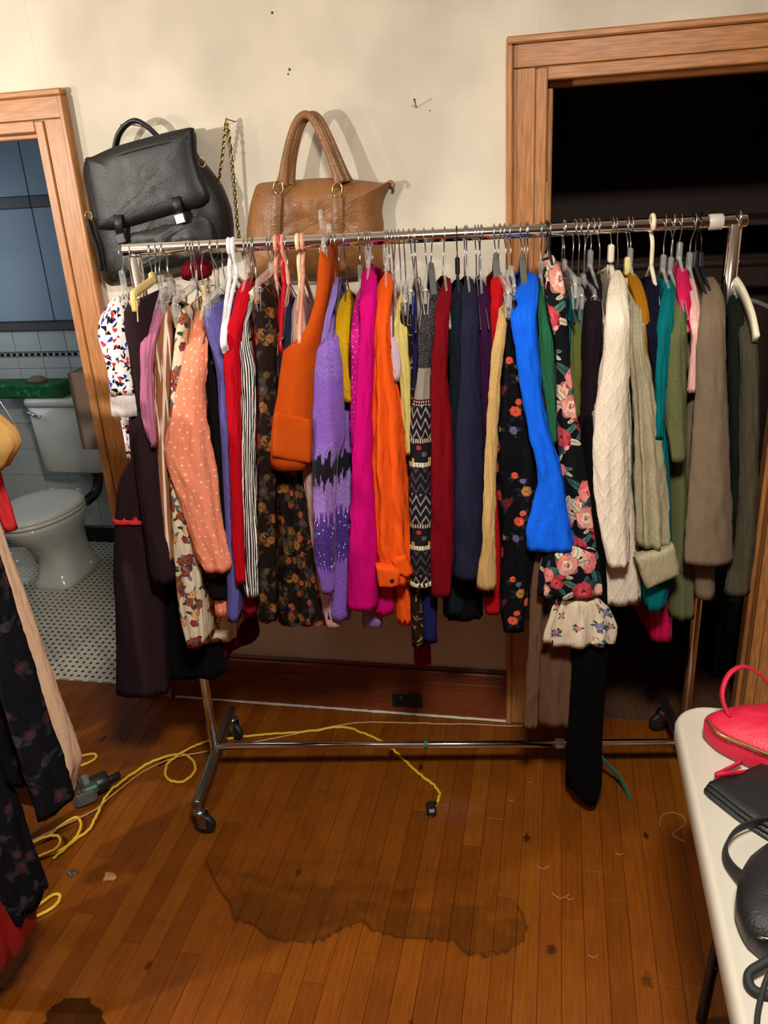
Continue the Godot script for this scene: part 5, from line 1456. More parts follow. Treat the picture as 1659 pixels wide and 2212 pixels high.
func plank(st: SurfaceTool, x0: float, x1: float, z0: float, z1: float, inside: bool) -> void:
	var b := 0.0008
	var y := 0.0
	st.set_smooth_group(-1)
	var uvf := func(p: Vector3) -> Vector2:
		return Vector2((p.x + 2.5) / 3.2, (p.z + 0.1) / 1.6) if inside else Vector2(p.x * 2.0, p.z * 0.6)
	var T := [Vector3(x0 + b, y, z0 + b), Vector3(x1 - b, y, z0 + b), Vector3(x1 - b, y, z1 - b), Vector3(x0 + b, y, z1 - b)]
	var B := [Vector3(x0, y - b, z0), Vector3(x1, y - b, z0), Vector3(x1, y - b, z1), Vector3(x0, y - b, z1)]
	var D := [Vector3(x0, y - 0.012, z0), Vector3(x1, y - 0.012, z0), Vector3(x1, y - 0.012, z1), Vector3(x0, y - 0.012, z1)]
	var fq := func(a: Vector3, bb: Vector3, c: Vector3, d: Vector3, o: Vector3) -> void:
		tri(st, a, bb, c, o, uvf.call(a), uvf.call(bb), uvf.call(c))
		tri(st, a, c, d, o, uvf.call(a), uvf.call(c), uvf.call(d))
	fq.call(T[0], T[1], T[2], T[3], Vector3.UP)
	var outs := [Vector3(0, 1, -1), Vector3(1, 1, 0), Vector3(0, 1, 1), Vector3(-1, 1, 0)]
	for i in 4:
		var k := (i + 1) % 4
		fq.call(T[i], T[k], B[k], B[i], outs[i])
		var o: Vector3 = outs[i]
		o.y = 0
		fq.call(B[i], B[k], D[k], D[i], o)

# ------------------------------------------------------------------ bathroom
func bathroom() -> void:
	var st := begin()
	box_between(st, Vector3(-3.42, 0, -1.52), Vector3(-1.30, 2.80, -1.40))
	var wb := struct_mesh("wall_bathroom_back", st, M.bath_grout)
	# tall blue grey panels, the dark strip across them and the rail below
	for c in [[-3.30, -2.956], [-2.952, -2.556], [-2.552, -2.156], [-2.152, -1.76], [-1.756, -1.43]]:
		for r in [[1.257, 1.806], [1.862, 2.60]]:
			st = begin()
			box_between(st, Vector3(c[0], r[0], -1.40), Vector3(c[1], r[1], -1.386), 0.002)
			part(wb, "panel", st, M.bath_panel)
	for c in [[-3.30, -2.555], [-2.553, -1.43]]:
		st = begin()
		box_between(st, Vector3(c[0], 1.807, -1.40), Vector3(c[1], 1.861, -1.382), 0.002)
		part(wb, "dark_strip", st, M.bath_strip)
	st = begin()
	box_between(st, Vector3(-3.30, 1.208, -1.40), Vector3(-1.43, 1.256, -1.365), 0.006)
	part(wb, "rail", st, M.bath_rail)
	# white wall tiles with a black and white border course
	var tile := 0.152
	var y := 0.094
	var row := 0
	while y < 1.2:
		var h := 0.152
		if row == 7:
			h = 0.026
			y += 0.001
		var h1 := minf(h, 1.206 - y)
		if row == 6: h1 = 1.067 - y
		if row == 7: pass
		else:
			var x := -3.28 + (0.0 if row % 2 == 0 else 0.0)
			while x < -1.45:
				st = begin()
				box_between(st, Vector3(x + 0.001, y + 0.001, -1.40), Vector3(minf(x + tile, -1.43) - 0.001, y + h1 - 0.001, -1.391), 0.002)
				part(wb, "tile", st, M.bath_tile)
				x += tile
		if row == 6: y = 1.068 - h
		y += h
		row += 1
		if row > 9: break
	st = begin()
	box_between(st, Vector3(-3.28, 1.0685, -1.40), Vector3(-1.43, 1.0935, -1.3905), 0.001)
	var border := part(wb, "border_tile", st, M.black_tile)
	var bxp := -3.0
	while bxp < -2.0:
		st = begin()
		bx(st, Vector3(bxp, 1.081, -1.390), Vector3(0.013, 0.013, 0.003), 0.001, Basis(Vector3.BACK, PI * 0.25))
		part(border, "diamond", st, M.bath_tile)
		bxp += 0.0362
	for yy in [1.0705, 1.0915]:
		st = begin()
		box_between(st, Vector3(-3.0, yy - 0.0015, -1.3905), Vector3(-2.0, yy + 0.0015, -1.3885), 0.0003)
		part(border, "edge_line", st, M.bath_tile)
	var xb := -3.28
	while xb < -1.45:
		st = begin()
		box_between(st, Vector3(xb + 0.001, 0.0, -1.40), Vector3(minf(xb + 0.152, -1.43) - 0.001, 0.092, -1.386), 0.002)
		part(wb, "base_tile", st, M.black_tile)
		xb += 0.152
	st = begin()
	box_between(st, Vector3(-3.42, 0, -1.52), Vector3(-3.30, 2.80, 0.0))
	struct_mesh("wall_bathroom_left", st, M.bath_tile)
	st = begin()
	box_between(st, Vector3(-1.42, 0, -1.42), Vector3(-1.30, 2.80, -0.12))
	struct_mesh("wall_bathroom_right", st, M.bath_tile)
	st = begin()
	box_between(st, Vector3(-3.42, 0, -0.12), Vector3(-2.67, 2.80, -0.02))
	struct_mesh("wall_bathroom_front", st, M.bath_tile)
	basket_floor()
	toilet()
	# things about the toilet
	st = begin()
	box_between(st, Vector3(-2.98, 0.0, -0.075), Vector3(-2.46, 0.075, 0.075), 0.012)
	solo("gift_box", st, M.green_wrap, "green patterned box lying on the toilet tank lid", "box", Vector3(0, 0.897, -1.245))
	st = begin()
	var pts := []
	for i in 12:
		var a := TAU * i / 12.0
		pts.append(Vector2(cos(a) * (0.055 + 0.018 * nz.get_noise_1d(i * 3.1)), sin(a) * (0.03 + 0.01 * nz.get_noise_1d(i * 5.7))))
	puff(st, pts, 0.0, 0.012, 0.028, 0.01, 2.0, 6, Transform3D(Basis(Vector3.RIGHT, -PI * 0.5), Vector3.ZERO))
	solo("crumpled_wrapper", st, M.cardboard, "crumpled brown wrapper on top of the green box", "wrapper", Vector3(-2.63, 0.973, -1.24))
	# a vanity out of sight behind the door casing carries the box
	var v := thing("vanity", "white bathroom vanity behind the door casing", "vanity", Vector3(-1.62, 0, -0.72))
	st = begin()
	box_between(st, Vector3(-0.16, 0.0, -0.30), Vector3(0.18, 0.76, 0.30), 0.006)
	part(v, "cabinet", st, M.porcelain)
	st = begin()
	box_between(st, Vector3(-0.19, 0.76, -0.33), Vector3(0.19, 0.80, 0.33), 0.012)
	part(v, "counter", st, M.porcelain)
	var cb := thing("cardboard_box", "tall plain brown cardboard box in the bathroom doorway", "box", Vector3(-1.83, 0.80, -0.78))
	st = begin()
	box_between(st, Vector3(-0.235, 0.0, -0.13), Vector3(0.10, 0.345, 0.13), 0.003)
	part(cb, "carton", st, M.cardboard)
	st = begin()
	box_between(st, Vector3(-0.237, 0.15, -0.03), Vector3(-0.234, 0.346, 0.03), 0.0005)
	part(cb, "tape", st, M.tape)
	st = begin()
	puff(st, V([[-0.09, -0.05], [0.06, -0.06], [0.1, 0.0], [0.07, 0.06], [-0.05, 0.05], [-0.1, 0.01]]), 0.0, 0.008, 0.022, 0.012, 2.0, 6, Transform3D(Basis(Vector3.RIGHT, -PI * 0.5), Vector3.ZERO))
	solo("folded_cloth", st, M.plumred, "plum cloth lying on top of the tall cardboard box", "cloth", Vector3(-1.93, 1.146, -0.76))
	var b2 := thing("waste_box", "open brown cardboard box on the tiled floor beside the toilet", "box", Vector3(-2.80, 0.0, -0.52), 0.5)
	st = begin()
	for s in [-1.0, 1.0]:
		box_between(st, Vector3(s * 0.13, 0.004, -0.12), Vector3(s * 0.134, 0.25, 0.12), 0.001)
		box_between(st, Vector3(-0.13, 0.004, s * 0.12), Vector3(0.13, 0.25, s * 0.124), 0.001)
	box_between(st, Vector3(-0.134, 0.0, -0.124), Vector3(0.134, 0.004, 0.124), 0.001)
	part(b2, "carton", st, M.cardboard)
	for s in [-1.0, 1.0]:
		st = begin()
		bx(st, Vector3(s * 0.18, 0.262, 0), Vector3(0.10, 0.004, 0.24), 0.001, Basis(Vector3.BACK, s * 0.35))
		part(b2, "flap", st, M.cardboard)
	var bag := thing("plastic_bag", "crumpled clear plastic bag stuffed beside the toilet bowl", "bag", Vector3(-2.42, 0.255, -0.42))
	st = begin()
	puff(st, V([[-0.1, -0.02], [0.08, -0.03], [0.12, 0.05], [0.07, 0.13], [-0.04, 0.12], [-0.11, 0.06]]), -0.07, 0.0, 0.07, 0.03, 1.6, 8)
	part(bag, "film", st, M.clear_plastic)

func basket_floor() -> void:
	var fl := struct_node("floor_bathroom")
	var st := begin()
	box_between(st, Vector3(-3.42, -0.10, -1.52), Vector3(-1.30, -0.0035, -0.044))
	part(fl, "grout_bed", st, M.bath_grout)
	var P := 0.0325
	var d := 0.0125
	var g := 0.0007
	# three shared shapes: a tile lying along x, one along z, a black dot
	var sx := begin()
	box_between(sx, Vector3(-(P + d) * 0.5 + g, -0.006, -(P - d) * 0.5 + g), Vector3((P + d) * 0.5 - g, 0.0, (P - d) * 0.5 - g), 0.0007)
	var mx := finish(sx)
	var sz := begin()
	box_between(sz, Vector3(-(P - d) * 0.5 + g, -0.006, -(P + d) * 0.5 + g), Vector3((P - d) * 0.5 - g, 0.0, (P + d) * 0.5 - g), 0.0007)
	var mz := finish(sz)
	var sq := begin()
	box_between(sq, Vector3(-d * 0.5 + g, -0.006, -d * 0.5 + g), Vector3(d * 0.5 - g, 0.0, d * 0.5 - g), 0.0007)
	var mq := finish(sq)
	var cells := []
	for i in 58:
		for j in 43:
			var x := -3.27 + i * P
			var z := -0.062 - j * P
			if z < -1.375 or x > -1.43: continue
			cells.append([x, z, i, j, absf(x + 1.95) * 0.8 - z * 0.55 + (3.0 if x < -2.35 or x > -1.62 else 0.0)])
	cells.sort_custom(func(a, b): return a[4] < b[4])
	var many_w := begin()
	var many_b := begin()
	var n := 0
	for c in cells:
		var up: bool = (c[2] + c[3]) % 2 == 0
		var at := Vector3(c[0], 0, c[1])
		var dot := at + Vector3(P * 0.5, 0.0, -P * 0.5)
		if n < 290:
			var o := MeshInstance3D.new()
			o.name = "tile"
			o.mesh = mx if up else mz
			o.material_override = M.floor_white if (c[2] * 7 + c[3] * 3) % 4 else M.floor_white2
			o.position = at
			fl.add_child(o, true)
			o = MeshInstance3D.new()
			o.name = "black_tile"
			o.mesh = mq
			o.material_override = M.floor_black
			o.position = dot
			fl.add_child(o, true)
		else:
			many_w.append_from(mx if up else mz, 0, Transform3D(Basis.IDENTITY, at))
			many_b.append_from(mq, 0, Transform3D(Basis.IDENTITY, dot))
		n += 1
	for k in 2:
		var o := MeshInstance3D.new()
		o.name = ["far_tiles", "far_black_tiles"][k]
		o.mesh = (many_w if k == 0 else many_b).commit()
		o.material_override = M.floor_white if k == 0 else M.floor_black
		o.set_meta("kind", "stuff")
		fl.add_child(o, true)

func oval(cx: float, y: float, cz: float, rx: float, rf: float, rb: float, seg := 32, sq := 2.0) -> PackedVector3Array:
	var ring := PackedVector3Array()
	for j in seg:
		var a := TAU * j / seg
		var c := cos(a)
		var s := sin(a)
		c = signf(c) * pow(absf(c), 2.0 / sq)
		s = signf(s) * pow(absf(s), 2.0 / sq)
		ring.append(Vector3(cx + c * rx, y, cz + s * (rf if s > 0 else rb)))
	return ring

func toilet() -> void:
	var t := thing("toilet", "white porcelain toilet with its lid closed in the bathroom", "toilet", Vector3(-2.50, 0, -1.05))
	# bowl on its flared foot; local z = 0 is under the seat hinge
	var st := begin()
	loft(st, [oval(0, 0.0, 0.10, 0.115, 0.17, 0.20, 32, 4.0), oval(0, 0.03, 0.10, 0.115, 0.17, 0.20, 32, 4.0), oval(0, 0.05, 0.10, 0.10, 0.15, 0.19, 32, 3.2), oval(0, 0.16, 0.10, 0.088, 0.13, 0.18, 32, 2.6), oval(0, 0.24, 0.12, 0.115, 0.17, 0.19, 32, 2.2), oval(0, 0.32, 0.15, 0.165, 0.25, 0.20, 32, 2.0), oval(0, 0.375, 0.16, 0.185, 0.285, 0.22, 32, 2.0), oval(0, 0.395, 0.16, 0.188, 0.29, 0.225, 32, 2.0), oval(0, 0.398, 0.16, 0.17, 0.27, 0.21, 32, 2.0)])
	part(t, "bowl", st, M.porcelain)
	st = begin()
	loft(st, [oval(0, 0.400, 0.16, 0.18, 0.285, 0.20), oval(0, 0.404, 0.16, 0.194, 0.30, 0.205), oval(0, 0.418, 0.16, 0.194, 0.30, 0.205), oval(0, 0.421, 0.16, 0.185, 0.29, 0.20)])
	part(t, "seat", st, M.seat_plastic)
	st = begin()
	loft(st, [oval(0, 0.4225, 0.16, 0.19, 0.295, 0.20), oval(0, 0.426, 0.16, 0.196, 0.302, 0.205), oval(0, 0.438, 0.16, 0.194, 0.30, 0.204), oval(0, 0.444, 0.16, 0.17, 0.27, 0.18), oval(0, 0.446, 0.16, 0.1, 0.2, 0.12)])
	part(t, "lid", st, M.seat_plastic)
	for s in [-1.0, 1.0]:
		st = begin()
		bx(st, Vector3(s * 0.075, 0.428, -0.035), Vector3(0.03, 0.022, 0.03), 0.006)
		part(t, "hinge", st, M.seat_plastic)
	st = begin()
	loft(st, [oval(0.02, 0.492, -0.215, 0.175, 0.085, 0.10, 32, 5.0), oval(0.02, 0.505, -0.215, 0.19, 0.095, 0.10, 32, 6.0), oval(0.02, 0.70, -0.215, 0.203, 0.10, 0.105, 32, 6.0), oval(0.02, 0.855, -0.215, 0.208, 0.104, 0.108, 32, 6.0)])
	part(t, "tank", st, M.porcelain)
	st = begin()
	loft(st, [oval(0.02, 0.857, -0.215, 0.205, 0.10, 0.11, 32, 6.0), oval(0.02, 0.860, -0.215, 0.218, 0.114, 0.115, 32, 6.0), oval(0.02, 0.886, -0.215, 0.218, 0.114, 0.115, 32, 6.0), oval(0.02, 0.896, -0.215, 0.207, 0.104, 0.11, 32, 6.0)])
	part(t, "tank_lid", st, M.porcelain)
	st = begin()
	rod(st, Vector3(-0.155, 0.825, -0.115), Vector3(-0.155, 0.825, -0.095), 0.012, 12, 0.003)
	tube(st, [Vector3(-0.155, 0.825, -0.097), Vector3(-0.12, 0.818, -0.092), Vector3(-0.085, 0.812, -0.094)], 0.006, 8)
	part(t, "flush_lever", st, M.chrome)
	st = begin()
	tube(st, smooth_path([Vector3(0.10, 0.50, -0.20), Vector3(0.10, 0.44, -0.20), Vector3(0.09, 0.37, -0.17), Vector3(0.06, 0.34, -0.10)], 5), 0.027, 14)
	lathe(st, [[0.01, 0.47], [0.036, 0.47], [0.036, 0.495], [0.01, 0.495]], 16, Vector3(0.10, 0, -0.20))
	part(t, "flush_pipe", st, M.dark_steel)
	st = begin()
	lathe(st, [[0.002, 0.03], [0.016, 0.03], [0.016, 0.046], [0.008, 0.056], [0.002, 0.057]], 12, Vector3(0.10, 0.0, 0.02))
	part(t, "bolt_cap", st, M.porcelain)

# ------------------------------------------------------------------ closet
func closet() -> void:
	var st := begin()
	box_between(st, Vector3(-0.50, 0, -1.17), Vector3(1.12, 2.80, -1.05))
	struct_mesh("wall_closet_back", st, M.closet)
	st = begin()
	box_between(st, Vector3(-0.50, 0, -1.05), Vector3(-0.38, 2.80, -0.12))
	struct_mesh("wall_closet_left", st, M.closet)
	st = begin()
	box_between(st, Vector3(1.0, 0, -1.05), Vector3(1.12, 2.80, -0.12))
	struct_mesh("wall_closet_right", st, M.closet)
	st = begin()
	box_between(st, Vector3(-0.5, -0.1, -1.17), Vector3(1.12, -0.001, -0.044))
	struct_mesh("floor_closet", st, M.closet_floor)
	# shelf and hanging bar in the dark
	var s := thing("closet_shelf", "dark wooden shelf across the back of the closet", "shelf", Vector3(0.31, 1.62, -0.88))
	st = begin()
	box_between(st, Vector3(-0.69, 0.0, -0.17), Vector3(0.69, 0.022, 0.17), 0.003)
	part(s, "board", st, M.closet)
	st = begin()
	box_between(st, Vector3(-0.69, -0.09, -0.17), Vector3(0.69, 0.0, -0.15), 0.002)
	part(s, "cleat", st, M.closet)
	var bar := thing("closet_bar", "wooden hanging bar under the closet shelf", "bar", Vector3(0.31, 1.50, -0.70))
	st = begin()
	rod(st, Vector3(-0.69, 0, 0), Vector3(0.69, 0, 0), 0.016, 14)
	part(bar, "pole", st, M.closet)
	st = begin()
	box_between(st, Vector3(-0.20, 0, -0.16), Vector3(0.20, 0.34, 0.16), 0.01)
	var box := solo("storage_box", st, M.rubber, "black storage box on the closet floor", "box", Vector3(0.76, 0.0, -0.55), 0.3)
	st = begin()
	box_between(st, Vector3(-0.09, 0.341, 0.06), Vector3(0.10, 0.352, 0.14), 0.003)
	part(box, "paper_label", st, M.grey_felt)
	# strike plate on the door jamb
	st = begin()
	box_between(st, Vector3(0, -0.05, -0.012), Vector3(0.0025, 0.05, 0.012), 0.001)
	solo("strike_plate", st, M.cream_plastic, "small painted latch plate on the closet door jamb", "latch plate", Vector3(-0.040, 1.76, -0.018))
	# a clear hanger on a hook at the right closet wall
	var h := thing("plastic_hanger", "clear plastic hanger on the closet bar", "hanger", Vector3(0.62, 1.50, -0.70))
	st = begin()
	tube(st, hook_path(0.0, 1.0, -0.12), 0.0018, 6)
	part(h, "hook", st, M.steel)
	st = begin()
	for e in [-1.0, 1.0]:
		strap(st, smooth_path([Vector3(0, -0.12, 0), Vector3(e * 0.08, -0.14, 0), Vector3(e * 0.2, -0.2, 0)], 4), 0.014, 0.007, Vector3(0, 1, 0))
	part(h, "shoulder_bar", st, M.clear_plastic)

# ------------------------------------------------------------------ the clothes rack
func clothes_rack() -> void:
	var t := thing("clothes_rack", "rolling chrome clothes rack carrying the crowded row of clothes", "clothes rack", RACK_AT, RACK_TURN)
	var st := begin()
	rod(st, Vector3(-0.789, RAIL_Y + 0.006, 0), Vector3(0.789, RAIL_Y - 0.006, 0), 0.0165, 24, 0.002)
	part(t, "top_rail", st, M.chrome)
	for s in [-1.0, 1.0]:
		var x: float = s * 0.762
		st = begin()
		rod(st, Vector3(x, RAIL_Y - 0.012, 0), Vector3(x, 1.20, 0), 0.0185, 20)
		part(t, "upper_post", st, M.chrome)
		st = begin()
		rod(st, Vector3(x, 1.22, 0), Vector3(x, 0.11, 0), 0.0150, 20)
		part(t, "lower_post", st, M.chrome)
		st = begin()
		rod(st, Vector3(x, 1.185, 0), Vector3(x, 1.215, 0), 0.0205, 20, 0.003)
		part(t, "collar", st, M.chrome)
		st = begin()
		rod(st, Vector3(x, 0.115, -0.235), Vector3(x, 0.115, 0.255), 0.0165, 20, 0.003)
		part(t, "foot_tube", st, M.worn_steel)
		for e in [-0.222, 0.240]:
			caster(t, Vector3(x, 0.0, e), -1.15 * s + e)
	st = begin()
	rod(st, Vector3(-0.762, 0.135, 0), Vector3(0.762, 0.118, 0), 0.0125, 20)
	part(t, "bottom_rail", st, M.chrome)
	for p in [[-0.062, 0.1275, "green_tape", 0.008, 0.0135], [0.371, 0.123, "tape", 0.014, 0.016], [0.714, RAIL_Y - 0.005, "tape", 0.017, 0.0195]]:
		st = begin()
		rod(st, Vector3(p[0] - p[3], p[1], 0), Vector3(p[0] + p[3], p[1], 0), p[4], 16, 0.002)
		part(t, "tape_wrap", st, M[p[2]])
	# a loose end of green ribbon hangs off the bottom rail
	st = begin()
	strap(st, smooth_path([Vector3(0.46, 0.135, 0.010), Vector3(0.48, 0.125, 0.022), Vector3(0.50, 0.09, 0.04), Vector3(0.545, 0.05, 0.07), Vector3(0.565, 0.02, 0.10), Vector3(0.57, 0.004, 0.13)], 5), 0.018, 0.002, Vector3(0.4, 0.8, 0.3))
	part(t, "green_ribbon", st, M.green_tape)

func caster(t: Node3D, at: Vector3, swivel: float) -> void:
	var b := Basis(Vector3.UP, swivel)
	var st := begin()
	rod(st, at + Vector3(0, 0.10, 0), at + Vector3(0, 0.078, 0), 0.010, 12)
	lathe(st, [[0.002, 0.074], [0.02, 0.074], [0.021, 0.082], [0.012, 0.088], [0.002, 0.088]], 16, at)
	for s in [-1.0, 1.0]:
		bx(st, at + b * Vector3(s * 0.0145, 0.052, 0.010), Vector3(0.003, 0.055, 0.026), 0.001, b)
	var f := part(t, "caster", st, M.steel)
	st = begin()
	var q := b * Basis(Vector3.FORWARD, PI * 0.5)
	lathe(st, [[0.003, -0.011], [0.028, -0.011], [0.0325, -0.008], [0.0335, 0.0], [0.0325, 0.008], [0.028, 0.011], [0.003, 0.011]], 24, at + b * Vector3(0, 0.0335, 0.014), q)
	part(f, "wheel", st, M.rubber)

# ------------------------------------------------------------------ bags on the wall
func nail_at(p: Vector3, tip: Vector3, label: String) -> void:
	var st := begin()
	tube(st, [Vector3.ZERO, tip], 0.0017, 6)
	tube(st, [tip * 0.985, tip * 1.01], 0.0035, 8)
	solo("nail", st, M.nail, label, "nail", p)

func bags_on_wall() -> void:
	nail_at(Vector3(-0.931, 2.022, 0.0), Vector3(-0.011, 0.006, 0.037), "bent nail in the wall holding the gold chain strap")
	nail_at(Vector3(-0.397, 2.022, 0.0), Vector3(0.001, 0.017, 0.038), "bare bent nail in the wall beside the closet door")
	nail_at(Vector3(-0.697, 2.012, 0.0), Vector3(0.0, 0.004, 0.075), "nail in the wall holding the tan leather tote")
	nail_at(Vector3(-1.215, 2.026, 0.0), Vector3(0.0, 0.004, 0.075), "nail in the wall holding the black satchel")
	# black satchel
	var b := thing("satchel", "black leather satchel with a big flap hanging on the wall", "bag", Vector3(-1.22, 1.58, 0.0))
	var o := Vector2(-1.22, 1.58)
	var rel := func(a: Array, grow := 0.0) -> Array:
		var out := []
		for p in a: out.append(Vector2(p[0] + grow, p[1]) - o)
		return out
	var st := begin()
	puff(st, rel.call([[-1.406, 1.942], [-1.231, 1.988], [-1.059, 2.011], [-1.055, 1.946], [-1.025, 1.907], [-0.989, 1.854], [-0.969, 1.789], [-0.969, 1.724], [-0.988, 1.645], [-1.129, 1.616], [-1.29, 1.587], [-1.387, 1.578], [-1.412, 1.598], [-1.419, 1.661], [-1.417, 1.744], [-1.413, 1.838]]), 0.003, 0.05, 0.095, 0.004, 6.0, 14)
	part(b, "bag_body", st, M.leather_black)
	st = begin()
	puff(st, rel.call([[-1.374, 1.946], [-1.347, 1.953], [-1.276, 1.974], [-1.156, 1.994], [-1.033, 2.01], [-1.025, 1.997], [-1.027, 1.931], [-1.018, 1.876], [-1.002, 1.831], [-1.008, 1.813], [-1.03, 1.799], [-1.09, 1.788], [-1.274, 1.752], [-1.321, 1.747], [-1.359, 1.749], [-1.375, 1.759], [-1.376, 1.851]]), 0.080, 0.098, 0.112, 0.0022, 7.0, 14)
	var flap := part(b, "flap", st, M.leather_black)
	st = begin()
	strap(st, smooth_path([Vector3(-1.365, 1.926, 0.101) - Vector3(o.x, o.y, 0), Vector3(-1.25, 1.955, 0.108) - Vector3(o.x, o.y, 0), Vector3(-1.15, 1.971, 0.110) - Vector3(o.x, o.y, 0), Vector3(-1.04, 1.985, 0.103) - Vector3(o.x, o.y, 0)], 5), 0.012, 0.004, Vector3(0, 1, 0))
	part(flap, "zip_band", st, M.nylon_black)
	st = begin()
	tube(st, smooth_path([Vector3(-1.372, 1.785, 0.100) - Vector3(o.x, o.y, 0), Vector3(-1.27, 1.775, 0.106) - Vector3(o.x, o.y, 0), Vector3(-1.12, 1.805, 0.107) - Vector3(o.x, o.y, 0), Vector3(-1.01, 1.84, 0.100) - Vector3(o.x, o.y, 0)], 5), 0.0018, 6)
	part(flap, "seam", st, M.nylon_black)
	st = begin()
	puff(st, rel.call([[-1.36, 1.73], [-1.2, 1.76], [-1.02, 1.79], [-1.0, 1.7], [-1.02, 1.645], [-1.2, 1.615], [-1.36, 1.60]]), 0.05, 0.08, 0.104, 0.009, 4.0, 10)
	part(b, "front_pocket", st, M.leather_black)
	for s in [[-1.288, 1.79, -1.292, 1.735, false], [-1.097, 1.83, -1.092, 1.782, true]]:
		st = begin()
		strap(st, [Vector3(s[0] - o.x, s[1] - o.y, 0.115), Vector3((s[0] + s[2]) * 0.5 - o.x, (s[1] + s[3]) * 0.5 - o.y, 0.117), Vector3(s[2] - o.x, s[3] - o.y, 0.112)], 0.026, 0.005, Vector3(1, 0.1, 0))
		part(b, "closing_strap", st, M.leather_black)
		st = begin()
		bx(st, Vector3(s[2] - o.x, s[3] - 0.012 - o.y, 0.114), Vector3(0.034, 0.030, 0.008), 0.003, Basis(Vector3.BACK, 0.18))
		part(b, "buckle", st, M.steel if s[4] else M.black_plastic)
	st = begin()
	tube(st, smooth_path([Vector3(-0.075, 0.388, 0.055), Vector3(-0.055, 0.423, 0.06), Vector3(-0.031, 0.446, 0.062), Vector3(-0.004, 0.459, 0.062), Vector3(0.018, 0.458, 0.062), Vector3(0.044, 0.441, 0.06), Vector3(0.066, 0.415, 0.05)], 5), 0.011, 10, true, 0.7)
	part(b, "handle", st, M.leather_black)
	for s in [[-0.186, 0.21, 0.075], [0.195, 0.338, 0.06]]:
		st = begin()
		torus(st, Vector3(s[0], s[1], s[2]), 0.010, 0.013, 0.002, Basis(Vector3.UP, 0.5))
		part(b, "ring", st, M.brass)
	st = begin()
	tube(st, smooth_path([Vector3(-0.186, 0.20, 0.078), Vector3(-0.178, 0.16, 0.086), Vector3(-0.165, 0.11, 0.092), Vector3(-0.168, 0.05, 0.088)], 4), 0.010, 8, true, 0.5)
	part(b, "shoulder_strap", st, M.webbing)
	# gold chain strap with its small purse
	var c := thing("chain_purse", "small dark purse on a gold chain strap hanging from a nail", "purse", Vector3(-0.943, 1.34, 0.0))
	var co := Vector3(-0.943, 1.34, 0)
	for s in [[[-0.945, 2.023, 0.036], [-0.961, 1.965, 0.034], [-0.983, 1.892, 0.03], [-1.01, 1.804, 0.028], [-1.04, 1.706, 0.026], [-1.06, 1.62, 0.026], [-1.075, 1.53, 0.03]], [[-0.941, 2.023, 0.036], [-0.940, 1.952, 0.032], [-0.943, 1.877, 0.03], [-0.946, 1.788, 0.028], [-0.948, 1.702, 0.026], [-0.93, 1.62, 0.026], [-0.90, 1.53, 0.03]]]:
		var pts := []
		for p in s: pts.append(Vector3(p[0], p[1], p[2]) - co)
		var path := smooth_path(pts, 8)
		st = begin()
		tube(st, path, 0.0028, 6)
		var strand := part(c, "leather_lace", st, M.nylon_black)
		st = begin()
		for i in path.size() - 1:
			var a := path[i]
			var e := path[i + 1]
			var dir := (e - a).normalized()
			var rt := Basis(Quaternion(Vector3.UP, dir)) * Basis(Vector3.UP, (i % 2) * PI * 0.5 + 0.4)
			torus(st, a.lerp(e, 0.5), 0.0042, 0.0075, 0.0016, rt, 10, 5)
		part(strand, "chain_links", st, M.brass)
	st = begin()
	puff(st, V([[-0.14, 0.19], [0.0, 0.2], [0.05, 0.18], [0.07, 0.09], [0.03, 0.0], [-0.12, 0.0], [-0.16, 0.09]]), 0.003, 0.02, 0.05, 0.004, 2.0, 7)
	part(c, "purse_body", st, M.leather_black)
	# tan leather tote
	var to := thing("tote_bag", "tan leather tote bag with gold rings and looped handles", "bag", Vector3(-0.70, 1.57, 0.0))
	var oo := Vector2(-0.70, 1.57)
	var rel2 := func(a: Array) -> Array:
		var out := []
		for p in a: out.append(Vector2(p[0], p[1]) - oo)
		return out
	st = begin()
	puff(st, rel2.call([[-0.879, 1.843], [-0.856, 1.854], [-0.744, 1.856], [-0.661, 1.856], [-0.54, 1.84], [-0.501, 1.833], [-0.474, 1.837], [-0.481, 1.825], [-0.5, 1.792], [-0.508, 1.755], [-0.505, 1.717], [-0.511, 1.667], [-0.513, 1.590], [-0.686, 1.571], [-0.925, 1.584], [-0.937, 1.644], [-0.921, 1.723], [-0.904, 1.787]]), 0.003, 0.035, 0.088, 0.008, 4.5, 16)
	part(to, "bag_body", st, M.leather_tan)
	st = begin()
	tube(st, smooth_path([Vector3(-0.87 - oo.x, 1.823 - oo.y, 0.053), Vector3(-0.79 - oo.x, 1.819 - oo.y, 0.072), Vector3(-0.69 - oo.x, 1.813 - oo.y, 0.080), Vector3(-0.60 - oo.x, 1.817 - oo.y, 0.074), Vector3(-0.50 - oo.x, 1.818 - oo.y, 0.046)], 6), 0.0028, 6)
	part(to, "top_seam", st, M.leather_tan)
	for k in 2:
		var dz := 0.028 * k
		var dx := 0.012 * k
		var pts := []
		for p in [[-0.782, 1.846], [-0.775, 1.868], [-0.763, 1.915], [-0.740, 1.976], [-0.718, 2.010], [-0.697, 2.021], [-0.677, 2.010], [-0.655, 1.969], [-0.632, 1.908], [-0.618, 1.866], [-0.611, 1.842]]: pts.append(Vector3(p[0] - oo.x + dx, p[1] - oo.y, 0.078 - dz))
		st = begin()
		tube(st, smooth_path(pts, 4), func(u): return lerpf(0.0105, 0.021, pow(absf(u * 2.0 - 1.0), 3.5)), 10, true, 0.5, Vector3(0, 0, 1))
		part(to, "handle", st, M.leather_tan)
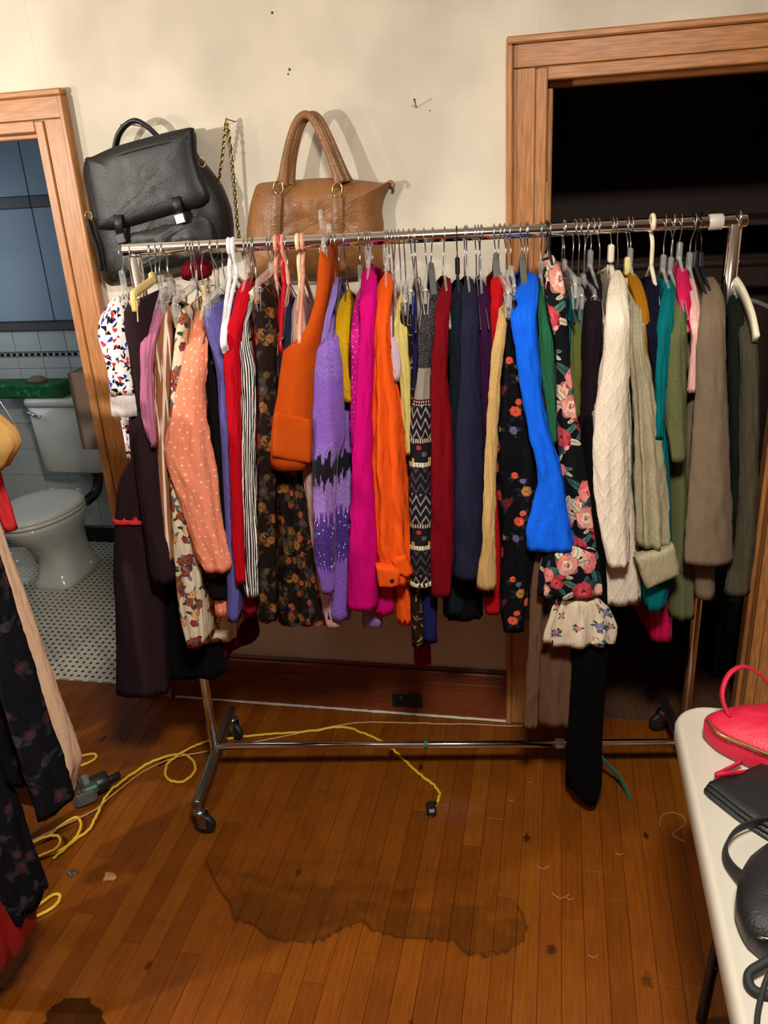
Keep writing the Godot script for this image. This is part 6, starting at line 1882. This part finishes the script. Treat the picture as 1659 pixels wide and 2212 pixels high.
	for s in [[-0.790, 1.838], [-0.617, 1.822]]:
		st = begin()
		torus(st, Vector3(s[0] - oo.x, s[1] - oo.y, 0.088), 0.014, 0.019, 0.0027, Basis(Vector3.BACK, -0.15), 24, 8)
		part(to, "gold_ring", st, M.brass)
	for s in [[-0.795, 1.822, -0.829, 1.60], [-0.617, 1.806, -0.628, 1.60]]:
		st = begin()
		strap(st, smooth_path([Vector3(s[0] - oo.x, s[1] - oo.y, 0.090), Vector3(lerpf(s[0], s[2], 0.4) - oo.x, lerpf(s[1], s[3], 0.4) - oo.y, 0.093), Vector3(s[2] - oo.x, s[3] - oo.y, 0.07)], 6), 0.030, 0.005, Vector3(1, 0.1, 0))
		part(to, "strap", st, M.leather_tan)
	st = begin()
	tube(st, smooth_path([Vector3(-0.485 - oo.x, 1.832 - oo.y, 0.03), Vector3(-0.474 - oo.x, 1.836 - oo.y, 0.034), Vector3(-0.465 - oo.x, 1.828 - oo.y, 0.036), Vector3(-0.468 - oo.x, 1.82 - oo.y, 0.036)], 5), 0.0045, 8)
	part(to, "zip_tab", st, M.leather_tan)
	# a red fuzzy hat perched on hangers under the rail
	st = begin()
	puff(st, V([[-0.035, -0.02], [0.0, -0.028], [0.035, -0.018], [0.04, 0.01], [0.02, 0.03], [-0.012, 0.028], [-0.036, 0.01]]), -0.05, 0.0, 0.035, 0.006, 1.8, 8)
	solo("beret", st, M.redfuzz, "fuzzy dark red hat tucked under the rail before the satchel", "hat", RACK_AT + Basis(Vector3.UP, RACK_TURN) * Vector3(-0.628, 1.645, -0.06), RACK_TURN)

# ------------------------------------------------------------------ the second rack at the left
func side_rack() -> void:
	rail_y = 1.50
	var at := Vector3(-1.36, 0, 1.20)
	var turn := PI * 0.5
	var t := thing("garment_rail", "second chrome rail on long brackets from the left wall", "clothes rail", at, turn)
	var st := begin()
	rod(st, Vector3(-1.1, rail_y, 0), Vector3(0.47, rail_y, 0), 0.0165, 20, 0.002)
	part(t, "top_rail", st, M.chrome)
	for x in [-1.05, 0.46]:
		st = begin()
		rod(st, Vector3(x, rail_y, 0), Vector3(x, rail_y, -1.19), 0.010, 12)
		part(t, "bracket_arm", st, M.chrome)
		st = begin()
		rod(st, Vector3(x, rail_y, -1.18), Vector3(x, rail_y, -1.19), 0.035, 16, 0.003)
		part(t, "wall_flange", st, M.chrome)
	for d in SIDE_GARMENTS: garment(d, at, turn, "clothes on the second rail at the left")
	rail_y = RAIL_Y

func corner_rack() -> void:
	# a short rail of coats in the corner by the bathroom door, beyond the left of the picture
	rail_y = 1.50
	var at := Vector3(-1.86, 0, 0.62)
	var turn := 2.254
	var t := thing("garment_rail", "short chrome rail of dark coats in the corner by the bathroom door", "clothes rail", at, turn)
	var st := begin()
	rod(st, Vector3(-0.36, rail_y, 0), Vector3(0.36, rail_y, 0), 0.0165, 20, 0.002)
	part(t, "top_rail", st, M.chrome)
	for x in [-0.34, 0.34]:
		st = begin()
		rod(st, Vector3(x, rail_y, 0), Vector3(x, 0.02, 0), 0.0155, 16)
		part(t, "post", st, M.chrome)
		st = begin()
		rod(st, Vector3(x, 0.018, -0.3), Vector3(x, 0.018, 0.03), 0.0165, 16, 0.003)
		part(t, "foot_tube", st, M.worn_steel)
	var looks := [["charcoal", "charcoal wool"], ["navy", "navy knit"], ["olivetweed", "olive tweed"], ["black2", "black cotton"], ["bottlegreen", "bottle green wool"], ["browntrouser", "brown cotton"]]
	for i in 6:
		var s := -0.28 + i * 0.11
		var d := {"n": "coat", "l": looks[i][1] + " coat on the corner rail by the bathroom door", "c": "coat", "m": looks[i][0], "k": "sleeve", "h": "wire", "q": looks[i][1] + " corner coat", "s0": s, "rows": [[1.42, s, 0.012, 0.04], [1.37, s, 0.03, 0.16], [1.3, s, 0.045, 0.20], [1.1, s, 0.05, 0.215], [0.75 + 0.03 * (i % 3), s, 0.05, 0.22]], "fold": [3, 0.06], "body": [[1.3, s, 0.045, 0.18], [1.0, s, 0.05, 0.19], [0.60 - 0.04 * (i % 2), s, 0.055, 0.19]]}
		garment(d, at, turn, "coats on the corner rail")
	rail_y = RAIL_Y

# ------------------------------------------------------------------ table and what lies on it
func table_and_bags() -> void:
	var t := thing("folding_table", "off white plastic folding table with rounded corners", "table", Vector3(0.70, 0, 1.72))
	var hw := 0.435
	var hl := 0.82
	var ring := func(inset: float, y: float, r: float) -> PackedVector3Array:
		var out := PackedVector3Array()
		for q in [[1, 1, 0.0], [-1, 1, 0.5], [-1, -1, 1.0], [1, -1, 1.5]]:
			for k in 9:
				var a: float = PI * (q[2] + 0.5 * k / 8.0)
				out.append(Vector3(q[0] * (hw - r) + cos(a) * (r - inset), y, q[1] * (hl - r) + sin(a) * (r - inset)))
		return out
	var st := begin()
	loft(st, [ring.call(0.02, 0.695, 0.075), ring.call(0.002, 0.695, 0.075), ring.call(0.0, 0.700, 0.075), ring.call(0.0, 0.728, 0.075), ring.call(0.004, 0.736, 0.075), ring.call(0.009, 0.7405, 0.075), ring.call(0.016, 0.7405, 0.075), ring.call(0.020, 0.7385, 0.075), ring.call(0.060, 0.7385, 0.075)])
	part(t, "tabletop", st, M.table)
	for s in [-1.0, 1.0]:
		st = begin()
		var z: float = s * 0.62
		tube(st, smooth_path([Vector3(-0.30, 0.69, z), Vector3(-0.32, 0.4, z), Vector3(-0.34, 0.015, z)], 4), 0.0125, 12)
		tube(st, smooth_path([Vector3(0.30, 0.69, z), Vector3(0.32, 0.4, z), Vector3(0.34, 0.015, z)], 4), 0.0125, 12)
		tube(st, [Vector3(-0.33, 0.2, z), Vector3(0.33, 0.2, z)], 0.0125, 12)
		part(t, "leg", st, M.dark_steel)
	var Y := 0.7395
	# red bag lying on its side
	var r := thing("handbag", "hot pink red leather bag with a thin handle lying on the table", "bag", Vector3(0.43, Y, 1.05))
	st = begin()
	puff(st, V([[-0.118, 0.02], [-0.10, 0.048], [-0.05, 0.072], [0.03, 0.09], [0.14, 0.10], [0.26, 0.09], [0.26, -0.12], [0.12, -0.15], [0.02, -0.105], [-0.06, -0.055], [-0.10, -0.02]]), 0.002, 0.05, 0.088, 0.006, 2.6, 9, Transform3D(Basis(Vector3.RIGHT, -PI * 0.5), Vector3(0, 0, -0.01)))
	part(r, "bag_body", st, M.leather_red)
	st = begin()
	tube(st, smooth_path([Vector3(-0.113, 0.052, -0.022), Vector3(-0.099, 0.055, 0.02), Vector3(-0.058, 0.056, 0.052), Vector3(0.02, 0.056, 0.10), Vector3(0.12, 0.056, 0.142)], 5), 0.0035, 8)
	part(r, "zip", st, M.brass)
	st = begin()
	strap(st, smooth_path([Vector3(-0.075, 0.07, -0.015), Vector3(-0.088, 0.105, -0.035), Vector3(-0.075, 0.138, -0.06), Vector3(-0.045, 0.148, -0.08), Vector3(-0.01, 0.13, -0.085), Vector3(0.03, 0.085, -0.075)], 6), 0.012, 0.005, Vector3(0.3, 0.2, 1))
	part(r, "handle", st, M.leather_red)
	st = begin()
	strap(st, smooth_path([Vector3(-0.06, 0.02, 0.06), Vector3(-0.10, 0.012, 0.085), Vector3(-0.115, 0.02, 0.105), Vector3(-0.10, 0.028, 0.11), Vector3(-0.06, 0.02, 0.09)], 6), 0.010, 0.004, Vector3(0, 1, 0))
	part(r, "strap", st, M.leather_red)
	# black folded clutch
	var cl := thing("clutch", "flat black leather clutch folded open on the table", "bag", Vector3(0.43, Y, 1.23))
	for k in 3:
		st = begin()
		puff(st, V([[-0.135, 0.055 - k * 0.004], [-0.132, 0.03], [-0.05, -0.065 - k * 0.004], [0.12, -0.13], [0.2, -0.02], [0.02, 0.12], [-0.06, 0.085]]), 0.0, 0.006, 0.008, 0.002, 3.0, 6, Transform3D(Basis(Vector3.BACK, 0.04 * k) * Basis(Vector3.RIGHT, -PI * 0.5), Vector3(k * 0.004, 0.001 + k * 0.011, -k * 0.006)))
		part(cl, ["under_flap", "lining", "top_flap"][k], st, M.leather_black)
	# black shoulder bag and its straps
	var bg := thing("shoulder_bag", "glossy black leather shoulder bag with a looping strap", "bag", Vector3(0.42, Y, 1.46))
	st = begin()
	puff(st, V([[-0.128, -0.02], [-0.118, 0.025], [-0.09, 0.075], [-0.04, 0.12], [0.05, 0.14], [0.2, 0.13], [0.22, -0.12], [0.05, -0.14], [-0.06, -0.12], [-0.118, -0.07]]), 0.002, 0.055, 0.10, 0.008, 2.4, 9, Transform3D(Basis(Vector3.RIGHT, -PI * 0.5), Vector3.ZERO))
	part(bg, "bag_body", st, M.leather_black)
	st = begin()
	puff(st, V([[-0.085, -0.05], [-0.075, 0.03], [-0.03, 0.08], [0.06, 0.1], [0.2, 0.09], [0.2, -0.1], [0.04, -0.1]]), 0.085, 0.098, 0.112, 0.004, 2.4, 8, Transform3D(Basis(Vector3.RIGHT, -PI * 0.5), Vector3.ZERO))
	part(bg, "flap", st, M.leather_black)
	st = begin()
	strap(st, smooth_path([Vector3(0.06, 0.02, -0.195), Vector3(-0.03, 0.026, -0.19), Vector3(-0.085, 0.026, -0.165), Vector3(-0.115, 0.022, -0.13), Vector3(-0.122, 0.02, -0.095), Vector3(-0.112, 0.024, -0.06), Vector3(-0.10, 0.04, -0.03), Vector3(-0.085, 0.06, -0.005)], 6), 0.026, 0.004, Vector3(0.1, 1, 0.3))
	part(bg, "strap", st, M.webbing)
	st = begin()
	torus(st, Vector3(-0.10, 0.05, 0.085), 0.010, 0.010, 0.002, Basis(Vector3.RIGHT, 0.8))
	part(bg, "ring", st, M.steel)
	var sp := thing("loose_strap", "knotted black strap dangling over the table edge", "strap", Vector3(0.30, Y, 1.59))
	st = begin()
	tube(st, smooth_path([Vector3(0.06, 0.03, -0.05), Vector3(0.015, 0.022, -0.025), Vector3(-0.008, 0.016, -0.008), Vector3(-0.004, 0.01, 0.012), Vector3(0.03, 0.008, 0.016), Vector3(0.10, 0.008, 0.02)], 6), 0.007, 8)
	part(sp, "upper_loop", st, M.webbing)
	st = begin()
	tube(st, smooth_path([Vector3(0.05, 0.022, -0.04), Vector3(0.02, 0.022, -0.01), Vector3(0.0, 0.012, 0.03), Vector3(-0.012, 0.008, 0.07), Vector3(-0.02, 0.008, 0.12)], 6), 0.004, 8)
	part(sp, "thin_end", st, M.webbing)
	var fb := thing("floor_bag", "black rounded bag standing on the floor under the table", "bag", Vector3(0.50, 0.0, 1.30))
	st = begin()
	puff(st, V([[-0.12, 0.02], [-0.13, 0.1], [-0.1, 0.18], [-0.02, 0.22], [0.1, 0.21], [0.16, 0.12], [0.15, 0.02], [0.0, 0.0]]), -0.10, 0.03, 0.09, 0.006, 2.2, 8)
	part(fb, "bag_body", st, M.leather_black)
	st = begin()
	tube(st, smooth_path([Vector3(-0.08, 0.19, 0.0), Vector3(-0.05, 0.27, 0.0), Vector3(0.05, 0.28, 0.0), Vector3(0.09, 0.2, 0.0)], 6), 0.008, 8)
	part(fb, "handle", st, M.leather_black)

# ------------------------------------------------------------------ cords and scraps on the floor
func cord(path: Array, r: float, wig := 0.004) -> SurfaceTool:
	var pts := []
	for i in path.size():
		var p: Array = path[i]
		pts.append(Vector3(p[0], p[2] if p.size() > 2 else r + 0.0005, p[1]))
	var sm := smooth_path(pts, 8)
	for i in sm.size():
		sm[i] += Vector3(nz.get_noise_1d(i * 0.9 + path[0][0] * 99.0), 0, nz.get_noise_1d(i * 0.9 + 50.0 + path[0][1] * 99.0)) * wig
	var st := begin()
	tube(st, sm, r, 8)
	return st

func floor_things() -> void:
	var e := thing("extension_cord", "yellow extension cord looping under the clothes rack to a plug", "cord", Vector3.ZERO)
	part(e, "cable", cord([[-1.45, 0.86], [-1.43, 0.79], [-1.405, 0.73], [-1.415, 0.66, 0.010], [-1.421, 0.565, 0.012], [-1.389, 0.464], [-1.352, 0.40], [-1.275, 0.352], [-1.212, 0.376], [-1.180, 0.435], [-1.205, 0.487], [-1.262, 0.474], [-1.290, 0.41, 0.010], [-1.25, 0.335, 0.014], [-1.20, 0.27], [-1.10, 0.235], [-1.0, 0.205], [-0.85, 0.17], [-0.74, 0.13], [-0.66, 0.15], [-0.60, 0.18], [-0.545, 0.213], [-0.485, 0.275], [-0.418, 0.342], [-0.356, 0.397], [-0.335, 0.44], [-0.345, 0.485]], 0.0048, 0.006), M.cord_yellow)
	var st := begin()
	var pb := Basis(Vector3.UP, 0.25)
	bx(st, Vector3(-0.352, 0.015, 0.508), Vector3(0.030, 0.028, 0.050), 0.007, pb)
	tube(st, [Vector3(-0.344, 0.012, 0.478), Vector3(-0.349, 0.014, 0.492)], 0.008, 8)
	part(e, "plug", st, M.black_plastic)
	for s in [-1.0, 1.0]:
		st = begin()
		bx(st, Vector3(-0.358, 0.016, 0.540) + pb * Vector3(s * 0.007, 0, 0), Vector3(0.002, 0.007, 0.018), 0.0005, pb)
		part(e, "prong", st, M.steel)
	st = cord([[-1.90, 0.60], [-1.75, 0.52], [-1.662, 0.495], [-1.60, 0.455], [-1.568, 0.42], [-1.572, 0.395], [-1.60, 0.392], [-1.66, 0.43], [-1.78, 0.50], [-1.92, 0.56]], 0.0048, 0.002)
	solo("yellow_cord", st, M.cord_yellow, "loop of yellow cord on the floor by the bathroom door", "cord")
	st = cord([[-1.62, 0.90], [-1.53, 0.80], [-1.50, 0.735, 0.012], [-1.465, 0.70, 0.016], [-1.43, 0.74, 0.012], [-1.435, 0.80], [-1.48, 0.85], [-1.55, 0.885, 0.010], [-1.56, 0.84, 0.014], [-1.51, 0.79, 0.018], [-1.47, 0.79, 0.018], [-1.46, 0.83, 0.014], [-1.52, 0.89, 0.016], [-1.60, 0.95]], 0.0048, 0.003)
	solo("tangled_cord", st, M.cord_yellow, "tangle of yellow cord beside the power adapter", "cord")
	st = cord([[-1.50, 1.12], [-1.44, 1.085], [-1.40, 1.03], [-1.375, 0.985], [-1.352, 0.985], [-1.348, 1.02], [-1.38, 1.06], [-1.44, 1.11, 0.012], [-1.52, 1.16]], 0.0048, 0.002)
	solo("short_cord", st, M.cord_yellow, "short loop of yellow cord beneath the red skirt hem", "cord")
	st = cord([[-1.56, 0.83, 0.02], [-1.48, 0.74, 0.022], [-1.425, 0.66, 0.016], [-1.40, 0.58, 0.014], [-1.36, 0.45], [-1.28, 0.385, 0.014], [-1.18, 0.32], [-1.05, 0.26], [-0.9, 0.19], [-0.7, 0.10], [-0.55, 0.078], [-0.40, 0.066], [-0.25, 0.052], [-0.137, 0.048], [0.02, 0.02]], 0.0026, 0.003)
	solo("thin_cord", st, M.cord_tan, "thin tan lamp cord running along the baseboard", "cord")
	# power adapter on the floor
	var p := thing("power_adapter", "grey and green power adapter block on the floor among cords", "adapter", Vector3(-1.50, 0, 0.60), 0.75)
	st = begin()
	bx(st, Vector3(0, 0.032, 0), Vector3(0.075, 0.062, 0.10), 0.012)
	part(p, "case", st, M.grey_felt)
	for k in 3:
		st = begin()
		rod(st, Vector3(-0.03 + k * 0.014, 0.068, -0.05), Vector3(-0.03 + k * 0.014, 0.068, 0.05), 0.006, 10, 0.001)
		part(p, "rib", st, M.steel)
	st = begin()
	rod(st, Vector3(0.028, 0.034, 0.0), Vector3(0.085, 0.034, -0.005), 0.033, 20, 0.006)
	part(p, "socket_end", st, M.black_plastic)
	st = begin()
	rod(st, Vector3(0.08, 0.03, -0.005), Vector3(0.125, 0.026, -0.02), 0.012, 12, 0.003)
	part(p, "cord_grip", st, M.black_plastic)
	st = begin()
	bx(st, Vector3(0.022, 0.05, 0.03), Vector3(0.05, 0.03, 0.03), 0.006)
	part(p, "green_band", st, M.green_tape)
	# scraps
	for s in [[-1.366, 0.90, 0.022, "small dark chip of wood on the floor boards", "bath_rail"], [-1.245, 0.897, 0.026, "splintered light brown chip of wood on the floor", "chip"]]:
		st = begin()
		var pts := []
		for i in 9:
			var a := TAU * i / 9.0
			pts.append(Vector2(cos(a), sin(a) * 0.75) * s[2] * (0.8 + 0.45 * nz.get_noise_1d(i * 2.3 + s[0] * 30.0)))
		puff(st, pts, 0.0, 0.004, 0.010, 0.010, 1.5, 5, Transform3D(Basis(Vector3.RIGHT, -PI * 0.5), Vector3.ZERO))
		solo("wood_chip", st, M[s[4]], s[3], "debris", Vector3(s[0], 0.0005, s[1]))
	var bits := [[0.02, 0.77, 0.05], [0.06, 0.78, 0.02], [-0.02, 0.68, 0.03], [0.112, 0.951, 0.025], [0.20, 0.60, 0.02], [-0.12, 0.42, 0.02], [-0.06, 0.33, 0.012]]
	for i in bits.size():
		var b: Array = bits[i]
		st = cord([[b[0], b[1]], [b[0] + b[2] * 0.5, b[1] + b[2] * 0.3], [b[0] + b[2], b[1] - b[2] * 0.1]], 0.0007, 0.004)
		solo("lint_thread", st, M.cord_tan, "tiny pale thread of lint lying on the floor boards", "lint", Vector3.ZERO, 0.0, "lint threads on the floor")
	st = cord([[0.335, 0.475], [0.345, 0.43], [0.375, 0.41], [0.41, 0.425], [0.405, 0.46], [0.37, 0.50], [0.40, 0.53]], 0.0008, 0.006)
	solo("loose_thread", st, M.cord_tan, "curled pale thread on the floor beside the table", "lint")
	# outlet in the baseboard
	var o := thing("wall_outlet", "dark brown electric outlet set in the baseboard", "outlet", Vector3(-0.51, 0.066, 0.020))
	st = begin()
	bx(st, Vector3(0, 0, 0.003), Vector3(0.112, 0.062, 0.006), 0.003)
	part(o, "plate", st, M.rubber)
	for s in [-1.0, 1.0]:
		st = begin()
		lathe(st, [[0.001, 0.004], [0.017, 0.004], [0.017, 0.009], [0.001, 0.009]], 16, Vector3(s * 0.022, 0, 0), Basis(Vector3.RIGHT, PI * 0.5))
		part(o, "socket", st, M.black_plastic)
